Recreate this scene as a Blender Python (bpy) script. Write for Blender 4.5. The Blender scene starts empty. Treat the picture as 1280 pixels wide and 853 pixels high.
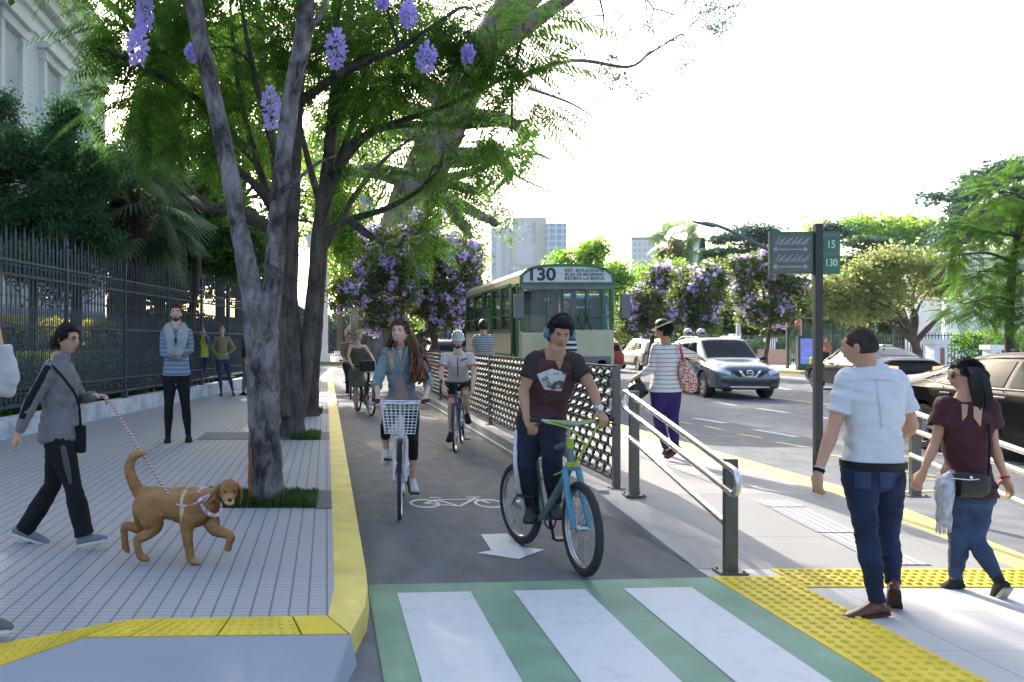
import bpy, bmesh, math, random
import numpy as np
from mathutils import Vector, Matrix, noise
random.seed(7); np.random.seed(7)
PI = math.pi
F, CX, HY, H = 950.0, 408.0, 427.0, 1.6       # survey of the photo: focal length, vanishing point, eye height
def G(px, py, z=0.0):
    Y = (H - z) * F / (py - HY); return Vector(((px - CX) * Y / F, Y, z))
def W(px, py, Y):
    return Vector(((px - CX) * Y / F, Y, H - (py - HY) * Y / F))
sc = bpy.context.scene
COL = sc.collection

# ---------------------------------------------------------------- materials
MATS = {}
def _nt(name):
    m = bpy.data.materials.new(name); m.use_nodes = True
    nt = m.node_tree; b = nt.nodes['Principled BSDF']
    return m, nt, b
def mat(name, col, rough=.6, metal=0., var=.12, scale=6., bump=0., bscale=60., spec=.4, stretch=None, coat=0., sheen=0., col2=None, thr=None, emit=0.):
    if name in MATS: return MATS[name]
    m, nt, b = _nt(name); N, L = nt.nodes, nt.links
    tc = N.new('ShaderNodeTexCoord'); mp = N.new('ShaderNodeMapping'); L.new(tc.outputs['Object'], mp.inputs[0])
    if stretch: mp.inputs['Scale'].default_value = stretch
    n = N.new('ShaderNodeTexNoise'); n.inputs['Scale'].default_value = scale; n.inputs['Detail'].default_value = 5; L.new(mp.outputs[0], n.inputs['Vector'])
    r = N.new('ShaderNodeValToRGB')
    c2 = col2 if col2 else tuple(max(0, c * (1 - var)) for c in col)
    c1 = col if col2 else tuple(min(1, c * (1 + var)) for c in col)
    t0, t1 = thr if thr else (.3, .7)
    r.color_ramp.elements[0].position = t0; r.color_ramp.elements[1].position = t1
    r.color_ramp.elements[0].color = (*c2, 1); r.color_ramp.elements[1].color = (*c1, 1)
    L.new(n.outputs['Fac'], r.inputs[0]); L.new(r.outputs[0], b.inputs['Base Color'])
    b.inputs['Roughness'].default_value = rough; b.inputs['Metallic'].default_value = metal
    b.inputs['Specular IOR Level'].default_value = spec; b.inputs['Coat Weight'].default_value = coat
    if sheen: b.inputs['Sheen Weight'].default_value = sheen
    if emit:
        L.new(r.outputs[0], b.inputs['Emission Color']); b.inputs['Emission Strength'].default_value = emit
    if bump:
        n2 = N.new('ShaderNodeTexNoise'); n2.inputs['Scale'].default_value = bscale; n2.inputs['Detail'].default_value = 4
        L.new(mp.outputs[0], n2.inputs['Vector'])
        bp = N.new('ShaderNodeBump'); bp.inputs['Strength'].default_value = min(1, bump); bp.inputs['Distance'].default_value = .01
        L.new(n2.outputs['Fac'], bp.inputs['Height']); L.new(bp.outputs[0], b.inputs['Normal'])
    MATS[name] = m; return m
def glass(name, col=(.02, .025, .03), rough=.04, alpha=.75):
    if name in MATS: return MATS[name]
    m, nt, b = _nt(name); b.inputs['Base Color'].default_value = (*col, 1); b.inputs['Roughness'].default_value = rough
    b.inputs['Specular IOR Level'].default_value = .4; b.inputs['Alpha'].default_value = alpha
    MATS[name] = m; return m
def leafmat(name, c1, c2, trans=.45, rough=.5, dark=None):
    """leaves: colour varies leaf by leaf, part of the light comes through"""
    if name in MATS: return MATS[name]
    m, nt, b = _nt(name); N, L = nt.nodes, nt.links
    g = N.new('ShaderNodeNewGeometry'); r = N.new('ShaderNodeValToRGB')
    r.color_ramp.elements[0].color = (*c1, 1); r.color_ramp.elements[1].color = (*c2, 1)
    n = N.new('ShaderNodeTexNoise'); n.inputs['Scale'].default_value = 1.1; tc = N.new('ShaderNodeTexCoord'); L.new(tc.outputs['Object'], n.inputs[0])
    mx = N.new('ShaderNodeMath'); mx.operation = 'MULTIPLY_ADD'; mx.inputs[1].default_value = .55; L.new(g.outputs['Random Per Island'], mx.inputs[0])
    m2 = N.new('ShaderNodeMath'); m2.operation = 'MULTIPLY_ADD'; m2.inputs[1].default_value = 1.6; m2.inputs[2].default_value = -.55
    L.new(n.outputs['Fac'], m2.inputs[0]); L.new(m2.outputs[0], mx.inputs[2]); L.new(mx.outputs[0], r.inputs[0])
    L.new(r.outputs[0], b.inputs['Base Color']); b.inputs['Roughness'].default_value = rough; b.inputs['Specular IOR Level'].default_value = .25
    tr = N.new('ShaderNodeBsdfTranslucent'); hs = N.new('ShaderNodeHueSaturation'); hs.inputs['Value'].default_value = 2.5; hs.inputs['Hue'].default_value = .498
    L.new(r.outputs[0], hs.inputs['Color']); L.new(hs.outputs[0], tr.inputs[0])
    ms = N.new('ShaderNodeMixShader'); ms.inputs[0].default_value = trans
    L.new(b.outputs[0], ms.inputs[1]); L.new(tr.outputs[0], ms.inputs[2]); L.new(ms.outputs[0], nt.nodes['Material Output'].inputs[0])
    MATS[name] = m; return m
def stripemat(name, base, line, period, width, axis='Z', rough=.8, wob=.0, dots=False, bump=.3):
    """woven stripes that run round a garment"""
    if name in MATS: return MATS[name]
    m, nt, b = _nt(name); N, L = nt.nodes, nt.links
    tc = N.new('ShaderNodeTexCoord'); sp = N.new('ShaderNodeSeparateXYZ')
    n = N.new('ShaderNodeTexNoise'); n.inputs['Scale'].default_value = 5
    L.new(tc.outputs['Object'], n.inputs[0]); L.new(tc.outputs['Object'], sp.inputs[0])
    ma = N.new('ShaderNodeMath'); ma.operation = 'MULTIPLY_ADD'; L.new(n.outputs['Fac'], ma.inputs[0]); ma.inputs[1].default_value = wob; L.new(sp.outputs[axis], ma.inputs[2])
    dv = N.new('ShaderNodeMath'); dv.operation = 'DIVIDE'; dv.inputs[1].default_value = period; L.new(ma.outputs[0], dv.inputs[0])
    fr = N.new('ShaderNodeMath'); fr.operation = 'FRACT'; L.new(dv.outputs[0], fr.inputs[0])
    lt = N.new('ShaderNodeMath'); lt.operation = 'LESS_THAN'; lt.inputs[1].default_value = width; L.new(fr.outputs[0], lt.inputs[0])
    mx = N.new('ShaderNodeMix'); mx.data_type = 'RGBA'; L.new(lt.outputs[0], mx.inputs[0]); mx.inputs[6].default_value = (*base, 1); mx.inputs[7].default_value = (*line, 1)
    L.new(mx.outputs[2], b.inputs['Base Color']); b.inputs['Roughness'].default_value = rough
    MATS[name] = m; return m

# ---------------------------------------------------------------- objects
def tag(o, label=None, cat=None, group=None, kind=None):
    if label: o['label'] = label
    if cat: o['category'] = cat
    if group: o['group'] = group
    if kind: o['kind'] = kind
    return o
def thing(name, label, cat, loc=(0, 0, 0), rz=0., group=None):
    o = bpy.data.objects.new(name, None); COL.objects.link(o); o.location = loc; o.rotation_euler = (0, 0, rz)
    o.empty_display_size = .2
    return tag(o, label, cat, group)
def copy_tree(o, parent=None):
    c = o.copy(); COL.objects.link(c); c.parent = parent
    for ch in list(o.children): copy_tree(ch, c)
    return c
def root_xf(p):
    chain = Matrix.Identity(4)
    while p is not None:
        chain = (Matrix.Translation(p.location) @ p.rotation_euler.to_matrix().to_4x4()) @ chain; p = p.parent
    return chain
class MB:
    """collects shapes for ONE mesh"""
    def __init__(s): s.v = []; s.f = []; s.m = []; s.mi = 0
    def add(s, vs, fs):
        o = len(s.v); s.v.extend([tuple(p) for p in vs]); s.f.extend([tuple(i + o for i in f) for f in fs]); s.m.extend([s.mi] * len(fs)); return s
    def box(s, c, d, rz=0., M=None):
        x, y, z = [q / 2 for q in d]; R = Matrix.Rotation(rz, 3, 'Z') if M is None else M
        vs = [Vector(c) + R @ Vector((a * x, b * y, e * z)) for e in (-1, 1) for a, b in ((-1, -1), (1, -1), (1, 1), (-1, 1))]
        return s.add(vs, [(3, 2, 1, 0), (4, 5, 6, 7), (0, 1, 5, 4), (1, 2, 6, 5), (2, 3, 7, 6), (3, 0, 4, 7)])
    def beam(s, a, b, w, h, up=(0, 0, 1)):
        a, b = Vector(a), Vector(b); d = (b - a); L = d.length; d.normalize(); up = Vector(up)
        x = d.cross(up)
        if x.length < 1e-4: x = d.cross(Vector((1, 0, 0)))
        x.normalize(); z = x.cross(d)
        vs = [p + x * (i * w / 2) + z * (j * h / 2) for p in (a, b) for i, j in ((-1, -1), (1, -1), (1, 1), (-1, 1))]
        return s.add(vs, [(3, 2, 1, 0), (4, 5, 6, 7), (0, 1, 5, 4), (1, 2, 6, 5), (2, 3, 7, 6), (3, 0, 4, 7)])
    def tube(s, pts, r, n=10, cap=True, rs=None, closed=False):
        pts = [Vector(p) for p in pts]; k = len(pts)
        if not hasattr(r, '__len__'): r = [r] * k
        vs = []; prev = None
        for i, p in enumerate(pts):
            if closed: t = pts[(i + 1) % k] - pts[i - 1]
            else: t = pts[min(i + 1, k - 1)] - pts[max(i - 1, 0)]
            if t.length < 1e-9: t = Vector((0, 0, 1))
            t.normalize()
            if prev is None:
                a = t.orthogonal().normalized()
            else:
                a = prev - t * prev.dot(t)
                a = a.normalized() if a.length > 1e-6 else t.orthogonal().normalized()
            prev = a; b = t.cross(a)
            for j in range(n):
                q = 2 * PI * j / n; vs.append(p + (a * math.cos(q) + b * math.sin(q)) * r[i])
        fs = []
        for i in range(k if closed else k - 1):
            for j in range(n):
                i2 = (i + 1) % k; fs.append((i * n + j, i * n + (j + 1) % n, i2 * n + (j + 1) % n, i2 * n + j))
        if cap and not closed:
            fs.append(tuple(range(n - 1, -1, -1))); fs.append(tuple((k - 1) * n + j for j in range(n)))
        return s.add(vs, fs)
    def loft(s, secs, n=16, power=2.0, round0=False, round1=False):
        """secs: (centre, xvec, yvec) half-axes as vectors; closed body"""
        if round0:
            c, x, y = secs[0]; d = (Vector(c) - Vector(secs[1][0])).normalized(); r = min(Vector(x).length, Vector(y).length)
            secs = [(Vector(c) + d * r * .8 * q, Vector(x) * w, Vector(y) * w) for q, w in ((1, .3), (.85, .6), (.5, .88))] + list(secs)
        if round1:
            c, x, y = secs[-1]; d = (Vector(c) - Vector(secs[-2][0])).normalized(); r = min(Vector(x).length, Vector(y).length)
            secs = list(secs) + [(Vector(c) + d * r * .8 * q, Vector(x) * w, Vector(y) * w) for q, w in ((.5, .88), (.85, .6), (1, .3))]
        vs = []; k = len(secs)
        for c, x, y in secs:
            c, x, y = Vector(c), Vector(x), Vector(y)
            for j in range(n):
                q = 2 * PI * j / n; a, b = math.cos(q), math.sin(q)
                a = math.copysign(abs(a) ** (2 / power), a); b = math.copysign(abs(b) ** (2 / power), b)
                vs.append(c + x * a + y * b)
        fs = [(i * n + j, i * n + (j + 1) % n, (i + 1) * n + (j + 1) % n, (i + 1) * n + j) for i in range(k - 1) for j in range(n)]
        fs += [tuple(range(n - 1, -1, -1)), tuple((k - 1) * n + j for j in range(n))]
        return s.add(vs, fs)
    def ell(s, c, rx, ry, rz, M=None, nu=16, nv=10):
        M = M or Matrix.Identity(3); c = Vector(c); vs = [c + M @ Vector((0, 0, rz))]
        for i in range(1, nv):
            t = PI * i / nv
            for j in range(nu):
                q = 2 * PI * j / nu; vs.append(c + M @ Vector((rx * math.sin(t) * math.cos(q), ry * math.sin(t) * math.sin(q), rz * math.cos(t))))
        vs.append(c + M @ Vector((0, 0, -rz))); fs = []
        for j in range(nu): fs.append((0, 1 + j, 1 + (j + 1) % nu))
        for i in range(nv - 2):
            for j in range(nu):
                a = 1 + i * nu + j; b = 1 + i * nu + (j + 1) % nu; fs.append((a, a + nu, b + nu, b))
        e = len(vs) - 1
        for j in range(nu): fs.append((e, 1 + (nv - 2) * nu + (j + 1) % nu, 1 + (nv - 2) * nu + j))
        return s.add(vs, fs)
    def prism(s, poly, h, M=None, z0=0.):
        """poly in xy, extruded along z by h, then moved by the 4x4 M"""
        n = len(poly); M = M or Matrix.Identity(4)
        vs = [M @ Vector((p[0], p[1], z0)) for p in poly] + [M @ Vector((p[0], p[1], z0 + h)) for p in poly]
        fs = [tuple(range(n - 1, -1, -1)), tuple(range(n, 2 * n))] + [(i, (i + 1) % n, n + (i + 1) % n, n + i) for i in range(n)]
        return s.add(vs, fs)
    def poly(s, pts): return s.add(pts, [tuple(range(len(pts)))])
    def slab(s, pts, t):
        """flat sheet (3D points) with thickness t downward"""
        n = len(pts); vs = [Vector(p) for p in pts] + [Vector(p) - Vector((0, 0, t)) for p in pts]
        return s.add(vs, [tuple(range(n)), tuple(range(2 * n - 1, n - 1, -1))] + [(i, n + i, n + (i + 1) % n, (i + 1) % n) for i in range(n)])
    def build(s, name, mats, parent=None, smooth=True, world=True, bevel=0., angle=35, fix=True):
        me = bpy.data.meshes.new(name)
        vs = s.v
        if parent is not None and world:
            Mi = root_xf(parent).inverted(); vs = [Mi @ Vector(p) for p in vs]
        me.from_pydata([tuple(p) for p in vs], [], s.f)
        if not isinstance(mats, (list, tuple)): mats = [mats]
        for q in mats: me.materials.append(q)
        if len(mats) > 1: me.polygons.foreach_set('material_index', s.m)
        if fix:
            bm = bmesh.new(); bm.from_mesh(me); bmesh.ops.recalc_face_normals(bm, faces=bm.faces)
            if bevel:
                es = [e for e in bm.edges if len(e.link_faces) == 2 and e.calc_face_angle(0) > .6]
                bmesh.ops.bevel(bm, geom=es, offset=bevel, segments=2, affect='EDGES', profile=.6)
            bm.to_mesh(me); bm.free()
        if smooth:
            me.polygons.foreach_set('use_smooth', [True] * len(me.polygons))
            me.set_sharp_from_angle(angle=math.radians(angle))
        o = bpy.data.objects.new(name, me); COL.objects.link(o); o.parent = parent
        return o
def np_mesh(name, V, k, mats, parent=None, mi=None):
    """V: (n,k,3) polygons of k corners each, unshared: leaves, petals, blades"""
    V = np.asarray(V, dtype=np.float32); n = V.shape[0]
    if parent is not None:
        Mi = np.array(root_xf(parent).inverted()); V = V @ Mi[:3, :3].T.astype(np.float32) + Mi[:3, 3].astype(np.float32)
    me = bpy.data.meshes.new(name); me.vertices.add(n * k); me.loops.add(n * k); me.polygons.add(n)
    me.vertices.foreach_set('co', V.reshape(-1).astype(np.float32))
    me.loops.foreach_set('vertex_index', np.arange(n * k, dtype=np.int32))
    me.polygons.foreach_set('loop_start', np.arange(0, n * k, k, dtype=np.int32))
    if not isinstance(mats, (list, tuple)): mats = [mats]
    for q in mats: me.materials.append(q)
    if mi is not None: me.polygons.foreach_set('material_index', np.asarray(mi, dtype=np.int32))
    me.update(calc_edges=True); me.validate()
    o = bpy.data.objects.new(name, me); COL.objects.link(o); o.parent = parent
    return o
def remesh(mb, name, mats, parent, voxel, smooth_it=4, wr=None, extra=None, world=True):
    """union of overlapping closed shapes as one continuous smooth skin"""
    me = bpy.data.meshes.new('tmp'); me.from_pydata(mb.v, [], mb.f)
    o = bpy.data.objects.new('tmp', me); COL.objects.link(o)
    m = o.modifiers.new('r', 'REMESH'); m.mode = 'VOXEL'; m.voxel_size = voxel; m.adaptivity = 0
    if smooth_it:
        s = o.modifiers.new('s', 'SMOOTH'); s.factor = .5; s.iterations = smooth_it
    dg = bpy.context.evaluated_depsgraph_get(); me2 = bpy.data.meshes.new_from_object(o.evaluated_get(dg))
    bpy.data.objects.remove(o); bpy.data.meshes.remove(me)
    n = len(me2.vertices); co = np.empty(n * 3, dtype=np.float32); me2.vertices.foreach_get('co', co); co = co.reshape(-1, 3)
    if wr:
        amp, sx = wr; no = np.empty(n * 3, dtype=np.float32); me2.vertices.foreach_get('normal', no); no = no.reshape(-1, 3)
        d = np.array([noise.noise((p[0] * sx[0] + 1.7 * math.sin(p[2] * 9), p[1] * sx[1], p[2] * sx[2])) for p in co.tolist()], dtype=np.float32)
        d = (.5 - np.abs(d) * 1.6) * .6 + np.array([noise.noise((p[0] * 14, p[1] * 14, p[2] * 17 + 3)) for p in co.tolist()]) * .5
        co = co + no * (d * amp)[:, None].astype(np.float32)
    faces = [tuple(p.vertices) for p in me2.polygons]
    bpy.data.meshes.remove(me2)
    out = MB(); out.v = [tuple(p) for p in co.tolist()]; out.f = faces; out.m = [0] * len(faces)
    if extra:
        for k, e in enumerate(extra): out.mi = k + 1; out.add(e.v, e.f)
    return out.build(name, mats, parent, smooth=True, world=world, angle=60, fix=False)
def catmull(pts, k=6):
    P = [Vector(p) for p in pts]; out = []
    for i in range(len(P) - 1):
        a, b, c, d = P[max(i - 1, 0)], P[i], P[i + 1], P[min(i + 2, len(P) - 1)]
        for j in range(k):
            t = j / k; out.append(.5 * ((2 * b) + (c - a) * t + (2 * a - 5 * b + 4 * c - d) * t * t + (3 * b - a - 3 * c + d) * t ** 3))
    out.append(P[-1]); return out
def lerp(a, b, t): return a + (b - a) * t
def text_mesh(txt, size, M, name, m, parent, ext=.002, align='CENTER', sx=1.):
    cu = bpy.data.curves.new('t', 'FONT'); cu.body = txt; cu.size = size; cu.extrude = ext; cu.align_x = align; cu.align_y = 'CENTER'; cu.offset = size * (.03 if size > .3 else .014)
    o = bpy.data.objects.new('t', cu); COL.objects.link(o); dg = bpy.context.evaluated_depsgraph_get()
    me = bpy.data.meshes.new_from_object(o.evaluated_get(dg)); bpy.data.objects.remove(o); bpy.data.curves.remove(cu)
    Mi = root_xf(parent).inverted() if parent else Matrix.Identity(4)
    me.transform(Mi @ M @ Matrix.Diagonal((sx, 1, 1, 1))); me.materials.clear(); me.materials.append(m)
    ob = bpy.data.objects.new(name, me); COL.objects.link(ob); ob.parent = parent; return ob
def face_M(c, right, up):
    """matrix putting local x=right, y=up, z=outward at c"""
    r = Vector(right).normalized(); u = Vector(up).normalized(); n = r.cross(u)
    M = Matrix((r, u, n)).transposed().to_4x4(); M.translation = Vector(c); return M
# ================================================================ SETTING
asph = mat('asphalt', (.155, .165, .18), .85, var=.22, scale=3, bump=.5, bscale=90, col2=None)
asph_l = mat('asphalt_lane', (.13, .14, .15), .85, var=.2, scale=5, bump=.8, bscale=120, stretch=(1, .5, 1))
conc = mat('concrete', (.37, .36, .345), .8, var=.1, scale=2.2, bump=.3, bscale=60)
conc_k = mat('concrete_kerb', (.34, .35, .355), .8, var=.12, scale=3, bump=.3, bscale=60)
yel = mat('yellow_paint', (.66, .52, .045), .6, var=.10, scale=5, bump=.2, bscale=80)
yel_k = mat('yellow_kerb_paint', (.66, .55, .14), .6, var=.16, scale=3, bump=.15, bscale=80)
yel_d = mat('yellow_worn', (.5, .43, .18), .7, var=.25, scale=9)
white_p = mat('white_road_paint', (.54, .58, .62), .6, scale=9, col2=(.49, .525, .56), thr=(.30, .5), bump=.25, bscale=150)
white_w = mat('white_worn', (.55, .56, .57), .7, var=.2, scale=12)
green_p = mat('green_paint', (.14, .28, .20), .6, var=.2, scale=2.5, bump=.25, bscale=150)
soil = mat('soil', (.045, .06, .025), .9, var=.4, scale=.6)
ramp_m = mat('ramp_concrete', (.27, .31, .37), .7, var=.05, scale=2, bump=.15)
black_rub = mat('black_rubber', (.02, .02, .02), .8, var=.2, scale=20)

def groove_mat(name, base, dark, px, wx, py, wy, rough=.75, noise_amt=.08, jitter=.006):
    m, nt, b = _nt(name); N, L = nt.nodes, nt.links
    tc = N.new('ShaderNodeTexCoord'); sp = N.new('ShaderNodeSeparateXYZ')
    n = N.new('ShaderNodeTexNoise'); n.inputs['Scale'].default_value = 2.3; n.inputs['Detail'].default_value = 4
    L.new(tc.outputs['Object'], n.inputs[0]); L.new(tc.outputs['Object'], sp.inputs[0])
    def line(ax, per, w):
        j = N.new('ShaderNodeMath'); j.operation = 'MULTIPLY_ADD'; j.inputs[1].default_value = jitter; L.new(n.outputs['Fac'], j.inputs[0]); L.new(sp.outputs[ax], j.inputs[2])
        d = N.new('ShaderNodeMath'); d.operation = 'DIVIDE'; d.inputs[1].default_value = per; L.new(j.outputs[0], d.inputs[0])
        f = N.new('ShaderNodeMath'); f.operation = 'FRACT'; L.new(d.outputs[0], f.inputs[0])
        l = N.new('ShaderNodeMath'); l.operation = 'LESS_THAN'; l.inputs[1].default_value = w; L.new(f.outputs[0], l.inputs[0]); return l
    a, c = line('X', px, wx), line('Y', py, wy)
    cm = N.new('ShaderNodeMath'); cm.operation = 'MULTIPLY'; cm.inputs[1].default_value = .6; L.new(c.outputs[0], cm.inputs[0])
    mx = N.new('ShaderNodeMath'); mx.operation = 'MAXIMUM'; L.new(a.outputs[0], mx.inputs[0]); L.new(cm.outputs[0], mx.inputs[1])
    vr = N.new('ShaderNodeMix'); vr.data_type = 'RGBA'; vr.inputs[6].default_value = (*[q * (1 - noise_amt) for q in base], 1); vr.inputs[7].default_value = (*[q * (1 + noise_amt) for q in base], 1)
    L.new(n.outputs['Fac'], vr.inputs[0])
    mm = N.new('ShaderNodeMix'); mm.data_type = 'RGBA'; L.new(mx.outputs[0], mm.inputs[0]); L.new(vr.outputs[2], mm.inputs[6]); mm.inputs[7].default_value = (*dark, 1)
    L.new(mm.outputs[2], b.inputs['Base Color']); b.inputs['Roughness'].default_value = rough
    bp = N.new('ShaderNodeBump'); bp.invert = True; bp.inputs['Strength'].default_value = .5; bp.inputs['Distance'].default_value = .006
    L.new(mx.outputs[0], bp.inputs['Height']); L.new(bp.outputs[0], b.inputs['Normal'])
    return m
side_m = groove_mat('ribbed_paving', (.36, .375, .395), (.15, .175, .21), .104, .12, .052, .17)
slab_m = groove_mat('white_slabs', (.50, .49, .475), (.27, .27, .27), 1.1, .008, .56, .014, jitter=.0, noise_amt=.06)
guide_m = groove_mat('guide_ribs', (.42, .41, .40), (.27, .27, .27), .075, .3, .35, .04)
plat_m = groove_mat('platform_slabs', (.30, .292, .28), (.2, .2, .2), 2.3, .004, 1.2, .012, noise_amt=.15, jitter=0)

def struct(name, mb, m, bevel=0., smooth=False):
    o = mb.build(name, m, None, smooth=smooth, bevel=bevel); o['kind'] = 'structure'; return o
def sheet(name, pts, m, z=None, t=None):
    mb = MB(); P = [Vector((p[0], p[1], p[2] if len(p) > 2 and z is None else z)) for p in pts]
    if t: mb.slab(P, t)
    else: mb.poly(P)
    return struct(name, mb, m)
sheet('ground', [(-2500, -300), (2500, -300), (2500, 4000), (-2500, 4000)], soil, -.03)
sheet('road', [(-9, -6), (60, -6), (60, 95), (-30, 95), (-30, 50), (-9, 50)], asph, 0)
sheet('bike_lane', [(.262, -3), (2.598, -3), (2.598, 43), (.262, 43)], asph_l, .004)

KZ = .12
# left pavement
g = lambda x, y, z=KZ: G(x, y, z)
tA, tB, tC = g(410, 770), g(165, 775), g(-60, 816)          # inner edge of the yellow strip
bA, bB, bC = g(438, 793), g(105, 797), g(-60, 853)          # outer edge
FL = lambda y: -4.98 + (y - 11.6) * .177                    # line of the iron fence
fl2 = lambda y: -1.72 + (y - 30) * .038
side = [tC, tB, tA, g(418, 735), Vector((.05, 8, KZ)), Vector((.05, 42, KZ)), Vector((fl2(42), 42, KZ)), Vector((fl2(30), 30, KZ)), Vector((FL(8), 8, KZ)), Vector((FL(3.2), 3.2, KZ)), Vector((-6.8, 2.6, KZ))]
sheet('pavement', side, side_m, None, .2)
# the yellow kerb: a solid band
outer = [Vector((.255, 42, KZ)), Vector((.255, 4.9, KZ)), g(459.5, 735), g(456, 760), bA]
inner = [tA, g(418, 735), Vector((.05, 8, KZ)), Vector((.05, 42, KZ))]
mb = MB(); top = outer + inner; n = len(top)
lo = [Vector((p.x + (.012 if i < 5 else 0), p.y - (.012 if 1 < i < 5 else 0), -.01)) for i, p in enumerate(top)]
mb.add([p + Vector((0, 0, .003)) for p in top] + lo, [tuple(range(n))] + [(i, n + i, n + (i + 1) % n, (i + 1) % n) for i in range(n)])
struct('kerb', mb, yel_k)
# yellow ribbed strip at the dropped kerb
def strip_tile(a0, a1, b0, b1, u0, u1):
    f = lambda u: (a0.lerp(a1, u), b0.lerp(b1, u)); p, q = f(u0), f(u1); return [p[0], q[0], q[1], p[1]]
mb = MB()
up = Vector((0, 0, .004)); us = [0, .18, .5, .83, 1]
tA2, bA2 = g(409, 770.1), g(436.5, 793.1)
segs = [strip_tile(tA2, tB, bA2, bB, us[i] + .006, us[i + 1] - .004) for i in range(4)] + [strip_tile(tB, tC, bB, bC, .0, .36), strip_tile(tB, tC, bB, bC, .37, 1)]
for q in segs: mb.slab([p + up for p in q], .03)
for q in segs[1:]:                                           # diagonal ribs
    w = (q[1] - q[0]).length; k = max(3, int(w / .045))
    for i in range(k):
        u0, u1 = (i + .25) / k, (i + .6) / k
        a, b_, c, d = q[0].lerp(q[1], u0), q[0].lerp(q[1], u1), q[3].lerp(q[2], u1), q[3].lerp(q[2], u0)
        for v0, v1 in ((.08, .28), (.31, .5), (.53, .72), (.75, .93)):
            mb.slab([a.lerp(d, v0) + up * 1.9, b_.lerp(c, v0) + up * 1.9, b_.lerp(c, v1) + up * 1.9, a.lerp(d, v1) + up * 1.9], .006)
struct('tactile_paving', mb, yel)
# bluish dropped-kerb ramp
mb = MB()
r1 = [bA + Vector((0, -.004, 0)), bB + Vector((0, -.004, 0)), Vector((-1.5, 3.1, .02)), Vector((.0, 3.05, .02))]
mb.add([r1[0], r1[1], Vector((-.95, 3.2, .03)), Vector((-.05, 3.1, .03))], [(0, 1, 2, 3)])
mb.add([r1[1], bC + Vector((0, -.004, 0)), Vector((-1.9, 3.05, .015)), Vector((-.95, 3.2, .03))], [(0, 1, 2, 3)])
mb.add([r1[0], Vector((-.05, 3.1, .03)), Vector((-.03, 3.05, -.01)), Vector((.155, 3.76, -.01))], [(0, 1, 2, 3)])
struct('kerb_ramp', mb, ramp_m)

# far end of the lane: cross street
sheet('stop_line', [(.3, 22.6), (2.55, 22.6), (2.55, 23.0), (.3, 23.0)], white_p, .008)
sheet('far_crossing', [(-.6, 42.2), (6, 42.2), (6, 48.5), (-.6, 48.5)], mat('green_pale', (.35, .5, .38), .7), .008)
mb = MB()
for i in range(9): mb.poly([Vector((-.4 + i * .7, 42.6, .012)), Vector((-.05 + i * .7, 42.6, .012)), Vector((-.05 + i * .7, 48, .012)), Vector((-.4 + i * .7, 48, .012))])
struct('far_crossing_stripes', mb, white_p)
mb = MB(); mb.box((-1.2, 52.2, .07), (7.4, .5, .3)); struct('far_kerb', mb, yel_k)
mb = MB(); mb.slab([(-30, 52.5, .14), (6, 52.5, .14), (6, 75, .14), (-30, 75, .14)], .2); struct('far_pavement', mb, conc)

# crossing in the foreground
sheet('green_crossing', [(.27, 1.0), (2.598, 1.0), (2.598, 5.13), (.27, 4.97)], green_p, .008)
mb = MB()
for x0, x1 in ((.447, .915), (1.19, 1.66), (1.91, 2.36)):
    yy = lambda x: 4.79 + (x - .27) * .06
    mb.poly([(x0, 1.2, .012), (x1, 1.2, .012), (x1, yy(x1), .012), (x0, yy(x0), .012)])
struct('crossing_stripes', mb, white_p)
# painted bicycle and arrow
mb = MB()
def ring(cx, cy, rx, ry, w, z=.009, n=32):
    for i in range(n):
        a, b_ = 2 * PI * i / n, 2 * PI * (i + 1) / n
        mb.poly([(cx + rx * math.cos(a), cy + ry * math.sin(a), z), (cx + rx * math.cos(b_), cy + ry * math.sin(b_), z), (cx + (rx - w) * math.cos(b_), cy + (ry - w * 1.7) * math.sin(b_), z), (cx + (rx - w) * math.cos(a), cy + (ry - w * 1.7) * math.sin(a), z)])
def bar(x0, y0, x1, y1, w=.035, z=.0095):
    d = Vector((x1 - x0, y1 - y0)); d.normalize(); k = Vector((-d.y, d.x)) * w / 2
    mb.poly([(x0 + k.x, y0 + k.y, z), (x0 - k.x, y0 - k.y, z), (x1 - k.x, y1 - k.y, z), (x1 + k.x, y1 + k.y, z)])
c0 = G(531, 630.5); c1 = G(612, 630.5)
ring(c0.x, c0.y, .15, .2, .03); ring(c1.x, c1.y, .15, .2, .03)
m0x = (c0.x + c1.x) / 2
for i, q in enumerate([(c0.x, c0.y, c0.x + .14, c0.y + .17), (c0.x + .14, c0.y + .17, m0x + .2, c0.y + .19), (c0.x + .14, c0.y + .17, m0x, c0.y - .14), (c0.x, c0.y, m0x, c0.y - .14), (m0x, c0.y - .14, m0x + .2, c0.y + .19), (m0x + .2, c0.y + .24, c1.x, c1.y), (m0x + .14, c0.y + .28, m0x + .28, c0.y + .28), (c0.x + .08, c0.y + .26, c0.x + .2, c0.y + .26)]): bar(*q, z=.0095 + i * .0006)
struct('bicycle_marking', mb, white_p)
mb = MB(); mb.poly([G(a, b_, .009) for a, b_ in ((601, 668), (634, 667), (652, 684), (681, 687), (648, 699), (596, 691), (614, 688))])
struct('arrow_marking', mb, white_p)

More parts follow.
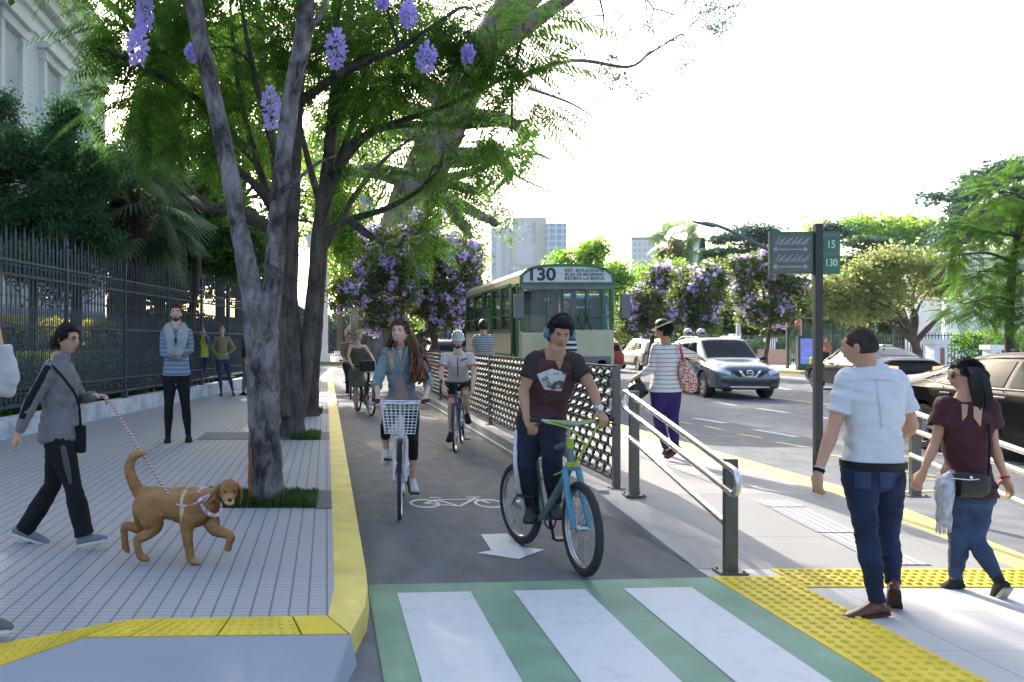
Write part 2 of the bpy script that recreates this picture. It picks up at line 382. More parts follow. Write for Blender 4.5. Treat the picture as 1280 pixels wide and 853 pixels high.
# right platform, ramp, tactile strips
PX0, PX1 = 2.603, 5.15
mb = MB()
zp = .15
prof = [(5.33, .004), (7.25, zp), (14.5, zp)]
xs = [PX0, 4.85]
for (ya, za), (yb, zb) in zip(prof[:-1], prof[1:]):
    mb.add([(PX0, ya, za), (4.84, ya, za), (4.84, yb, zb), (PX0, yb, zb)], [(0, 1, 2, 3)])
mb.add([(PX0, 14.5, zp), (4.84, 14.5, zp), (4.3, 17, zp), (4.3, 42, zp), (PX0, 42, zp)], [(0, 1, 2, 3, 4)])
struct('platform', mb, plat_m)
mb = MB()        # side faces (kerb to the lane) and slightly proud coping
mb.add([(PX0 - .003, 5.33, .0), (PX0 - .003, 7.25, 0), (PX0 - .003, 7.25, zp + .003), (PX0 - .003, 5.33, .006), (PX0 + .1, 5.33, .007), (PX0 + .1, 7.25, zp + .004)], [(0, 1, 2, 3), (3, 2, 5, 4)])
mb.box((PX0 + .045, 24.62, (zp + .03) / 2), (.1, 34.74, zp + .03))
mb.box((PX0 - .02, 24.9, .03), (.06, 34.2, .06))
struct('platform_kerb', mb, conc_k, bevel=.006)
mb = MB()        # yellow outer band following the ramp
for (ya, za), (yb, zb) in zip(prof[:-1], prof[1:]):
    mb.slab([(4.84, ya, za + .003), (5.15, ya, za + .003), (5.15, yb, zb + .003), (4.84, yb, zb + .003)], .15)
mb.slab([(4.84, 14.5, zp + .003), (5.15, 14.5, zp + .003), (4.6, 17, zp + .003), (4.3, 17, zp + .003)], .15)
mb.slab([(4.3, 17, zp + .003), (4.6, 17, zp + .003), (4.6, 42, zp + .003), (4.3, 42, zp + .003)], .15)
struct('platform_edge', mb, mat('yellow_edge', (.66, .56, .2), .65, var=.15, scale=4))
mb = MB()        # pale guide tiles down the platform
for i in range(12):
    y0 = 5.4 + i * .7; z0 = min(zp, .004 + (y0 - 5.33) * .0763) + .006; z1 = min(zp, .004 + (y0 + .68 - 5.33) * .0763) + .006
    mb.poly([(3.95, y0, z0), (4.3, y0, z0), (4.3, y0 + .68, z1), (3.95, y0 + .68, z1)])
struct('guide_tiles', mb, guide_m)
# lower paving
sheet('white_paving', [(2.6, 1.0), (9.5, 1.0), (9.5, 5.33), (2.6, 5.33)], slab_m, .003)
def domes(mb, x0, x1, y0, y1, z, pitch, r):
    nx, ny = int((x1 - x0) / pitch), int((y1 - y0) / pitch)
    for i in range(nx):
        for j in range(ny):
            cx, cy = x0 + (i + .5) * (x1 - x0) / nx, y0 + (j + .5) * (y1 - y0) / ny
            vs = []
            for rr, zz in ((r, 0), (r * .75, .009), (r * .4, .012)):
                vs += [(cx + rr * math.cos(2 * PI * k / 8), cy + rr * math.sin(2 * PI * k / 8), z + zz) for k in range(8)]
            fs = [(a * 8 + k, a * 8 + (k + 1) % 8, a * 8 + 8 + (k + 1) % 8, a * 8 + 8 + k) for a in (0, 1) for k in range(8)] + [tuple(range(16, 24))]
            mb.add(vs, fs)
mb = MB()
mb.slab([(2.61, 1.2, .010), (3.1, 1.2, .010), (3.1, 4.93, .010), (3.1, 5.15, .010), (2.61, 5.15, .010)], .01)
mb.slab([(3.104, 4.93, .010), (8.6, 4.93, .010), (8.6, 5.32, .010), (3.104, 5.32, .010)], .01)
domes(mb, 2.63, 3.09, 2.2, 5.12, .010, .066, .021); domes(mb, 3.12, 6.9, 4.95, 5.3, .010, .066, .021)
struct('dome_paving', mb, yel)

# road markings
mb = MB(); my = MB()
def mark(q, x0, y0, x1, y1, w, z=.006):
    a, b_ = G(x0, y0), G(x1, y1); d = (b_ - a).normalized(); k = Vector((-d.y, d.x, 0)) * w / 2; zz = Vector((0, 0, z + random.random() * .002))
    q.poly([a + k + zz, a - k + zz, b_ - k + zz, b_ + k + zz])
for a in ((867, 523, 907, 529.5, .16), (944, 537.5, 997, 547, .15), (947, 511, 985, 516.5, .2), (894, 503, 920, 507.5, .2), (971, 477, 985, 478.6, .25), (971, 485, 988, 487.5, .25),
          (930, 467.5, 1042, 476.5, .3), (1004, 480.5, 1020, 482, .25), (1010, 489, 1020, 490, .25), (1026, 522, 1037, 524, .16), (1160, 566, 1300, 583, .16), (790, 490, 806, 493, .2), (826, 478, 842, 480.5, .25)):
    mark(mb, *a)
for a in ((850, 528, 865, 531, .12), (881, 533, 903, 538, .12), (923, 543, 952, 548, .12), (971, 553.5, 1008, 560, .12), (780, 474, 1050, 508, .22), (1090, 565, 1160, 575, .1), (1030, 568, 1125, 584, .1),
          (1120, 616, 1172, 614, .07), (1108, 598, 1168, 600, .07), (1060, 580, 1170, 596, .07), (1172, 592, 1230, 604, .08)):
    mark(my, *a)
struct('white_markings', mb, white_w); struct('yellow_markings', my, yel_d)
# far side of the avenue
mb = MB(); fk = [(19, 60), (20, 54), (23.1, 37), (27.4, 29.8), (40, 22), (60, 18)]
mb.slab([(x, y, .13) for x, y in fk] + [(90, 40, .13), (90, 75, .13), (19, 75, .13)], .16)
struct('avenue_pavement', mb, mat('pale_paving', (.5, .49, .44), .8, var=.1, scale=1))
mb = MB()
for (x0, y0), (x1, y1) in zip(fk[:-1], fk[1:]):
    d = Vector((x1 - x0, y1 - y0, 0)).normalized(); k = Vector((-d.y, d.x, 0))
    if k.x > 0: k = -k
    a, b_ = Vector((x0, y0, .14)), Vector((x1, y1, .14)); mb.slab([a - k * .25, b_ - k * .25, b_ + k * .03, a + k * .03], .16)
struct('avenue_kerb', mb, yel_k)
sheet('park_lawn', [(19, 60.0), (95, 42), (200, 75), (200, 200), (-60, 200), (-60, 75), (19, 75)], mat('lawn', (.06, .11, .025), .9, var=.4, scale=.5), .16)
# garden soil behind the iron fence
sheet('garden_bed', [(FL(3), 3), (FL(30) - .0, 30), (fl2(50), 50), (-30, 50), (-30, 3)], mat('garden_soil', (.05, .07, .03), .95, var=.4, scale=1.2), .1)

# tree pits: earth frames + grass blades
grass_m = leafmat('grass_blade', (.025, .06, .015), (.07, .12, .03), .3)
def pit(x0, x1, y0, y1, n, hh):
    sheet('tree_pit', [(x0, y0), (x1, y0), (x1, y1), (x0, y1)], mat('pit_soil', (.035, .07, .03), .95, var=.4, scale=9), KZ + .006)
    sheet('pit_border', [(x1, y0 - .03), (.046, y0 - .03), (.046, y1 + .03), (x1, y1 + .03)], mat('pit_border_m', (.13, .15, .16), .8), KZ + .007)
    a = np.random.rand(n, 2); P = np.stack([x0 + a[:, 0] * (x1 - x0), y0 + a[:, 1] * (y1 - y0), np.full(n, KZ)], 1)
    an = np.random.rand(n) * 2 * PI; h = hh * (.3 + .8 * np.random.rand(n)) * (.55 + .6 * np.abs(np.sin(a[:, 0] * 9 + 1.3) * np.cos(a[:, 0] * 23))) * (1.2 - .6 * a[:, 1]); w = .004 + .003 * np.random.rand(n)
    dx = np.stack([np.cos(an) * w, np.sin(an) * w, 0 * w], 1); lean = np.stack([np.random.randn(n) * .25 * h, np.random.randn(n) * .25 * h, h], 1)
    V = np.stack([P - dx, P + dx, P + dx * .5 + lean, P - dx * .2 + lean * 1.02], 1)
    o = np_mesh('grass', V, 4, grass_m); o['kind'] = 'stuff'
    return o
pit(-1.15, -.09, 6.75, 7.5, 5200, .10)
pit(-.55, -.09, 11.4, 12.35, 1800, .12)
pit(-.55, -.09, 15.5, 16.6, 1200, .12)
mb = MB(); mb.poly([(-1.95, 11.4, KZ + .005), (-.551, 11.4, KZ + .005), (-.551, 12.35, KZ + .005), (-1.95, 12.35, KZ + .005)]); struct('pit_border', mb, MATS['pit_border_m'])
# ================================================================ FENCES, RAILS, SIGN, BUILDINGS
iron = mat('painted_iron', (.075, .095, .125), .45, metal=.3, var=.2, scale=5)
ironb = mat('dark_grey_steel', (.13, .13, .125), .45, metal=.4, var=.12, scale=5)
steel = mat('brushed_steel', (.85, .83, .79), .36, metal=1., var=.06, scale=12, bump=.05, bscale=200, stretch=(1, .1, 1))
blackm = mat('black_metal', (.02, .02, .022), .4, metal=.5)
white_wall = mat('white_stucco', (.78, .81, .85), .8, var=.05, scale=.7, bump=.15, bscale=20)
marble = mat('mottled_white_stone', (.72, .74, .77), .7, scale=3.5, col2=(.42, .46, .52), thr=(.35, .6), bump=.2, bscale=30)

def iron_fence(A, B, label, z0=.42, top=3.08, panel=2.45):
    A, B = Vector((*A, 0)), Vector((*B, 0)); L = (B - A).length; d = (B - A).normalized(); ang = math.atan2(d.y, d.x)
    t = thing('iron_fence', label, 'fence', (A.x, A.y, KZ), ang)
    k = max(1, round(L / panel)); pw = L / k
    for i in range(k + 1):
        p = MB(); x = i * pw
        p.box((x, 0, top * .5 + .02), (.07, .07, top)); p.box((x, 0, .3), (.11, .11, .34)); p.box((x, 0, top + .03), (.1, .1, .03))
        p.loft([((x, 0, top + .04), (.03, 0, 0), (0, .03, 0)), ((x, 0, top + .1), (.045, 0, 0), (0, .045, 0)), ((x, 0, top + .2), (.012, 0, 0), (0, .012, 0)), ((x, 0, top + .36), (.003, 0, 0), (0, .003, 0))], 6)
        p.build('post', iron, t, world=False, smooth=False)
    for zz, hh in ((z0 + .04, .05), (z0 + .3, .035), (1.72, .045), (top - .55, .04), (top - .33, .04)):
        r = MB(); r.box((L / 2, 0, zz), (L, .045, hh)); r.build('rail', iron, t, world=False, smooth=False)
    m = max(6, int(pw / .123))
    pk = MB(); sc_ = MB()
    for j in range(m):
        x = (j + .5) * pw / m
        tall = j % 2 == 0; tp = top + (.16 if tall else .02)
        pk.box((x, 0, (z0 + tp) / 2), (.021, .021, tp - z0))
        pk.add([(x - .024, 0, tp), (x, -.012, tp), (x + .024, 0, tp), (x, .012, tp), (x, 0, tp + .14), (x, 0, tp - .03)], [(0, 1, 4), (1, 2, 4), (2, 3, 4), (3, 0, 4), (1, 0, 5), (2, 1, 5), (3, 2, 5), (0, 3, 5)])
        # twisted bulges between the rails
        for zc in (1.05, 2.2):
            pk.box((x, 0, zc), (.036, .036, .04), M=Matrix.Rotation(.78, 3, 'Z'))
        xm = x + pw / m / 2
        n = 10
        for cz, rr in ((z0 + .17, .05), (top - .44, .045)):
            pts = [(xm + rr * math.cos(2 * PI * q / n), 0, cz + rr * 1.25 * math.sin(2 * PI * q / n)) for q in range(n)]
            sc_.tube(pts, .008, 4, closed=True)
        if tall:
            pts = [(xm + .04 * math.cos(q) * (1 if True else 0), 0, top - .12 + .09 * math.sin(q)) for q in np.linspace(-.6, 3.7, 8)]
            sc_.tube(pts, .008, 4)
    # shorter twisted bars between pickets, lower two thirds
    for j in range(m):
        x = (j + 1) * pw / m
        if j % 1 == 0 and j < m - 1:
            for q in range(9):
                zc = z0 + .36 + q * .145; pk.box((x, 0, zc), (.010, .017, .1), M=Matrix.Rotation(q * .9, 3, 'Z'))
            pk.box((x, 0, z0 + .98), (.011, .011, 1.3))
    a0 = pk.build('pickets', iron, t, world=False, smooth=False, fix=False); b0 = sc_.build('scrollwork', iron, t, world=False, fix=False)
    for i in range(1, k):
        for o in (a0, b0):
            c = o.copy(); COL.objects.link(c); c.location.x = i * pw
    return t
iron_fence((FL(6.5), 6.5), (FL(30), 30), 'tall dark iron fence with spear tops on the left, in front of the garden')
iron_fence((fl2(30) + .02, 30.1), (fl2(52), 52), 'farther stretch of dark iron fence glimpsed behind the tree trunks up to the white pillar')
def low_wall(a, b, label):
    t = MB(); A, B = Vector((*a, 0)), Vector((*b, 0)); d = (B - A).normalized(); k = Vector((-d.y, d.x, 0)) * .16
    z0, z1 = KZ - .05, KZ + .3
    t.slab([A - k + Vector((0, 0, z1)), A + k + Vector((0, 0, z1)), B + k + Vector((0, 0, z1)), B - k + Vector((0, 0, z1))], z1 - z0)
    o = t.build('low_wall', marble, None, smooth=False, bevel=.02); tag(o, label, 'wall'); return o
low_wall((FL(6), 6), (FL(30), 30), 'low weathered white stone wall under the long iron fence')
low_wall((fl2(30.2), 30.2), (fl2(52), 52), 'low white stone wall under the farther fence behind the trunks')

# ---- perforated screen between lane and platform
flap_m = mat('screen_metal', (.035, .035, .037), .38, metal=.7, var=.2, scale=4)
flap_w = mat('screen_metal_light', (.6, .62, .6), .4, metal=.3, var=.2, scale=6)
scr = thing('screen_fence', 'long black screen of honeycomb metal rings between the bike lane and the platform', 'fence', (2.86, 7.5, zp))
ys = [0, 2.9, 5.75, 8.6, 11.5, 14.4]
for y in ys:
    p = MB(); p.box((0, y, .61), (.07, .05, 1.22)); p.box((0, y, .006), (.14, .12, .012)); p.build('post', ironb, scr, world=False, smooth=False, bevel=.004)
pr = MB(); pl = MB()
ph, pwid = .097, .215
nx, nz = 13, 10
for j in range(nz + 1):
    for i in range(nx):
        cy = .1 + (i + .5 + (.5 if j % 2 else 0)) * pwid; cz = .15 + j * ph
        if cy > 2.82: continue
        ry, rz = .118, .066; hexa = [(math.sin(PI / 3 * q) , math.cos(PI / 3 * q)) for q in range(6)]
        vs = []
        for k_, xo in ((1.0, -.012), (1.0, .012), (.90, .012), (.90, -.012)): vs += [(xo, cy + ry * k_ * a_, cz + rz * k_ * b_) for a_, b_ in hexa]
        pr.add(vs, [(a_ * 6 + q, a_ * 6 + (q + 1) % 6, ((a_ + 1) % 4) * 6 + (q + 1) % 6, ((a_ + 1) % 4) * 6 + q) for a_ in range(4) for q in range(6)])
        V_ = [Vector((0, cy + ry * .9 * a_, cz + rz * .9 * b_)) for a_, b_ in hexa]; c0_ = Vector((-.035, cy, cz)); c1_ = Vector((.03, cy + .01, cz - .012))
        pl.add([V_[5], V_[0], c0_], [(0, 1, 2)]); pl.add([V_[2], V_[3], c1_], [(0, 1, 2)]); pr.add([V_[3], V_[4], c0_], [(0, 1, 2)])
base_ring = pr.build('ring_panel', flap_m, scr, world=False, smooth=False, fix=False); base_flap = pl.build('flap_panel', flap_w, scr, world=False, smooth=False, fix=False)
for y in ys[1:-1]:
    for o in (base_ring, base_flap):
        c = o.copy(); COL.objects.link(c); c.location.y = y
for y0, y1 in zip(ys[:-1], ys[1:]):
    fr = MB(); fr.box((0, (y0 + y1) / 2, .085), (.04, y1 - y0 - .05, .025)); fr.box((0, (y0 + y1) / 2, 1.2), (.04, y1 - y0 - .05, .02)); fr.build('frame_rail', flap_m, scr, world=False, smooth=False)

# ---- handrails
def handrail(name, label, p0, p1, z0, z1, top0, top1, ends=True):
    """posts at p0 (far, high) and p1 (near, low)"""
    t = thing(name, label, 'handrail', (p0[0], p0[1], z0))
    for (x, y), z, tp in ((p0, z0, top0), (p1, z1, top1)):
        p = MB(); p.box((x, y, (z + tp) / 2), (.088, .045, tp - z)); p.build('post', ironb, t, smooth=False, bevel=.004)
        p = MB(); p.box((x, y, z + .008), (.19, .13, .014))
        for a in (-1, 1):
            for b_ in (-1, 1): p.tube([(x + a * .07, y + b_ * .045, z + .01), (x + a * .07, y + b_ * .045, z + .028)], .009, 6)
        p.build('foot_plate', ironb, t, smooth=False)
    a, b_ = Vector((p0[0], p0[1], 0)), Vector((p1[0], p1[1], 0)); d = (b_ - a).normalized()
    f = lambda s, dz: Vector(((a + d * s).x, (a + d * s).y, lerp(top0, top1, s / (b_ - a).length) + dz))
    L = (b_ - a).length; off = Vector((-.035, 0, 0)); r = .024
    hi, lo = [f(-.12, -.035), f(L + .10, -.035)], [f(-.12, -.2), f(L + .10, -.2)]
    for j in (0, 1):
        s = -1 if j == 0 else 1
        arc = [hi[j].lerp(lo[j], .5) + d * s * .085 * math.cos(q) + (hi[j] - lo[j]) * .5 * math.sin(q) for q in np.linspace(PI / 2, -PI / 2, 12)]
        p = MB(); p.tube([q + off for q in arc], r, 12); p.build('end_loop', steel, t)
    for q0, q1 in (hi, lo, [f(.0, -.44), f(L - .02, -.44)]):
        p = MB(); p.tube([q0 + off, q1 + off], r, 14); p.build('rail', steel, t)
    return t
handrail('handrail', 'steel ramp handrail with two grey posts and three sloping rails, beside the green crossing', (2.89, 7.14), (2.785, 5.24), zp, .005, 1.135, .79)
hr = handrail('handrail', 'steel ramp handrail sloping down behind the woman with the black waist bag', (5.5, 7.1), (5.5, 5.35), zp, .005, .98, .66)

# ---- route sign
sg = thing('route_sign', 'dark post with a grey arrow panel and a green panel reading 15 and 130', 'sign', (4.72, 7.3, zp))
p = MB(); p.box((4.72, 7.3, 1.44), (.072, .05, 2.58)); p.build('post', mat('sign_post', (.045, .045, .045), .45, metal=.2), sg, smooth=False, bevel=.004)
a, b_ = W(961, 290, 7.32), W(1017, 342.5, 7.32)
p = MB(); p.box(((a.x + b_.x) / 2, 7.32, (a.z + b_.z) / 2), (b_.x - a.x, .03, a.z - b_.z)); pan = p.build('arrow_panel', mat('sign_green', (.07, .13, .09), .45), sg, smooth=False, bevel=.003)
q0, q1 = W(965, 293.5, 7.3), W(1016, 340, 7.3)
p = MB(); p.box(((q0.x + q1.x) / 2, 7.303, (q0.z + q1.z) / 2), (q1.x - q0.x, .004, q0.z - q1.z)); p.build('grey_face', mat('sign_grey', (.11, .125, .13), .4), pan, smooth=False)
sgl = mat('sign_line', (.32, .35, .37), .5)
for yy, ss in ((312, 1), (333.5, -1)):
    l = MB(); A, B = W(967, yy, 7.297), W(1009, yy, 7.297); l.box(((A + B) / 2), (B.x - A.x, .003, .012))
    for e, s in ((A, 1), (B, -1)): l.add([e + Vector((-.012 * s, 0, 0)), e + Vector((.03 * s, 0, .028)), e + Vector((.03 * s, 0, -.028))], [(0, 1, 2)])
    for i in range(13):
        x = lerp(A.x, B.x, (i + .6) / 13.5); z = A.z + .045; h = (.10, .07, .09, .05, .08, .1, .06)[i % 7] * .75
        l.beam((x, 7.297, z), (x + .05, 7.297, z + h), .009, .003, up=(0, 1, 0))
    l.build('arrow', sgl, pan, smooth=False)
a, b_ = W(1027.5, 290, 7.32), W(1049, 343, 7.32)
p = MB(); p.box(((a.x + b_.x) / 2, 7.32, (a.z + b_.z) / 2), (b_.x - a.x, .03, a.z - b_.z)); pn = p.build('number_panel', mat('sign_green2', (.055, .17, .1), .45), sg, smooth=False, bevel=.003)
p = MB()
for yy in (294.5, 317): A = W(1038, yy, 7.3); p.box((A.x, 7.3025, A.z), (b_.x - a.x - .004, .004, .03))
p.build('blue_band', mat('sign_blue', (.10, .17, .22), .5), pn, smooth=False)
num_m = mat('sign_white', (.6, .7, .66), .5)
for s, yy in (('15', 306), ('130', 329)):
    c = W(1038.8, yy, 7.3015); text_mesh(s, .105 if len(s) < 3 else .1, face_M(c, (1, 0, 0), (0, 0, 1)), 'number', num_m, pn, sx=.82)

# ---- white villa behind the garden
vil = thing('white_villa', 'white classical villa with moulded cornice and shuttered windows behind the garden trees', 'building', (-11, 15, 0))
p = MB(); p.box((-14.5, 24.2, 6.9), (9, 20.4, 13.8)); p.build('wall', white_wall, vil, smooth=False)
p = MB()
for dx, z, h in ((.9, 14.4, .5), (.65, 13.95, .4), (.4, 13.5, .5), (.15, 12.9, .3), (.12, 12.2, .12), (.2, 7.2, .35)):
    p.box((-14.5 + dx / 2, 24.2, z), (9 + dx, 20.4 + dx, h))
p.build('cornice', white_wall, vil, smooth=False, bevel=.03)
shut = mat('roller_shutter', (.66, .70, .76), .6, var=.04)
for yc in (16.8, 20.3, 23.9, 27.4, 30.9):
    for z0_, z1_ in ((8.7, 11.4), (1.2, 5.0)):
        w_ = 1.35; fx = -10.0
        f = MB()
        for s in (-1, 1): f.box((fx + .09, yc + s * (w_ / 2 + .13), (z0_ + z1_) / 2), (.2, .26, z1_ - z0_ + .1))
        f.box((fx + .11, yc, z1_ + .2), (.26, w_ + .6, .34)); f.box((fx + .18, yc, z1_ + .48), (.42, w_ + .9, .2)); f.box((fx + .12, yc, z0_ - .12), (.3, w_ + .6, .18))
        wn = f.build('window', white_wall, vil, smooth=False, bevel=.012)
        s_ = MB()
        for i in range(int((z1_ - z0_) / .12)): s_.box((fx + .03, yc, z0_ + .06 + i * .12), (.04, w_, .1), M=Matrix.Rotation(.25, 3, 'Y'))
        s_.build('shutter', shut, wn, smooth=False)
ac = thing('air_conditioner', 'white air conditioning unit on a bracket under the villa window, beside the foliage', 'air conditioner', (-9.75, 23.4, 8.2))
p = MB(); p.box((-9.72, 23.4, 8.5), (.42, .95, .62)); p.build('housing', mat('ac_white', (.7, .72, .74), .5), ac, bevel=.02, smooth=False)
p = MB(); c = Vector((-9.5, 23.25, 8.5)); n = 20
for r in (.06, .11, .16, .21, .24): p.tube([c + Vector((0, r * math.cos(2 * PI * q / n), r * math.sin(2 * PI * q / n))) for q in range(n)], .007, 5, closed=True)
p.build('grille', mat('ac_grey', (.2, .23, .28), .5), ac)
p = MB(); p.box((-9.75, 23.4, 8.16), (.6, 1.1, .04)); p.build('bracket', ironb, ac, smooth=False)

# ---- white pillar with stone courses at the corner
pc = thing('stone_gate_pillar', 'tall white rusticated stone pillar at the far corner behind the tree trunks', 'pillar', (-.55, 55, .14))
p = MB()
for i in range(12): p.box((-.55, 55, .14 + .35 + i * .7), (1.35, 1.4, .64)); p.box((-.55, 55, .14 + .01 + i * .7), (1.25, 1.3, .08))
p.box((-.55, 55, .4), (1.7, 1.7, .55)); p.box((-.55, 55, 8.7), (1.7, 1.7, .5)); p.box((-.55, 55, 9.1), (1.95, 1.95, .3))
p.build('shaft', white_wall, pc, smooth=False, bevel=.03)
p = MB(); p.box((-.55, 55, 9.4), (1.6, 1.6, .3)); p.build('capital', white_wall, pc, smooth=False, bevel=.05)
ff = iron_fence((.2, 55), (4.2, 55), 'short run of dark railings just right of the white pillar, behind the blonde cyclist')
lb = MB(); lb.box((1.6, 57, .5), (2.0, .5, .7)); tag(lb.build('stone_block', white_wall, None, smooth=False, bevel=.03), 'low white stone block behind the railings right of the pillar', 'block')
kiosk = thing('kiosk', 'small green kiosk under the jacaranda beyond the far crossing', 'kiosk', (2.9, 58, .14))
p = MB(); p.box((2.9, 58, 1.3), (1.6, 1.5, 2.4)); p.build('body', mat('kiosk_green', (.03, .25, .15), .5), kiosk, smooth=False, bevel=.02)
p = MB(); p.box((2.9, 58, 2.6), (2.1, 2.0, .12)); p.build('roof', mat('kiosk_roof', (.3, .35, .33), .5), kiosk, smooth=False, bevel=.02)

# ---- distant towers
def facade_mat(name, wall, win, sx, sz, wx=.6, wz=.55, rough=.5):
    m, nt, b = _nt(name); N, L = nt.nodes, nt.links
    tc = N.new('ShaderNodeTexCoord'); sp = N.new('ShaderNodeSeparateXYZ'); L.new(tc.outputs['Object'], sp.inputs[0])
    ad = N.new('ShaderNodeMath'); L.new(sp.outputs['X'], ad.inputs[0]); L.new(sp.outputs['Y'], ad.inputs[1])
    def f(src, per, w):
        d = N.new('ShaderNodeMath'); d.operation = 'DIVIDE'; d.inputs[1].default_value = per; L.new(src, d.inputs[0])
        q = N.new('ShaderNodeMath'); q.operation = 'FRACT'; L.new(d.outputs[0], q.inputs[0])
        l = N.new('ShaderNodeMath'); l.operation = 'LESS_THAN'; l.inputs[1].default_value = w; L.new(q.outputs[0], l.inputs[0]); return l
    a, c = f(ad.outputs[0], sx, wx), f(sp.outputs['Z'], sz, wz)
    mu = N.new('ShaderNodeMath'); mu.operation = 'MULTIPLY'; L.new(a.outputs[0], mu.inputs[0]); L.new(c.outputs[0], mu.inputs[1])
    mm = N.new('ShaderNodeMix'); mm.data_type = 'RGBA'; L.new(mu.outputs[0], mm.inputs[0]); mm.inputs[6].default_value = (*wall, 1); mm.inputs[7].default_value = (*win, 1)
    L.new(mm.outputs[2], b.inputs['Base Color']); b.inputs['Roughness'].default_value = rough; MATS[name] = m; return m
def tower_box(px0, px1, pytop, Y, depth, m, name, parent):
    a, b_ = W(px0, pytop, Y), W(px1, pytop, Y); q = MB(); q.box(((a.x + b_.x) / 2, Y + depth / 2, a.z / 2), (b_.x - a.x, depth, a.z)); return q.build(name, m, parent, smooth=False)
beige = mat('tower_beige', (.62, .58, .52), .8, var=.04, scale=.05); 
t = thing('tower_block', 'broad pale high-rise with a grey banner on its face above the tram roof', 'building', W(650, 427, 400)); t.location.z = 0
tower_box(641, 683, 272, 400, 30, beige, 'wall', t)
tower_box(614, 641, 285, 404, 26, facade_mat('tower_strips', (.62, .64, .66), (.4, .5, .58), 5, 3.4, .5, 1.1), 'side_wing', t)
tower_box(640, 650, 330, 398.5, 3, facade_mat('tower_balcony', (.62, .62, .6), (.35, .4, .45), 2.2, 3.4, .6, .5), 'balcony_strip', t)
q = MB(); a, b_ = W(645, 278, 399.6), W(669, 331, 399.6); q.box(((a.x + b_.x) / 2, 399.6, (a.z + b_.z) / 2), (b_.x - a.x, .5, a.z - b_.z))
q.build('banner', mat('banner', (.62, .64, .7), .7, scale=.07, col2=(.3, .33, .42), thr=(.38, .52)), t, smooth=False)
t = thing('glass_tower', 'slim blue glass high-rise attached right of the broad pale tower', 'building', W(696, 427, 395)); t.location.z = 0
tower_box(684, 708, 279, 395, 22, facade_mat('tower_glass', (.45, .58, .68), (.16, .34, .52), 3.6, 3.4, .7, .7, .25), 'wall', t)
t = thing('white_tower', 'distant white slab tower behind the palm tree', 'building', W(804, 427, 420)); t.location.z = 0
tower_box(789.5, 819, 300, 420, 20, facade_mat('tower_white', (.66, .69, .73), (.42, .5, .57), 2.6, 3.4, .55, .5), 'wall', t)
tower_box(790, 818, 296.5, 421, 18, mat('tower_top', (.18, .26, .24), .7), 'roof', t)
t = thing('low_tower', 'faint pale tower between the palm and the cypresses', 'building', W(872, 427, 430)); t.location.z = 0
tower_box(866, 882, 297, 430, 15, MATS['tower_white'], 'wall', t)

# ---- park boundary: pillars and railings on the far side
brick = mat('brick', (.35, .13, .09), .8, var=.2, scale=6)
def gate_pillar(px, Y, hpx, wpx, label, striped=True):
    b0 = W(px, 427, Y); x = b0.x; w_ = wpx * Y / F; h = hpx * Y / F
    t = thing('park_pillar', label, 'pillar', (x, Y, .16), 0, 'white pillars of the park railing')
    p = MB(); p.box((x, Y, .16 + h / 2), (w_, w_, h)); p.build('shaft', white_wall, t, smooth=False, bevel=.02)
    p = MB(); p.box((x, Y, .16 + h + .1), (w_ * 1.35, w_ * 1.35, .22)); p.box((x, Y, .16 + .2), (w_ * 1.2, w_ * 1.2, .4)); p.build('cap', white_wall, t, smooth=False, bevel=.02)
    if striped:
        p = MB(); p.box((x + w_ * .12, Y - w_ / 2 - .01, .16 + h * .5), (w_ * .32, .03, h * .75)); p.build('brick_strip', brick, t, smooth=False)
for a in ((919, 52, 32, 8, 'white pillar left of the jacaranda trunk, behind the blue car', False), (936, 60, 22, 6, 'slim white pillar behind the roof of the blue car', False), (963, 50, 27, 8, 'white pillar behind the jacaranda trunk beside the ad panel', False),
          (1170, 34, 37, 15, 'white and brick pillar between the black cars, with a square cap', True), (1240, 34, 30, 13, 'white and brick pillar behind the black sedan, under the feathery tree', True), (1105, 42, 24, 10, 'white pillar behind the bus shelter', False), (730, 70, 16, 6, 'short white pillar seen beside the tram mirror', False), (782, 66, 18, 6, 'white pillar beyond the silver car', False)):
    gate_pillar(*a)
pr_ = thing('park_railing', 'dark park railing running between the white pillars beyond the avenue', 'fence', (28, 52, .16))
p = MB(); q = MB()
for (x0, y0), (x1, y1) in (((20, 68), (28, 52)), ((28, 52), (31, 42)), ((31, 42), (33, 34)), ((33, 34), (48, 34))):
    A, B = Vector((x0, y0, 0)), Vector((x1, y1, 0)); L = (B - A).length; n = int(L / .16)
    for i in range(n): c = A.lerp(B, i / n); p.box((c.x, c.y, 1.1), (.03, .03, 1.9))
    for z in (.5, 1.9): q.beam(A + Vector((0, 0, z)), B + Vector((0, 0, z)), .05, .05)
p.build('bars', iron, pr_, smooth=False, fix=False); q.build('rail', iron, pr_, smooth=False)
t = thing('low_brick_wall', 'low pinkish wall at the park edge right of the blue car', 'wall', (28, 50, .16)); a, b_ = W(950, 427, 49), W(985, 427, 47)
p = MB(); p.beam(Vector((a.x, a.y, .6)), Vector((b_.x, b_.y, .6)), .4, 1.0); p.build('body', mat('pink_wall', (.38, .27, .24), .8), t, smooth=False)
t = thing('low_stone_wall', 'long low stone wall under the hedge behind the black cars', 'wall', (34, 34, .16)); p = MB(); p.beam(Vector((30, 35.2, .45)), Vector((52, 35.2, .45)), .4, .75); p.build('body', mat('stone_wall', (.3, .29, .27), .8, var=.3, scale=3), t, smooth=False)
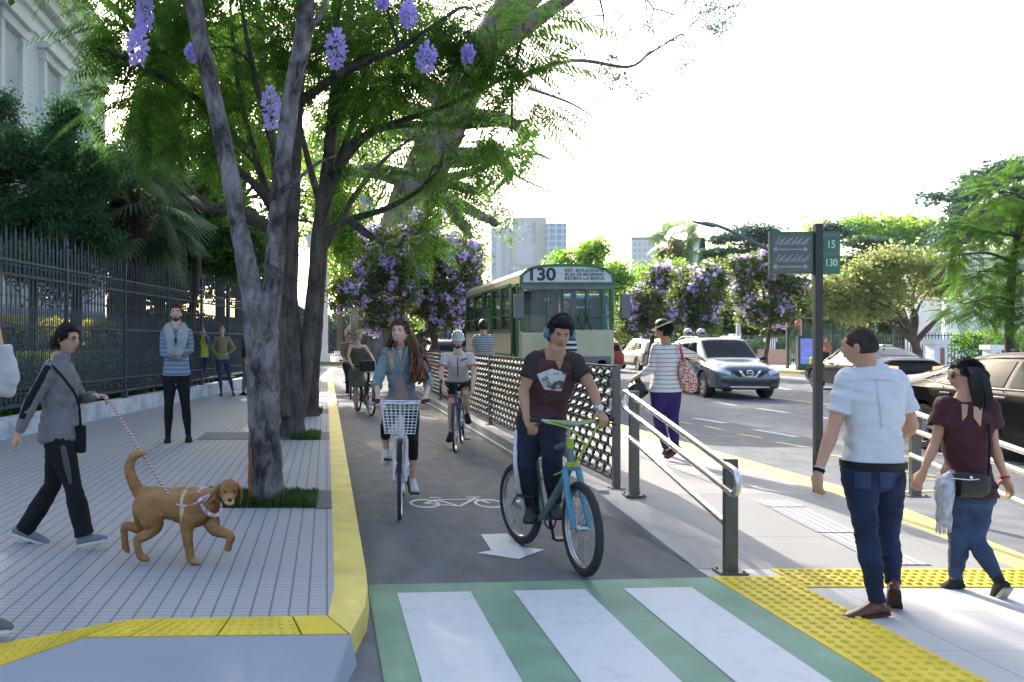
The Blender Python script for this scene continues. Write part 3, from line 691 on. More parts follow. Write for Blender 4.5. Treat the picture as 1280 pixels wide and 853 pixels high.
# portico
t = thing('white_portico', 'white portico with columns behind the trees right of the bus shelter', 'building', (44, 50, .16))
for px in (1190, 1207, 1246):
    c = W(px, 427, 50); q = MB(); q.loft([((c.x, 50, z), (r, 0, 0), (0, r, 0)) for z, r in ((.2, .75), (.7, .75), (.8, .55), (5.8, .48), (6, .7), (6.3, .7))], 20); q.build('column', white_wall, t)
q = MB(); q.box((45, 50.5, 6.9), (9, 2.2, 1.2)); q.box((45, 53, 3.4), (9, .5, 6.8)); q.build('wall', white_wall, t, smooth=False, bevel=.04)

# ---- bus shelter
bs = thing('bus_shelter', 'dark bus shelter with a glowing purple advertisement panel across the avenue', 'bus shelter', (27, 42, .13))
sm = mat('shelter_frame', (.06, .09, .08), .5, metal=.3)
for px in (1003, 1040, 1080, 1118):
    for dy in (0, 1.3):
        c = W(px, 427, 40); q = MB(); q.box((c.x, 40 + dy, 1.5), (.12, .12, 2.75)); q.build('post', sm, bs, smooth=False)
a, b_ = W(1000, 427, 40), W(1122, 427, 40)
q = MB(); q.box(((a.x + b_.x) / 2, 40.6, 2.92), (b_.x - a.x, 2.1, .16)); q.box(((a.x + b_.x) / 2 + 1, 40.6, 3.06), (2.6, .8, .14)); q.build('roof', sm, bs, smooth=False)
q = MB(); q.box(((a.x + b_.x) / 2, 41.35, 1.6), (b_.x - a.x - .3, .02, 1.9)); q.build('glass_back', glass('shelter_glass', (.15, .25, .22), .05, .3), bs, smooth=False)
q = MB(); q.box(((a.x + b_.x) / 2 + .4, 40.9, .6), (3.2, .4, .08)); q.build('bench', sm, bs, smooth=False)
ad = thing('advertisement_panel', 'upright advertisement panel with a purple lit poster at the left end of the bus shelter', 'ad panel', W(1009, 427, 38.8)); ad.location.z = .13
c = W(1009, 427, 38.8)
q = MB(); q.box((c.x, 38.8, 1.0), (1.05, .2, 1.75)); q.build('frame', sm, ad, smooth=False)
q = MB(); q.box((c.x, 38.69, 1.1), (.82, .02, 1.3)); q.build('poster', mat('poster_purple', (.10, .09, .35), .4, scale=2.2, col2=(.03, .12, .22), thr=(.4, .6), emit=.5), ad, smooth=False)
q = MB(); q.box((c.x, 38.675, .78), (.5, .01, .05)); q.box((c.x - .05, 38.675, .7), (.35, .01, .03)); q.build('print', mat('poster_print', (.6, .6, .8), .5), ad, smooth=False)

# ---- street lamp, bollards, far pole, stop sign
sl = thing('street_lamp', 'tall street lamp whose long arm reaches left above the jacarandas', 'street lamp', (W(1021, 427, 28).x, 28, 0))
X_ = W(1021, 427, 28).x; lampm = mat('lamp_grey', (.13, .19, .22), .5, metal=.3)
q = MB(); q.tube([(X_, 28, 0), (X_, 28, 4.2)], [.11, .075], 12); q.build('pole', lampm, sl)
pts = catmull([(X_, 28, 4.0), W(1005, 332, 28), W(960, 312, 28), W(920, 292, 28), W(893, 281, 28), W(878, 278.5, 28)], 5)
q = MB(); q.tube(pts, list(np.linspace(.09, .045, len(pts))), 10); q.build('arm', lampm, sl)
q = MB(); A, B = W(893, 283, 27.9), W(866, 277, 27.9); q.loft([(A, (0, .12, 0), (0, 0, .06)), (A.lerp(B, .4), (0, .16, 0), (0, 0, .06)), (B, (0, .07, 0), (0, 0, .025))], 10); q.build('lamp_head', lampm, sl)
t = thing('light_pole', 'pale vertical lamp pole rising behind the blue car roof', 'pole', (W(923, 427, 45).x, 45, .0)); q = MB(); A = W(923, 427, 45); q.tube([(A.x, 45, 0), (A.x, 45, 3.5)], [.14, .12], 12); q.build('shaft', mat('pole_white', (.6, .64, .66), .5), t)
q = MB(); q.box((A.x, 45, 3.55), (.3, .3, .15)); q.build('cap', MATS['pole_white'], t, smooth=False)
for k, (px, py, lb_) in enumerate(((1015, 473, 'short yellow bollard on the far kerb behind the sign post'), (1233, 478, 'short yellow bollard on the far kerb behind the black sedan'))):
    c = G(px, py); o = thing('bollard', lb_, 'bollard', c, 0, 'yellow bollards on the far kerb'); q = MB(); q.tube([c, c + Vector((0, 0, .85))], [.09, .08], 10); q.build('post', yel, o); q = MB(); q.ell(c + Vector((0, 0, .86)), .09, .09, .06); q.build('cap', white_p, o)
t = thing('traffic_sign', 'small round red traffic sign on a post left of the ad panel', 'sign', (W(998, 427, 44).x, 44, .1)); c = W(999, 406, 44)
q = MB(); q.tube([(c.x, 44, .1), (c.x, 44, c.z)], .04, 8); q.build('post', ironb, t)
q = MB(); q.tube([(c.x, 43.95, c.z), (c.x, 43.9, c.z)], .3, 20); q.build('disc', mat('sign_red', (.55, .06, .08), .5), t, smooth=False)
q = MB(); q.box((c.x, 43.89, c.z), (.38, .01, .09)); q.build('bar', white_p, t, smooth=False)
t = thing('blue_sign_board', 'blue and pink shop board seen through the branches left of the leaning trunk', 'sign', W(462, 262, 60)); A = W(458, 262, 60)
q = MB(); q.box((A.x, 60, A.z), (1.1, .3, 1.9)); q.build('board', mat('board_blue', (.1, .35, .5), .5, scale=1.3, col2=(.5, .3, .35), thr=(.45, .5)), t, smooth=False)
# ================================================================ VEHICLES
from mathutils.bvhtree import BVHTree
tyre_m = mat('tyre', (.022, .022, .024), .75, var=.2, scale=30)
alloy = mat('alloy', (.55, .56, .58), .3, metal=.9, var=.05)
chrome = mat('chrome', (.8, .8, .8), .12, metal=1., var=.02)
plast = mat('black_plastic', (.025, .026, .028), .5, var=.2)
glass_d = glass('car_glass', (.012, .016, .02), .08, .92); glass_d.node_tree.nodes['Principled BSDF'].inputs['Specular IOR Level'].default_value = .16
lamp_g = mat('lamp_glass', (.6, .64, .68), .1, metal=.3, var=.3, scale=20, coat=1.)
red_l = mat('tail_lamp', (.35, .01, .01), .15, coat=1.)

def wheel(parent, c, r, w, side, spokes=7):
    """c centre in the parent's frame, axis along y"""
    t = MB(); cx, cy, cz = c
    prof = [(r * .66, -w * .46), (r * .9, -w * .5), (r * .985, -w * .36), (r, -w * .15), (r, w * .15), (r * .985, w * .36), (r * .9, w * .5), (r * .66, w * .46)]
    n = 32; vs = [(cx + a * math.cos(2 * PI * k / n), cy + b_, cz + a * math.sin(2 * PI * k / n)) for a, b_ in prof for k in range(n)]
    m = len(prof); t.add(vs, [(i * n + k, i * n + (k + 1) % n, ((i + 1) % m) * n + (k + 1) % n, ((i + 1) % m) * n + k) for i in range(m) for k in range(n)])
    ty = t.build('wheel', tyre_m, parent, world=False, angle=50)
    q = MB(); y = cy + side * w * .36
    ri = r * .68
    for yy, ro in ((y, ri), (y - side * .05, ri * .96)):
        q.tube([(cx + ro * math.cos(2 * PI * k / 28), yy, cz + ro * math.sin(2 * PI * k / 28)) for k in range(28)], .016, 6, closed=True)
    for k in range(spokes):
        for da in (-.09, .09):
            a = 2 * PI * k / spokes; q.beam((cx + .05 * math.cos(a), y - side * .02, cz + .05 * math.sin(a)), (cx + ri * math.cos(a + da), y, cz + ri * math.sin(a + da)), .035 * r / .33, .02, up=(0, 1, 0))
    q.tube([(cx, y - side * .05, cz), (cx, y + side * .006, cz)], .06, 12)
    q.build('rim', alloy, ty, world=False)
    d = MB(); d.tube([(cx, y - side * .09, cz), (cx, y - side * .07, cz)], ri * .98, 24); d.build('brake', plast, ty, world=False, smooth=False)

def car(name, label, loc, rz, st, wheels, paint, wr=.34, ww=.22, group=None):
    """st: stations (x, wb, zb, zbelt, wbelt, zre, wroof, ztop)"""
    t = thing(name, label, 'car', loc, rz, group)
    st = np.array(st); xs = st[:, 0]; ns = 64
    # smooth interpolation (catmull on stations)
    P = catmull([Vector(s[:3]) for s in st], 5); Q = catmull([Vector(s[3:6]) for s in st], 5); R = catmull([Vector((s[6], s[7], 0)) for s in st], 5)
    b = MB(); rows = []
    for p, q, r in zip(P, Q, R):
        x, wb, zb = p; zbe, wbe, zre = q; wr_, zt = r[0], r[1]
        half = [(0, zb), (wb * .8, zb), (wb * .955, zb + .05), (wb, zb + .17), (wb * 1.0, lerp(zb, zbe, .5)), (wb * .995, lerp(zb, zbe, .72)), (wb * .985, zbe - .05), (wbe, zbe), (lerp(wbe, wr_, .5) + .012, lerp(zbe, zre, .5)), (wr_, zre), (wr_ * .93, lerp(zre, zt, .6)), (wr_ * .6, lerp(zre, zt, .92)), (0, zt)]
        ring = [(x, y, z) for y, z in half] + [(x, -y, z) for y, z in half[-2:0:-1]]
        rows.append(ring)
    m = len(rows[0]); n = len(rows)
    for ring in rows: b.v.extend(ring)
    for i in range(n - 1):
        for j in range(m): b.f.append((i * m + j, i * m + (j + 1) % m, (i + 1) * m + (j + 1) % m, (i + 1) * m + j))
    b.f.append(tuple(range(m - 1, -1, -1))); b.f.append(tuple((n - 1) * m + j for j in range(m))); b.m = [0] * len(b.f)
    body = b.build('body', paint, t, world=False, smooth=False)
    bvh = BVHTree.FromPolygons([Vector(v) for v in b.v], b.f)
    for wx in wheels:
        for s in (-1, 1):
            cut = MB(); cut.tube([(wx, s * (st[:, 1].max() + .2), wr), (wx, s * (st[:, 1].max() - .32), wr)], wr * 1.17, 32)
            c = cut.build('cut', plast, t, world=False); md = body.modifiers.new('b', 'BOOLEAN'); md.object = c; md.operation = 'DIFFERENCE'; md.solver = 'EXACT'
            dg = bpy.context.evaluated_depsgraph_get(); me = bpy.data.meshes.new_from_object(body.evaluated_get(dg)); body.modifiers.clear(); body.data = me; me.name = 'body'; bpy.data.objects.remove(c)
            wheel(t, (wx, s * (st[:, 1].max() - ww * .5 - .02), wr), wr, ww, s)
    body.data.materials.clear(); body.data.materials.append(paint)
    body.data.polygons.foreach_set('use_smooth', [True] * len(body.data.polygons)); body.data.set_sharp_from_angle(angle=math.radians(42))
    def hit(axis, a, c, sgn=1):
        if axis == 'x': o, d = Vector((sgn * 6, a, c)), Vector((-sgn, 0, 0))
        elif axis == 'y': o, d = Vector((a, sgn * 4, c)), Vector((0, -sgn, 0))
        else: o, d = Vector((a, c, 5)), Vector((0, 0, -1))
        h = bvh.ray_cast(o, d); return (h[0], h[1]) if h[0] is not None else (None, None)
    def panel(mb, corners, axis, off=.006, sgn=1, nu=8, nv=6):
        """curved panel following the body: 4 corners (2D) projected along the axis"""
        A, B, C_, D = [Vector(q) for q in corners]; vs = []; last = None
        for i in range(nu + 1):
            for j in range(nv + 1):
                p = A.lerp(B, i / nu).lerp(D.lerp(C_, i / nu), j / nv); h, nn = hit(axis, p.x, p.y, sgn)
                if h is None: h = last or Vector((0, 0, 1)); nn = Vector((0, 0, 1))
                dv = Vector((sgn, 0, 0)) if axis == 'x' else Vector((0, sgn, 0)) if axis == 'y' else Vector((0, 0, 1))
                vs.append(h + dv * off * 1.3); last = h
        mb.add(vs, [(i * (nv + 1) + j, (i + 1) * (nv + 1) + j, (i + 1) * (nv + 1) + j + 1, i * (nv + 1) + j + 1) for i in range(nu) for j in range(nv)])
    return t, body, panel, hit

def both(fn):
    for s in (-1, 1): fn(s)
def mirrors(t, x, y, z, m):
    for s in (-1, 1):
        q = MB(); q.loft([((x, s * (y + .02), z), (.03, 0, 0), (0, 0, .02)), ((x, s * (y + .1), z + .03), (.07, 0, 0), (0, 0, .06)), ((x - .01, s * (y + .2), z + .04), (.06, 0, 0), (0, 0, .07)), ((x - .01, s * (y + .24), z + .04), (.03, 0, 0), (0, 0, .04))], 12)
        q.build('mirror', m, t, world=False)

# ---- SUV
def suv(name, label, loc, rz, paint, detailed=True, group=None):
    ST = [(-2.28, .70, .5, .85, .60, 1.15, .52, 1.2), (-2.2, .84, .36, 1.0, .76, 1.35, .62, 1.42), (-1.95, .9, .28, 1.06, .83, 1.55, .64, 1.62), (-1.2, .915, .25, 1.05, .86, 1.63, .66, 1.70), (-.3, .915, .25, 1.03, .87, 1.65, .67, 1.72), (.35, .915, .25, 1.02, .87, 1.6, .66, 1.68),
          (.8, .915, .25, 1.02, .86, 1.32, .70, 1.4), (1.2, .915, .26, 1.0, .85, 1.06, .74, 1.13), (1.55, .91, .28, .95, .83, 1.0, .68, 1.06), (1.95, .89, .28, .88, .80, .92, .62, .99), (2.22, .82, .28, .78, .72, .84, .55, .90), (2.33, .72, .33, .68, .60, .73, .45, .78)]
    t, body, panel, hit = car(name, label, loc, rz, ST, (1.38, -1.34), paint, .365, .24, group)
    q = MB(); panel(q, [(1.16, -.68), (1.16, .68), (.45, .60), (.45, -.60)], 'z', .008); q.build('windscreen', glass_d, t, world=False)
    for s in (-1, 1):
        q = MB(); panel(q, [(.72, 1.1), (-.12, 1.09), (-.12, 1.56), (.33, 1.56)], 'y', .008, s); panel(q, [(-.2, 1.09), (-1.02, 1.1), (-1.02, 1.55), (-.2, 1.56)], 'y', .008, s); panel(q, [(-1.1, 1.12), (-1.75, 1.2), (-1.55, 1.5), (-1.1, 1.54)], 'y', .008, s)
        q.build('side_window', glass_d, t, world=False)
        q = MB(); panel(q, [(1.02, .3), (-1.0, .3), (-1.0, .42), (1.02, .42)], 'y', .012, s, 12, 3); q.build('sill_trim', chrome if detailed else plast, t, world=False)
        q = MB()
        for k in (-.1, -1.0): q.box((k - .1, s * .925, .98), (.17, .03, .03))
        q.build('door_handle', chrome, t, world=False, smooth=False, bevel=.006)
        q = MB(); q.tube([(.2, s * .6, 1.69), (.1, s * .62, 1.73), (-1.3, s * .62, 1.75), (-1.6, s * .6, 1.69)], .016, 6); q.build('roof_rail', chrome, t, world=False)
    q = MB(); panel(q, [(-2.22, .55), (-2.22, -.55), (-2.22, -.55), (-2.22, .55)], 'z', .0)
    q = MB(); panel(q, [(-.6, 1.1), (.6, 1.1), (.52, 1.42), (-.52, 1.42)], 'x', .012, -1); q.build('rear_window', glass_d, t, world=False)
    for s in (-1, 1):
        q = MB(); panel(q, [(s * .56, .88), (s * .8, .88), (s * .76, 1.06), (s * .6, 1.06)], 'x', .015, -1); q.build('tail_lamp', red_l, t, world=False)
        q = MB(); panel(q, [(s * .50, .68), (s * .70, .73), (s * .76, .87), (s * .48, .78)], 'x', .014, 1); panel(q, [(s * .69, .72), (s * .84, .8), (s * .86, .9), (s * .75, .865)], 'x', .012, 1); q.build('headlight', lamp_g, t, world=False)
        q = MB(); panel(q, [(s * .5, .45), (s * .74, .46), (s * .72, .57), (s * .55, .56)], 'x', .014, 1); q.build('fog_lamp_recess', plast, t, world=False)
    q = MB(); panel(q, [(-.48, .80), (.48, .80), (.3, .63), (-.3, .63)], 'x', .012, 1); q.build('grille', plast, t, world=False)
    q = MB(); panel(q, [(-.56, .40), (.56, .40), (.5, .53), (-.5, .53)], 'x', .012, 1); panel(q, [(-.86, .30), (.86, .30), (.86, .37), (-.86, .37)], 'x', .01, 1); q.build('lower_grille', plast, t, world=False)
    q = MB(); panel(q, [(-.5, .335), (.5, .335), (.5, .375), (-.5, .375)], 'x', .02, 1); q.build('skid_plate', chrome, t, world=False)
    q = MB()
    for s in (-1, 1): panel(q, [(s * .30, .81), (s * .23, .81), (s * .10, .64), (s * .17, .62)], 'x', .03, 1)
    panel(q, [(-.16, .62), (.16, .62), (.12, .65), (-.12, .65)], 'x', .03, 1); q.build('chrome_v', chrome, t, world=False)
    h, _ = hit('x', 0, .73); q = MB(); X = h.x + .035
    q.tube([(X, .085 * math.cos(2 * PI * k / 20), .73 + .075 * math.sin(2 * PI * k / 20)) for k in range(20)], .011, 6, closed=True); q.box((X + .003, 0, .73), (.02, .2, .028)); q.build('badge', chrome, t, world=False)
    mirrors(t, .68, .9, 1.08, plast)
    return t
blue_paint = mat('blue_grey_paint', (.10, .14, .165), .22, metal=.5, var=.04, scale=1, coat=1.)
silver_paint = mat('silver_paint', (.5, .52, .52), .3, metal=.6, var=.04, scale=1, coat=.8)
black_paint = mat('black_paint', (.010, .010, .011), .2, metal=.0, var=.1, scale=1, coat=.12, spec=.15)
def ang(dx, dy): return math.atan2(dy, dx)
c = G(915, 500); c.x += .42; suv('blue_suv', 'blue-grey sport utility car with a chrome V grille driving towards the crossing', (c.x - .05 + .35, c.y + 2.2, 0), ang(-.13, -1), blue_paint)
suv('silver_suv', 'silver sport utility car farther off, driving away left of the woman with the spotted bag', (18.0, 43, 0), ang(.05, 1), silver_paint, False)
# ---- sedans
def sedan(name, label, loc, rz, paint, group=None, look='new'):
    ST = [(-2.42, .62, .45, .80, .56, .9, .48, .95), (-2.32, .80, .34, .93, .74, 1.02, .6, 1.07), (-1.9, .9, .26, .98, .83, 1.08, .62, 1.12), (-1.35, .925, .22, .98, .86, 1.22, .6, 1.27), (-.7, .93, .22, .96, .87, 1.38, .6, 1.44), (0, .93, .22, .95, .87, 1.41, .61, 1.47), (.4, .93, .22, .94, .87, 1.34, .61, 1.41),
          (.85, .93, .22, .93, .86, 1.1, .68, 1.17), (1.2, .925, .22, .91, .85, .96, .72, 1.02), (1.7, .91, .22, .86, .82, .9, .66, .95), (2.15, .86, .24, .76, .76, .81, .58, .85), (2.38, .74, .3, .64, .64, .68, .45, .72)]
    t, body, panel, hit = car(name, label, loc, rz, ST, (1.45, -1.42), paint, .34, .23, group)
    q = MB(); panel(q, [(1.12, -.66), (1.12, .66), (.5, .56), (.5, -.56)], 'z', .008); q.build('windscreen', glass_d, t, world=False)
    q = MB(); panel(q, [(-1.05, .54), (-1.05, -.54), (-1.68, -.62), (-1.68, .62)], 'z', .008); q.build('rear_window', glass_d, t, world=False)
    for s in (-1, 1):
        q = MB(); panel(q, [(.82, 1.0), (-.02, 1.0), (-.02, 1.35), (.38, 1.33)], 'y', .008, s); panel(q, [(-.1, 1.0), (-.92, 1.01), (-.88, 1.32), (-.1, 1.35)], 'y', .008, s); panel(q, [(-.98, 1.01), (-1.42, 1.04), (-1.2, 1.2), (-.95, 1.30)], 'y', .008, s)
        q.build('side_window', glass_d, t, world=False)
        q = MB(); pts = []
        for x, z in ((.98, .99), (.5, .972), (-.1, .97), (-.9, .985), (-1.5, 1.03), (-1.25, 1.2), (-.9, 1.34), (-.3, 1.385), (.1, 1.38), (.45, 1.32), (.75, 1.15), (.95, 1.0)):
            h, _ = hit('y', x, z, s); 
            if h is not None: pts.append(h + Vector((0, s * .008, 0)))
        q.tube(pts, .011, 5); q.build('window_trim', chrome, t, world=False)
        q = MB()
        for k in (.05, -.85): q.box((k - .1, s * .94, .87), (.18, .025, .026))
        q.build('door_handle', chrome, t, world=False, smooth=False, bevel=.005)
        q = MB(); panel(q, [(s * .45, .78), (s * .76, .78), (s * .74, .9), (s * .45, .88)], 'x', .012, -1)
        q.build('tail_lamp', red_l, t, world=False)
        q = MB(); panel(q, [(s * .5, .58), (s * .72, .6), (s * .7, .7), (s * .5, .66)], 'x', .012, 1); q.build('headlight', lamp_g, t, world=False)
        q = MB()
        for x0_ in (1.0, -.05, -1.02):
            for z in np.linspace(.32, .93, 8):
                h, _ = hit('y', x0_, z, s)
                if h is not None: q.box(h + Vector((0, s * .001, 0)), (.008, .006, .09))
        q.build('door_gap', blackm, t, world=False, smooth=False)
    q = MB(); panel(q, [(-.4, .4), (.4, .4), (.42, .62), (-.42, .62)], 'x', .012, 1); q.build('grille', plast, t, world=False)
    mirrors(t, .72, .92, 1.0, paint)
    q = MB(); q.box((-.9, 0, 1.46), (.12, .03, .06)); q.build('aerial', plast, t, world=False, bevel=.01)
    return t
A, B = G(1160, 562), Vector((8.62, 8.75, 0))
dv = Vector((-.02 + .0, -1, 0)).normalized()
sd = sedan('black_sedan', 'glossy black sedan with chrome window trim behind the woman on the right', (0, 0, 0), ang(dv.x, dv.y), black_paint)
sd.location = Vector((A.x + .83, A.y, 0)) + dv * 1.42
sd2 = sedan('black_sedan', 'black sedan with a bright red tail lamp behind the head of the man in white', (17.15, 24.1, 0), ang(.14, 1), black_paint)
lampglow = mat('lit_tail_lamp', (.9, .08, .03), .3, emit=6.)
for o in list(sd2.children):
    if o.name.startswith('tail_lamp'): o.data.materials.clear(); o.data.materials.append(lampglow); o['label'] = 'lit red tail lamp'
dark_paint = mat('navy_paint', (.02, .03, .05), .25, metal=.3, coat=1.)
red_paint = mat('red_paint', (.4, .02, .02), .25, metal=.1, coat=1.)
suv('parked_car', 'dark navy car half hidden behind the helmeted cyclist and the jacaranda stems', (5.3, 36, 0), ang(0, 1), dark_paint, False)
suv('red_car', 'small red vehicle peeping out behind the right side of the old tram bus', (14.75, 42, 0), ang(0, 1), red_paint, False)

# ---- the old cream and green bus
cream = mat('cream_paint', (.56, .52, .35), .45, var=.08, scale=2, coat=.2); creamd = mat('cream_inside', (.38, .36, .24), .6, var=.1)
bgreen = mat('bus_green', (.03, .16, .06), .4, var=.12, scale=3, coat=.3); bgrey = mat('bus_grey', (.16, .17, .18), .5, var=.15, scale=3)
win_g = glass('bus_glass', (.06, .07, .06), .05, .72); clr_g = glass('clear_glass', (.3, .35, .33), .03, .10)
X0, X1, Y0, Y1 = 4.60, 6.78, 18.0, 24.9
bus = thing('city_bus', 'old cream and green city bus with a route board reading 130 behind the front cyclist', 'bus', (X0, Y0, 0))
ZS, ZE = .45, 3.1
def wallside(x, s, name):
    """side wall with openings; s = outward sign"""
    q = MB(); t_ = .06
    sect = [(Y0 + .12, Y0 + .7, 1.2, 2.95), (Y0 + .85, Y0 + 2.85, 1.88, 3.0), (Y0 + 3.0, Y0 + 3.95, .6, 3.0), (Y0 + 4.15, Y1 - .15, 1.88, 3.0)]
    q.box((x, (Y0 + Y1) / 2, ZE - .02), (t_, Y1 - Y0, .2))
    yy = Y0
    for a, b_, z0_, z1_ in sect:
        q.box((x, (yy + a) / 2, (ZS + ZE - .12) / 2), (t_, a - yy, ZE - ZS - .12)); q.box((x, (a + b_) / 2, (ZS + z0_) / 2), (t_, b_ - a, z0_ - ZS)); yy = b_
    q.box((x, (yy + Y1) / 2, (ZS + ZE - .12) / 2), (t_, Y1 - yy, ZE - ZS - .12)); q.build(name, cream, bus, smooth=False)
    for i, (a, b_, z0_, z1_) in enumerate(sect):
        f = MB(); zz0, zz1 = z0_, z1_; xx = x + s * .035
        for y in (a, b_): f.box((xx, y, (zz0 + zz1) / 2), (.05, .07, zz1 - zz0 + .07))
        for z in (zz0, zz1): f.box((xx, (a + b_) / 2, z), (.05, b_ - a + .05, .07))
        if i in (1, 3):
            f.box((xx, (a + b_) / 2, (zz0 + zz1) / 2), (.052, .08, zz1 - zz0)); f.box((xx, (a + b_) / 2, zz0 + .38), (.045, b_ - a, .04))
        if i == 2 and s < 0:
            f.box((xx, (a + b_) / 2, 2.5), (.05, b_ - a, .06))
            for k in range(4): f.box((xx - .02, a + (k + .5) * (b_ - a) / 4, 1.55), (.04, (b_ - a) / 4 - .03, 1.85))
        wf = f.build('window' if i != 2 else 'door', bgreen, bus, smooth=False)
        if i != 2 or s > 0:
            g_ = MB(); g_.box((x, (a + b_) / 2, (zz0 + zz1) / 2), (.012, b_ - a, zz1 - zz0)); g_.build('pane', win_g if s < 0 else clr_g, wf, smooth=False)
        else:
            g_ = MB(); g_.box((x, (a + b_) / 2, 2.76), (.012, b_ - a, .42)); g_.build('pane', win_g, wf, smooth=False)
    f = MB(); f.box((x + s * .034, (Y0 + Y1) / 2 + .2, 1.12), (.012, Y1 - Y0 - .5, .36)); f.build('green_stripe', bgreen, bus, smooth=False)
wallside(X0, -1, 'side_wall'); wallside(X1, 1, 'side_wall')
q = MB(); xm = (X0 + X1) / 2; hw = (X1 - X0) / 2 + .03      # roof
prof = [(-hw, 3.08), (-hw * .98, 3.2), (-hw * .9, 3.3), (-hw * .6, 3.385), (0, 3.42), (hw * .6, 3.385), (hw * .9, 3.3), (hw * .98, 3.2), (hw, 3.08)]
pp = [(xm + a, z) for a, z in prof] + [(xm + a * .96, z - .05) for a, z in prof[::-1]]
M_ = Matrix(((1, 0, 0, 0), (0, 0, -1, 0), (0, 1, 0, 0), (0, 0, 0, 1)))
q.prism(pp, Y1 - Y0 - .25, M=Matrix(((1, 0, 0, 0), (0, 0, 1, Y0 + .25), (0, 1, 0, 0), (0, 0, 0, 1)))); q.build('roof', cream, bus, angle=30)
q = MB(); q.box((xm, (Y0 + Y1) / 2, .5), (X1 - X0 - .1, Y1 - Y0 - .1, .1)); q.box((xm, Y1 - .05, 1.2), (X1 - X0 - .1, .06, 1.5)); q.box((xm, (Y0 + Y1) / 2, .3), (1.4, Y1 - Y0 - 1, .3)); q.build('chassis', bgrey, bus, smooth=False)
f = MB()
for x in np.linspace(X0 + .05, X1 - .05, 4): f.box((x, Y1 - .03, 2.4), (.08, .08, 1.4))
for z in (1.95, 3.05): f.box((xm, Y1 - .03, z), (X1 - X0, .085, .08))
f.build('rear_window_frame', bgreen, bus, smooth=False)
# front
ft = Y0
q = MB(); n = 14
bp = [(X0 - .03, 2.94), (X0 - .03, 3.12)] + [(xm + hw * a, 3.12 + .31 * math.sqrt(max(0, 1 - abs(a) ** 3.2))) for a in np.linspace(-.985, .985, 15)] + [(X1 + .03, 3.12), (X1 + .03, 2.94)]
q.prism(bp, .3, M=Matrix(((1, 0, 0, 0), (0, 0, 1, ft - .05), (0, 1, 0, 0), (0, 0, 0, 1)))); hd = q.build('route_board', bgreen, bus, smooth=True, angle=30)
bp2 = [(X0 + .04, 3.0)] + [(xm + (hw - .08) * a, 3.1 + .26 * math.sqrt(max(0, 1 - abs(a) ** 3.2))) for a in np.linspace(-.985, .985, 15)] + [(X1 - .04, 3.0)]
q = MB(); q.prism(bp2, .02, M=Matrix(((1, 0, 0, 0), (0, 0, 1, ft - .062), (0, 1, 0, 0), (0, 0, 0, 1)))); q.build('board_face', mat('board_white', (.62, .66, .66), .5), hd, smooth=False)
dk = mat('board_letters', (.03, .04, .05), .5)
text_mesh('130', .41, face_M((X0 + .47, ft - .068, 3.17), (1, 0, 0), (0, 0, 1)), 'number', dk, hd, sx=1.12)
for k, s in enumerate(('EST. BOULOGNE', 'BCAS. DE BELGRANO', 'RETIRO-LA BOCA')):
    text_mesh(s, .098, face_M((X0 + 1.49, ft - .068, 3.275 - k * .095), (1, 0, 0), (0, 0, 1)), 'lettering', dk, hd, sx=(1.28, .98, 1.22)[k])
q = MB()
for k in (-.12, .06, .25): q.ell((xm + k, ft + .15, 3.44), .05, .05, .04)
q.build('roof_lamps', mat('amber', (.15, .06, .03), .4), bus)
q = MB(); q.box((xm, ft, 2.88), (X1 - X0 + .04, .12, .1)); q.build('visor', bgrey, bus, smooth=False)
q = MB()
for x, w_ in ((X0 + .03, .09), (X1 - .03, .08), (X1 - .24, .05), (X1 - .62, .06), (X0 + .62, .04), (X0 + 1.0, .035)): q.box((x, ft, 2.35), (w_, .07, 1.0))
for a, b_, z in ((X0 + 1.3, X1, 1.86), (X1 - .62, X1, 2.2), (X0 + 1.0, X1 - .6, 1.94)): q.box(((a + b_) / 2, ft + .001, z), (b_ - a, .066, .05))
q.build('windscreen_frame', bgreen, bus, smooth=False, bevel=.008)
q = MB(); q.box((xm + .1, ft + .01, 2.35), (X1 - X0 - .3, .008, 1.0)); q.build('windscreen', glass('screen_glass', (.3, .35, .36), .03, .16), bus, smooth=False)
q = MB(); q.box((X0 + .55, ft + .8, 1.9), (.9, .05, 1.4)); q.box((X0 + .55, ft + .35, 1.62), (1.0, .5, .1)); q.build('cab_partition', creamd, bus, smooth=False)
q = MB(); q.box((X0 + .42, ft + .78, 2.55), (.75, .06, .6)); q.box((X0 + 1.02, ft + .78, 2.5), (.22, .06, .66)); q.build('cab_window', mat('cab_glass', (.13, .16, .19), .3), bus, smooth=False)
q = MB(); q.box((xm, ft - .02, 1.32), (X1 - X0, .1, .98)); q.box((xm + .45, ft - .02, 1.82), (X1 - X0 - .9, .09, .1)); q.build('front_panel', cream, bus, smooth=False, bevel=.03)
q = MB(); q.box((xm, ft - .1, .72), (X1 - X0 + .05, .22, .3)); q.box((xm + .45, ft - .08, 1.14), (1.15, .06, .22)); q.build('bumper', bgrey, bus, smooth=False, bevel=.03)
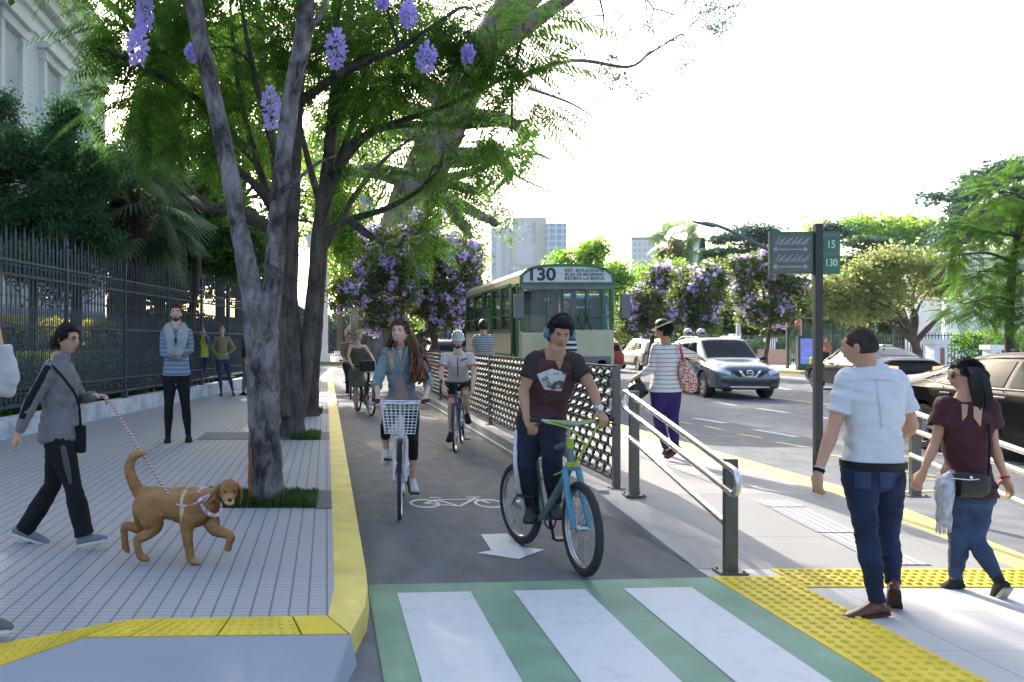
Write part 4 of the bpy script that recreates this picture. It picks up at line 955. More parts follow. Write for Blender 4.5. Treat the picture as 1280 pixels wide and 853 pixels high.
for s in (-1, 1):
    q = MB(); x = xm + s * .8; q.tube([(x, ft - .06, 1.05), (x, ft - .11, 1.05)], .12, 20); q.build('headlight', lamp_g, bus)
    q = MB(); xx = X0 - .1 if s < 0 else X1 + .22
    q.box((xx, ft - .2, 2.42), (.22, .08, .56)); mm_ = q.build('mirror', bgrey, bus, smooth=False, bevel=.02)
    q = MB(); q.tube([(X0 + .05 if s < 0 else X1 - .05, ft, 2.85), (xx, ft - .16, 2.86), (xx, ft - .2, 2.7)], .015, 6); q.tube([(X0 if s < 0 else X1, ft, 2.1), (xx, ft - .2, 2.15)], .012, 6); q.build('mirror_arm', blackm, bus)
    q = MB(); q.tube([(xm + .55 + s * .1, ft - .05, 1.62), (xm + .35 + s * .1, ft - .06, 2.2)], .012, 5); q.tube([(xm + .3 + s * .1, ft - .055, 1.95), (xm + .42 + s * .1, ft - .06, 2.4)], .008, 5); q.build('wiper', blackm, bus)
    for yy in (Y0 + 1.3, Y1 - 1.6):
        w_ = MB(); xx = X0 + .12 if s < 0 else X1 - .12; w_.tube([(xx - .12, yy, .45), (xx + .12, yy, .45)], .45, 28); wo = w_.build('wheel', tyre_m, bus, angle=40)
        w_ = MB(); w_.tube([(xx + s * .12, yy, .45), (xx + s * .15, yy, .45)], .25, 20); w_.build('rim', alloy, wo, angle=40)
q = MB()
for k in range(4):
    for s in (-1, 1):
        q.box((xm + s * .62, Y0 + 2.2 + k * 1.1, 1.05), (.75, .42, .08)); q.box((xm + s * .62, Y0 + 2.4 + k * 1.1, 1.35), (.75, .06, .6))
q.build('seats', bgreen, bus, smooth=False, bevel=.02)
q = MB(); q.tube([(X1 + .02, ft + .1, 3.05), (X1 + .55, ft - .2, 2.86)], .012, 5); q.build('antenna', blackm, bus)

# ---- modern buses with blue swirls
swirl = mat('blue_livery', (.25, .55, .75), .35, scale=.9, col2=(.02, .06, .12), thr=(.42, .55), coat=.5, stretch=(1, .5, 1.6))
def blue_bus(loc, label, L=10):
    t = thing('blue_bus', label, 'bus', loc); x, y = loc[0], loc[1]
    q = MB(); q.box((x, y + L / 2, 1.95), (2.4, L, 2.9)); q.build('body', swirl, t, smooth=False, bevel=.12)
    q = MB(); q.box((x, y - .01, 2.1), (2.1, .05, 1.5)); q.build('windscreen', glass('bus_dark_glass', (.02, .04, .06), .05, .9), t, smooth=False, bevel=.02)
    for s in (-1, 1):
        q = MB()
        for k in range(6): q.box((x + s * 1.2, y + .9 + k * 1.5, 2.3), (.03, 1.3, 1.0))
        q.build('window', MATS['bus_dark_glass'], t, smooth=False)
        q = MB(); q.box((x + s * .85, y - .02, .95), (.4, .06, .18)); q.build('headlight', lamp_g, t, smooth=False)
        for yy in (2.2, 7.6): q = MB(); q.tube([(x + s * 1.2, y + yy, .45), (x + s * .9, y + yy, .45)], .45, 20); q.build('wheel', tyre_m, t)
    q = MB(); q.box((x, y - .03, 3.1), (1.7, .04, .28)); q.build('route_display', plast, t, smooth=False)
blue_bus((7.45, 39, 0), 'dark bus with blue and yellow swirls left of the old bus, under the jacaranda')
blue_bus((9.6, 29, 0), 'bus with blue swirls seen through the windscreen of the old bus')

# ---- motorcycles with riders come later, with the people
# ================================================================ TREES AND PLANTS
rng = np.random.default_rng(11)
def barkmat(name, c0, c1, c2, scale, zs, bdist):
    m, nt, b = _nt(name); N, L = nt.nodes, nt.links
    tc = N.new('ShaderNodeTexCoord'); mp = N.new('ShaderNodeMapping'); mp.inputs['Scale'].default_value = (1, 1, zs); L.new(tc.outputs['Object'], mp.inputs[0])
    n = N.new('ShaderNodeTexNoise'); n.inputs['Scale'].default_value = scale; n.inputs['Detail'].default_value = 12; n.inputs['Roughness'].default_value = .72; n.inputs['Distortion'].default_value = .8; L.new(mp.outputs[0], n.inputs['Vector'])
    n2 = N.new('ShaderNodeTexNoise'); n2.inputs['Scale'].default_value = scale * .28; n2.inputs['Detail'].default_value = 3; L.new(tc.outputs['Object'], n2.inputs['Vector'])
    ad = N.new('ShaderNodeMath'); ad.operation = 'MULTIPLY_ADD'; ad.inputs[1].default_value = .55; L.new(n2.outputs['Fac'], ad.inputs[0]); L.new(n.outputs['Fac'], ad.inputs[2])
    r = N.new('ShaderNodeValToRGB'); e = r.color_ramp.elements; e[0].position = .66; e[0].color = (*c0, 1); e[1].position = .95; e[1].color = (*c2, 1); q = e.new(.78); q.color = (*c1, 1)
    L.new(ad.outputs[0], r.inputs[0]); L.new(r.outputs[0], b.inputs['Base Color']); b.inputs['Roughness'].default_value = .92
    w = N.new('ShaderNodeTexVoronoi'); w.feature = 'DISTANCE_TO_EDGE'; w.inputs['Scale'].default_value = scale * 2.2; L.new(mp.outputs[0], w.inputs['Vector'])
    mu = N.new('ShaderNodeMath'); mu.operation = 'MULTIPLY_ADD'; mu.inputs[1].default_value = .6; L.new(w.outputs['Distance'], mu.inputs[0]); L.new(n.outputs['Fac'], mu.inputs[2])
    bp = N.new('ShaderNodeBump'); bp.inputs['Strength'].default_value = .9; bp.inputs['Distance'].default_value = bdist; L.new(mu.outputs[0], bp.inputs['Height']); L.new(bp.outputs[0], b.inputs['Normal']); MATS[name] = m; return m
bark1 = barkmat('mottled_bark', (.035, .028, .03), (.15, .13, .135), (.31, .28, .30), 9, .4, .03)
bark2 = barkmat('grey_bark', (.05, .042, .038), (.10, .085, .078), (.15, .13, .115), 14, .18, .03)
bark3 = mat('brown_bark', (.08, .06, .05), .9, var=.4, scale=4, bump=.6, bscale=20)
bark4 = barkmat('pale_plated_bark', (.07, .055, .055), (.18, .145, .14), (.30, .25, .24), 2.2, .4, .12)
L_frond = leafmat('frond_leaves', (.024, .072, .014), (.10, .20, .024), .52)
L_dark = leafmat('dark_leaves', (.012, .035, .014), (.04, .085, .022), .3)
L_mid = leafmat('mid_leaves', (.03, .08, .015), (.08, .17, .03), .4)
L_bright = leafmat('bright_leaves', (.07, .16, .02), (.19, .30, .045), .55)
L_pale = leafmat('pale_leaves', (.12, .16, .05), (.24, .27, .10), .45)
L_teal = leafmat('teal_leaves', (.02, .06, .045), (.05, .12, .08), .3)
L_con = leafmat('conifer_leaves', (.022, .07, .028), (.06, .15, .05), .3)
L_brown = leafmat('brown_needles', (.05, .035, .02), (.09, .07, .035), .2)
L_fan = leafmat('fan_leaves', (.06, .12, .07), (.18, .26, .16), .35)
petal = leafmat('lilac_petals', (.34, .28, .56), (.66, .58, .84), .35)
petal2 = leafmat('violet_petals', (.46, .37, .60), (.76, .66, .86), .4)
L_yel = leafmat('yellow_flowers', (.35, .38, .02), (.6, .55, .03), .35)
L_ora = leafmat('orange_leaves', (.25, .13, .04), (.4, .2, .07), .35)
def unit(v): return v / np.maximum(1e-9, np.linalg.norm(v, axis=-1, keepdims=True))
def fronds(O, D, Ls, pairs=16, droop=.36, lw=.25, ll=.19):
    """compound leaves: O (n,3) bases, D (n,3) directions, Ls (n,) lengths -> leaflet quads"""
    n = len(O); t = (np.arange(pairs) + 1.0) / pairs
    D = unit(D); Z = np.array([0, 0, 1.]); S = unit(np.cross(D, Z) + rng.normal(0, .12, (n, 3)))
    dr = droop * (.6 + .8 * rng.random(n))
    P = O[:, None] + D[:, None] * (Ls[:, None] * t)[..., None] - Z * (dr[:, None] * Ls[:, None] * t ** 2)[..., None]
    T = unit(D[:, None] - Z * (2 * dr[:, None] * t)[..., None])
    le = Ls[:, None] * ll * (.35 + np.sin(PI * np.clip(t * .88 + .08, 0, 1)))[None] * .75
    out = []
    for s in (-1, 1):
        dir_ = unit(S[:, None] * s + T * .55 - Z * (.35 + .3 * rng.random((n, 1, 1))) + rng.normal(0, .08, (n, pairs, 3)))
        w = T * (le * lw)[..., None] * .5
        a = P; b = P + dir_ * (le * .45)[..., None] + w; c = P + dir_ * le[..., None]; d = P + dir_ * (le * .45)[..., None] - w
        out.append(np.stack([a, b, c, d], 2).reshape(-1, 4, 3))
    # rachis as thin quads
    R0 = np.concatenate([O[:, None], P[:, :-1]], 1); w = S[:, None] * (Ls * .007)[:, None, None]
    out.append(np.stack([R0 - w, R0 + w, P + w, P - w], 2).reshape(-1, 4, 3))
    return np.concatenate(out)
def in_ell(n, c, r, shell=.0):
    v = unit(rng.normal(size=(n, 3))); q = rng.random((n, 1)) ** (1 / 3.); q = shell + (1 - shell) * q
    return np.array(c) + v * q * np.array(r), v
def leaves(P, size, N=None, flat=0., asp=.55):
    """rhombic leaves at P"""
    n = len(P); d = unit(rng.normal(size=(n, 3)) * np.array([1, 1, 1 - flat])); e = unit(np.cross(d, rng.normal(size=(n, 3))))
    s = size * (.6 + .8 * rng.random((n, 1)))
    return np.stack([P - d * s * .5, P + e * s * asp * .5, P + d * s * .5, P - e * s * asp * .5], 1)
def clumps(cl, per, spread, size, count, flat=0., asp=.55, shell=.45, squash=.7):
    """cl: ellipsoids (centre, radii); leaves gathered in small sprays, with gaps"""
    out = []; vol = np.array([r[0] * r[1] * r[2] for _, r in cl]) ** .6; vol = vol / vol.sum()
    for (c, r), f in zip(cl, vol):
        k = max(3, int(count * f / per)); C_, v = in_ell(k, c, r, shell)
        P = np.repeat(C_, per, 0) + rng.normal(size=(k * per, 3)) * spread * np.array([1, 1, squash]) * (.5 + rng.random((k, 1)).repeat(per, 0))
        out.append(leaves(P, size, flat=flat, asp=asp))
    return np.concatenate(out)
def pe(px, py, rx, ry, Y, ry_d=None):
    """ellipsoid at photo position: centre and radii in metres"""
    s = Y / F; return (tuple(W(px, py, Y)), (rx * s, (ry_d if ry_d else (rx + ry) / 2 * s), ry * s))
def limb(mb, pts, r, k=5, n=10, wob=.03):
    C_ = catmull(pts, k); R = np.interp(np.linspace(0, len(pts) - 1, len(C_)), range(len(pts)), r)
    C_ = [p + Vector((random.gauss(0, 1), random.gauss(0, 1), random.gauss(0, 1))) * R[i] * wob * (i > 0) for i, p in enumerate(C_)]
    R = [q * (1 + random.gauss(0, .03)) for q in R]
    mb.tube(C_, R, n); return C_
def twigs(mb, start, d, L, r, depth, tips, spread=.7, up=.15, n=5):
    k = 4; pts = [Vector(start)]; dd = Vector(d).normalized()
    for i in range(k):
        dd = (dd + Vector((random.gauss(0, .16), random.gauss(0, .16), random.gauss(0, .14) + up * .3))).normalized(); pts.append(pts[-1] + dd * L / k)
    mb.tube(pts, list(np.linspace(r, r * .45, k + 1)), n)
    if depth <= 0: tips.append((pts[-1], dd.copy())); tips.append((pts[-2], dd.copy())); return
    for j in range(random.choice((2, 3, 3))):
        nd = (dd + Vector((random.gauss(0, spread), random.gauss(0, spread), random.gauss(0, spread * .7)))).normalized()
        twigs(mb, pts[-1 if j < 2 else -2], nd, L * random.uniform(.6, .85), r * .5, depth - 1, tips, spread, up, max(4, n - 1))
    return

def frond_cluster(cl, n, L, out_bias=.6, down=.12):
    O, D = [], []; vol = np.array([r[0] * r[1] * r[2] for _, r in cl]) ** .5; vol /= vol.sum()
    for (c, r), f in zip(cl, vol):
        # fronds start from a few twig ends inside the clump
        k = max(6, int(n * f)); kb = max(3, k // 7); B, _ = in_ell(kb, c, np.array(r) * .9)
        i = rng.integers(0, kb, k); o = B[i] + rng.normal(0, .05, (k, 3))
        d = unit(rng.normal(size=(k, 3)) * np.array([1, 1, .35])) + unit(o - np.array(c)) * out_bias - np.array([0, 0, down])
        O.append(o); D.append(d)
    O, D = np.concatenate(O), np.concatenate(D); return fronds(O, D, L * (.6 + .6 * rng.random(len(O))))
def blossoms(spots, per, size, bell=.045):
    out = []
    for c, r in spots:
        P, v = in_ell(per, c, r, .2)
        d = unit(v + rng.normal(0, .5, (per, 3)))
        for q in range(2):
            e = unit(np.cross(d, rng.normal(size=(per, 3)))); s = bell * (.6 + .7 * rng.random((per, 1)))
            out.append(np.stack([P, P + d * s * .7 + e * s * .45, P + d * s * 1.3, P + d * s * .7 - e * s * .45], 1))
    return np.concatenate(out)

# ---------------- tree 1: the near forked trunk
t1 = thing('tree', 'near forked tree with blotchy grey bark growing from the nearest grass pit', 'tree', G(334, 625, KZ))
Y = 7.1; mb = MB()
tp = lambda L, Y=Y: [W(a, b, Y) for a, b in L]
limb(mb, tp([(334, 632), (333, 600), (330, 540), (329, 470), (326, 415), (322, 375)]), [.185, .158, .15, .155, .165, .13], n=20, wob=.015)
limb(mb, tp([(324, 410), (312, 350), (298, 280), (283, 195), (262, 100), (243, 10), (232, -70), (205, -170)]), [.13, .10, .085, .088, .078, .085, .07, .05], n=16, wob=.02)
limb(mb, [W(330, 410, Y), W(341, 350, Y + .05), W(346, 280, Y + .1), W(354, 200, Y + .15), W(366, 110, Y + .15), W(380, 40, Y + .1), W(388, -60, Y), W(400, -170, Y)], [.13, .10, .085, .085, .08, .085, .07, .05], n=16, wob=.02)
limb(mb, tp([(376, 48), (392, 30), (404, 12), (412, -20)]), [.045, .03, .025, .02])
limb(mb, tp([(268, 120), (250, 70), (246, 40), (250, -20)]), [.03, .02, .018, .015])
limb(mb, tp([(350, 240), (372, 225), (395, 205), (420, 195)]), [.03, .02, .015, .01])
mb.build('trunk', bark1, t1, angle=80, fix=False)
cl1 = [((-1.6, 7.6, 6.6), (1.2, 1.6, 1.0)), ((-.2, 7.4, 7.0), (1.3, 1.6, .9)), ((1.0, 8.4, 7.2), (1.0, 1.6, .8)), ((-2.6, 9.0, 6.8), (1.3, 1.8, .9)), ((-1.0, 6.0, 6.8), (1.4, 1.2, .7))]
np_mesh('crown', frond_cluster(cl1, 420, .9), 4, L_frond, t1)
mb = MB(); A = W(311, 660, 6.95)
mb.tube([W(313, 560, 6.92), W(312.5, 600, 6.92), W(314, 628, 6.92), W(313, 636, 6.92)], [.012, .02, .018, .006], 8); mb.tube([W(314, 634, 6.9), W(311, 646, 6.9)], [.02, .008], 8)
o = mb.build('hanging_strap', mat('brown_leather', (.28, .10, .035), .5, var=.3), None); tag(o, 'thin reddish brown strap hanging against the left side of the near tree trunk', 'strap')

# ---------------- tree 2: several grey stems, wide branches
t2 = thing('tree', 'second tree from the camera, dark grey stems splitting low and long feathery branches', 'tree', G(362, 545, KZ))
Y = 11.9; mb = MB()
limb(mb, tp([(365, 552), (366, 520), (367, 470), (362, 400), (364, 300), (368, 200), (372, 110), (376, 20), (380, -80)], Y), [.24, .18, .15, .13, .12, .11, .10, .08, .06], n=16, wob=.02)
limb(mb, [W(372, 520, Y + .1), W(384, 440, Y + .1), W(392, 360, Y + .15), W(398, 290, Y + .2), W(410, 200, Y + .2), W(418, 110, Y + .2), W(420, 20, Y), W(424, -80, Y)], [.14, .12, .11, .10, .09, .08, .06, .05], n=14, wob=.02)
limb(mb, [W(358, 520, Y - .1), W(350, 430, Y - .1), W(352, 330, Y), W(345, 270, Y), W(322, 235, Y - .2), W(300, 215, Y - .4), W(262, 190, Y - .8), W(215, 172, Y - 1.2)], [.15, .13, .11, .10, .07, .06, .045, .02], n=12, wob=.02)
B2 = [[(398, 290, 12.1), (415, 235, 12.1), (440, 180, 12.0), (490, 155, 11.8), (545, 138, 11.4), (600, 112, 11.0), (640, 95, 10.6)],
      [(425, 205, 12.1), (470, 162, 12.0), (540, 155, 12), (600, 158, 11.8), (660, 150, 11.5)],
      [(395, 300, 12.1), (430, 278, 12.2), (480, 262, 12.0), (520, 240, 11.6), (550, 212, 11.2)],
      [(400, 270, 12.1), (428, 190, 12.6), (450, 120, 12.8), (462, 40, 13), (470, -40, 13)],
      [(345, 270, 11.9), (320, 200, 12.4), (300, 120, 12.6), (290, 40, 12.6), (285, -60, 12.6)],
      [(350, 290, 11.9), (300, 262, 11.2), (262, 255, 10.7), (230, 228, 10.4)],
      [(364, 240, 11.9), (335, 160, 11.5), (315, 80, 11.3), (300, 0, 11)],
      [(372, 130, 11.9), (430, 90, 11.2), (500, 60, 10.6), (560, 20, 10.2)],
      [(436, 275, 12.2), (470, 300, 11.9), (500, 310, 11.5)],
      [(320, 200, 12.4), (240, 120, 11.5), (170, 80, 10.6), (120, 60, 10.2)]]
for b_ in B2: limb(mb, [W(*q) for q in b_], list(np.linspace(.08, .018, len(b_))), n=9)
cl2 = [pe(*a) for a in ((150, 20, 35, 35, 10.5), (185, 70, 60, 40, 10.8), (150, 130, 55, 45, 10.6), (235, 150, 50, 55, 11), (265, 60, 50, 65, 11.4), (330, 40, 60, 50, 12), (420, 35, 60, 45, 12), (480, 70, 65, 45, 11.4), (520, 30, 60, 40, 11),
       (560, 90, 55, 40, 10.8), (620, 60, 50, 45, 10.4), (655, 105, 42, 40, 10.2), (640, 165, 30, 30, 10.0), (480, 120, 50, 30, 11.6), (560, 185, 40, 30, 11.4), (535, 225, 40, 25, 11.2), (600, 20, 50, 30, 10.5), (430, 100, 30, 30, 12), (300, 130, 25, 30, 12), (510, 300, 40, 18, 11.4),
       (660, 40, 35, 30, 10.2), (300, -60, 120, 50, 11.5), (450, -60, 90, 50, 11), (200, -50, 90, 50, 10.5), (400, 130, 22, 30, 12.2), (450, 200, 30, 22, 12.2))]
o = None
tips = [(W(*b_[-1]), None) for b_ in B2]
for c, r in cl2:                                               # twigs reaching into every clump
    c = Vector(c); near = min(([W(*q) for b_ in B2 for q in b_]), key=lambda q: (q - c).length)
    limb(mb, [near, near.lerp(c, .5) + Vector((0, 0, .12)), c], [.03, .018, .008], n=6)
    for k in range(3):
        e = c + Vector((random.uniform(-1, 1) * r[0], random.uniform(-1, 1) * r[1], random.uniform(-1, .6) * r[2])) * .8; limb(mb, [c, c.lerp(e, .5) + Vector((0, 0, .05)), e], [.012, .009, .005], n=5)
mb.build('trunk', bark2, t2, angle=80, fix=False)
np_mesh('crown', frond_cluster(cl2, 1400, .92, .5, .18), 4, L_frond, t2)
fl = [pe(px, py, rx, ry, Yd) for px, py, rx, ry, Yd in ((180, 18, 8, 20, 9.2), (172, 58, 10, 22, 9.2), (338, 135, 10, 26, 10.2), (420, 62, 11, 24, 10), (511, 18, 9, 14, 9.6), (533, 72, 9, 16, 9.6), (240, 66, 4, 8, 9.5), (478, 2, 4, 7, 9.7), (585, 68, 4, 8, 9.6))]
np_mesh('blossoms', blossoms(fl, 170, .02, .05), 4, petal, t2)

# ---------------- tree 3 behind it
t3 = thing('tree', 'third tree in the row, dark stems just behind the second one', 'tree', G(388, 520, KZ))
Y = 15.2; mb = MB()
limb(mb, tp([(384, 521), (386, 480), (392, 420), (398, 350), (405, 270), (418, 180), (430, 90), (440, -20)], Y), [.27, .20, .17, .15, .14, .12, .10, .07], n=14, wob=.02)
limb(mb, tp([(378, 500), (368, 400), (356, 300), (344, 200), (330, 100), (320, -20)], Y), [.16, .13, .11, .10, .08, .06], n=12, wob=.02)
for b_ in ([(400, 320, 15.2), (440, 250, 15.4), (480, 200, 15.6), (520, 170, 16)], [(356, 300, 15.2), (300, 270, 15), (250, 260, 15), (215, 230, 15)], [(405, 270, 15), (380, 180, 15), (362, 80, 15)], [(410, 240, 15.2), (460, 140, 16), (500, 60, 16.5)]):
    limb(mb, [W(*q) for q in b_], list(np.linspace(.09, .02, len(b_))), n=8)
mb.build('trunk', bark3, t3, angle=80, fix=False)
cl3 = [pe(*a) for a in ((300, 75, 40, 30, 16), (345, 45, 40, 30, 16), (385, 75, 36, 30, 16), (425, 40, 30, 28, 16), (218, 158, 40, 26, 16), (185, 115, 40, 30, 16), (255, 120, 36, 30, 16), (300, 190, 35, 35, 15.5), (450, 30, 70, 50, 16), (350, -20, 90, 50, 15.5), (230, 20, 70, 40, 15), (470, 120, 40, 30, 16), (390, 60, 35, 40, 16), (510, 40, 40, 40, 16), (200, 90, 50, 50, 15), (490, -60, 60, 50, 16), (420, -90, 120, 50, 16), (150, -60, 100, 60, 15), (250, -120, 130, 60, 15), (400, -150, 120, 50, 16))]
np_mesh('crown', frond_cluster(cl3, 2250, .95, .5, .2), 4, L_frond, t3)

# ---------------- generic broad tree
def tree(label, base, trunk_pts, rad, cl, leafm, n, size, bark=bark3, per=26, spread=.3, group=None, blossom=None, name='tree', flat=0., shell=.45, squash=.7, asp=.6, frond=None, limbs=None, extra=None, lobes=5):
    t = thing(name, label, 'tree', base, 0, group); mb = MB()
    P = [Vector(q) for q in trunk_pts]; C_ = limb(mb, P, list(np.linspace(rad, rad * .55, len(P))), n=12)
    for c, r in cl:
        c = Vector(c); s = min(C_[len(C_) // 2:], key=lambda q: (q - c).length); m_ = s.lerp(c, .5); m_.z += (c - s).length * .08
        limb(mb, [s, m_ + Vector((random.gauss(0, .1), random.gauss(0, .1), 0)) * (c - s).length, c], [rad * .42, rad * .25, rad * .1], n=7)
        for k in range(3):
            e = c + Vector((random.uniform(-1, 1) * r[0], random.uniform(-1, 1) * r[1], random.uniform(-.8, 1) * r[2])) * .8; limb(mb, [c, c.lerp(e, .5), e], [rad * .12, rad * .08, rad * .03], n=5)
    if limbs:
        for pts, r_ in limbs: limb(mb, pts, r_, n=8)
    mb.build('trunk', bark, t, angle=80, fix=False)
    if frond is None and lobes:
        c2 = []
        for c, r in cl:
            c, r = np.array(c), np.array(r)
            for _ in range(lobes): d_ = unit(rng.normal(size=3)) * r * random.uniform(.35, .95); f_ = random.uniform(.36, .66); c2.append((tuple(c + d_), tuple(r * f_)))
        cl = c2
    V = clumps(cl, per, spread, size, n, flat, asp, shell, squash) if frond is None else frond_cluster(cl, n, frond)
    np_mesh('crown', V, 4, leafm, t)
    if blossom:
        nb, br, per_b, bell = blossom; S = []; br_ = br
        for c, r in cl:
            k = max(2, int(nb * (r[0] * r[2]) / sum(q[1][0] * q[1][2] for q in cl))); P, v = in_ell(k, c, r, .6)
            S += [(p - np.array([0, .2 * br, 0]), (br * .7, br * .7, br * random.uniform(.8, 1.6))) for p in P]
        np_mesh('blossoms', blossoms(S, per_b, 0, bell), 4, petal2, t)
    return t
def G0(px, Y, z=0): return Vector(((px - CX) * Y / F, Y, z))
# jacaranda beside the lane
Y = 27.
tree('jacaranda covered in lilac blossom behind the woman with the basket, overhanging the lane', G0(545, Y), [G0(545, Y), W(545, 440, Y), W(538, 405, Y), W(525, 370, Y)], .16,
     [pe(*a) for a in ((455, 330, 38, 30, 26.5), (440, 370, 30, 30, 26.5), (500, 300, 40, 30, 27), (545, 330, 40, 32, 27), (500, 355, 42, 32, 27), (575, 320, 26, 24, 27), (585, 360, 20, 22, 27), (545, 375, 38, 26, 27), (470, 395, 34, 20, 27), (530, 280, 25, 16, 27))],
     leafmat('olive_leaves', (.04, .07, .014), (.13, .16, .035), .5), 30000, .13, per=20, spread=.16, blossom=(420, .11, 22, .11), name='jacaranda', limbs=[([W(525, 420, Y), W(560, 400, Y), W(590, 370, Y)], [.09, .06, .03]), ([W(538, 430, Y), W(500, 410, Y), W(470, 380, Y)], [.08, .06, .03])])
jn = 'lilac jacarandas along the avenue'
JM = leafmat('jacaranda_leaves', (.04, .075, .016), (.12, .16, .04), .5)
for px, Yd, lb, cl in ((812, 38, 'lilac jacaranda left of the palm tree, above the silver car', ((800, 375, 24, 26), (825, 360, 26, 24), (835, 395, 24, 20), (795, 400, 16, 14))),
                       (872, 36, 'lilac jacaranda above the blue car, middle one of the avenue', ((860, 360, 24, 24), (885, 372, 22, 26), (865, 395, 26, 18), (892, 350, 10, 10))),
                       (957, 40, 'lilac jacaranda left of the route sign with a slim forked trunk', ((935, 335, 24, 24), (965, 330, 28, 24), (925, 370, 20, 20), (960, 375, 30, 26), (990, 365, 20, 22), (945, 400, 20, 14)))):
    tree(lb, G0(px, Yd), [G0(px, Yd), W(px, 445, Yd), W(px + 4, 415, Yd), W(px, 385, Yd)], .14, [pe(*(a + (Yd,))) for a in cl], JM, 17000, .17, per=18, spread=.2, group=jn, blossom=(240, .15, 13, .16), name='jacaranda')
# giant leaning tree at the far end of the lane
Y = 50.
gt = tree('giant old tree with a massive leaning limb and pale bark beyond the lane', G0(467, Y), [G0(467, Y), W(465, 430, Y), W(475, 380, Y), W(497, 300, Y), W(525, 230, Y), W(560, 150, Y), W(600, 70, Y), (W(650, 0, Y)), W(720, -70, Y)], 1.9,
     [pe(*a) for a in ((640, 215, 30, 35, 46), (620, 280, 28, 18, 46), (600, 240, 30, 30, 47), (570, 270, 35, 25, 48), (660, 170, 22, 22, 46), (560, 60, 60, 50, 48), (640, -60, 120, 40, 48), (480, 160, 60, 60, 49), (420, 220, 40, 40, 49), (450, 60, 60, 60, 49), (590, 300, 20, 14, 47))],
     leafmat('fresh_leaves', (.05, .11, .03), (.13, .22, .07), .5), 26000, .2, bark=bark4, per=22, spread=.45, name='giant_tree', asp=.5,
     limbs=[([W(600, 70, Y), W(690, 10, 47), W(760, -40, 45)], [.9, .5, .3]), ([W(525, 230, Y), W(590, 215, 48), W(650, 190, 46), W(690, 200, 46)], [.5, .25, .12, .05]), ([W(640, 100, 48), W(715, 76, 46), W(785, 84, 46), (W(812, 65, 46))], [.22, .12, .09, .06]), ([W(560, 150, 50), W(480, 120, 49), W(430, 40, 49)], [.6, .4, .2]), ([W(475, 390, 50), W(440, 300, 50), W(415, 200, 50)], [.8, .5, .3]),
            ([W(640, 215, 46), W(655, 225, 46), W(700, 245, 46)], [.1, .06, .03]), ([W(660, 110, 46), W(715, 130, 45), W(745, 150, 45)], [.12, .06, .03])])
mb = MB(); tips = []
for a, b_, L, r in (((735, -30, 46), (785, 60, 46), 3.4, .09), ((765, -40, 46), (830, 40, 45), 3.6, .09), ((800, 78, 46), (850, 40, 46), 2.0, .06), ((812, 66, 46), (870, 50, 45), 2.2, .06), ((700, -20, 46), (740, 60, 45), 3.0, .06), ((850, -10, 45), (900, 10, 45), 1.6, .05), ((800, -20, 46), (860, -10, 46), 2.4, .07)):
    A, B = W(*a), W(*b_); twigs(mb, A, B - A, L, r, 3, tips, .55, .0)
mb.build('branches', bark3, gt, angle=80, fix=False)
P = np.array([tuple(q[0]) for q in tips for _ in range(14)]) + rng.normal(0, .22, (len(tips) * 14, 3)) * np.array([1, 1, .6])
np_mesh('twig_leaves', leaves(P, .17, asp=.5), 4, L_teal, gt)

# ---------------- background trees across the avenue
bg = 'trees of the park beyond the avenue'
def bt(label, px, Yd, cl, m_, n, size, spread=.5, rad=.25, group=None, **k):
    tree(label, G0(px, Yd), [G0(px, Yd), W(px, 440, Yd), W(px + 3, 410, Yd)], rad, [pe(*(a + (Yd,))) for a in cl], m_, n, size, spread=spread, group=bg, **k)
bt('airy yellow-green tree right behind the roof of the old bus', 745, 62, ((745, 322, 22, 18), (715, 330, 22, 14), (770, 345, 20, 16), (735, 350, 30, 14), (700, 345, 16, 14)), L_bright, 9000, .3, .35)
bt('bright low tree between the old bus and the jacarandas', 790, 66, ((770, 372, 30, 22), (800, 350, 30, 12), (830, 340, 26, 10), (765, 400, 30, 20), (790, 420, 25, 14)), L_bright, 14000, .3)
bt('pale tree with bare twisted boughs behind the silver car', 785, 60, ((775, 410, 16, 12), (800, 415, 18, 12), (790, 395, 20, 10)), L_pale, 3500, .28)
bt('dark spreading cedar above the jacaranda, left of the route sign', 930, 78, ((930, 300, 34, 8), (945, 288, 22, 6), (915, 318, 30, 8), (950, 318, 34, 10), (905, 335, 26, 10), (925, 355, 45, 18), (960, 300, 20, 8)), L_teal, 16000, .34, .5, flat=.5, squash=.3, shell=.1)
bt('bright green tree peeping over the left end of the route sign', 925, 95, ((905, 325, 14, 8), (955, 330, 30, 12), (895, 345, 18, 12)), L_bright, 5000, .45, .6)
bt('dark layered cedar just right of the route sign', 1075, 72, ((1075, 300, 32, 8), (1090, 320, 40, 10), (1060, 335, 40, 12), (1040, 290, 20, 7), (1110, 340, 30, 10)), L_teal, 15000, .34, .5, flat=.5, squash=.3, shell=.1)
bt('wide bright green canopy on the skyline right of the cedar', 1135, 85, ((1100, 288, 40, 14), (1150, 292, 34, 18), (1050, 290, 26, 10), (1135, 320, 40, 16), (1180, 310, 24, 20), (1020, 300, 20, 12)), L_bright, 18000, .42, .7)
bt('tall dark blue-green cedar on the skyline behind the feathery tree', 1215, 60, ((1185, 265, 22, 30), (1215, 240, 28, 16), (1240, 225, 30, 14), (1270, 215, 30, 20), (1225, 275, 40, 20), (1265, 270, 40, 30), (1190, 300, 20, 16)), L_teal, 20000, .32, .5, rad=.4, flat=.3, squash=.4, shell=.1)
bt('green park tree filling the gap left of the ad panel', 905, 64, ((900, 400, 30, 24), (880, 425, 24, 14), (930, 410, 22, 20), (915, 375, 20, 14)), L_mid, 13000, .3, .5)
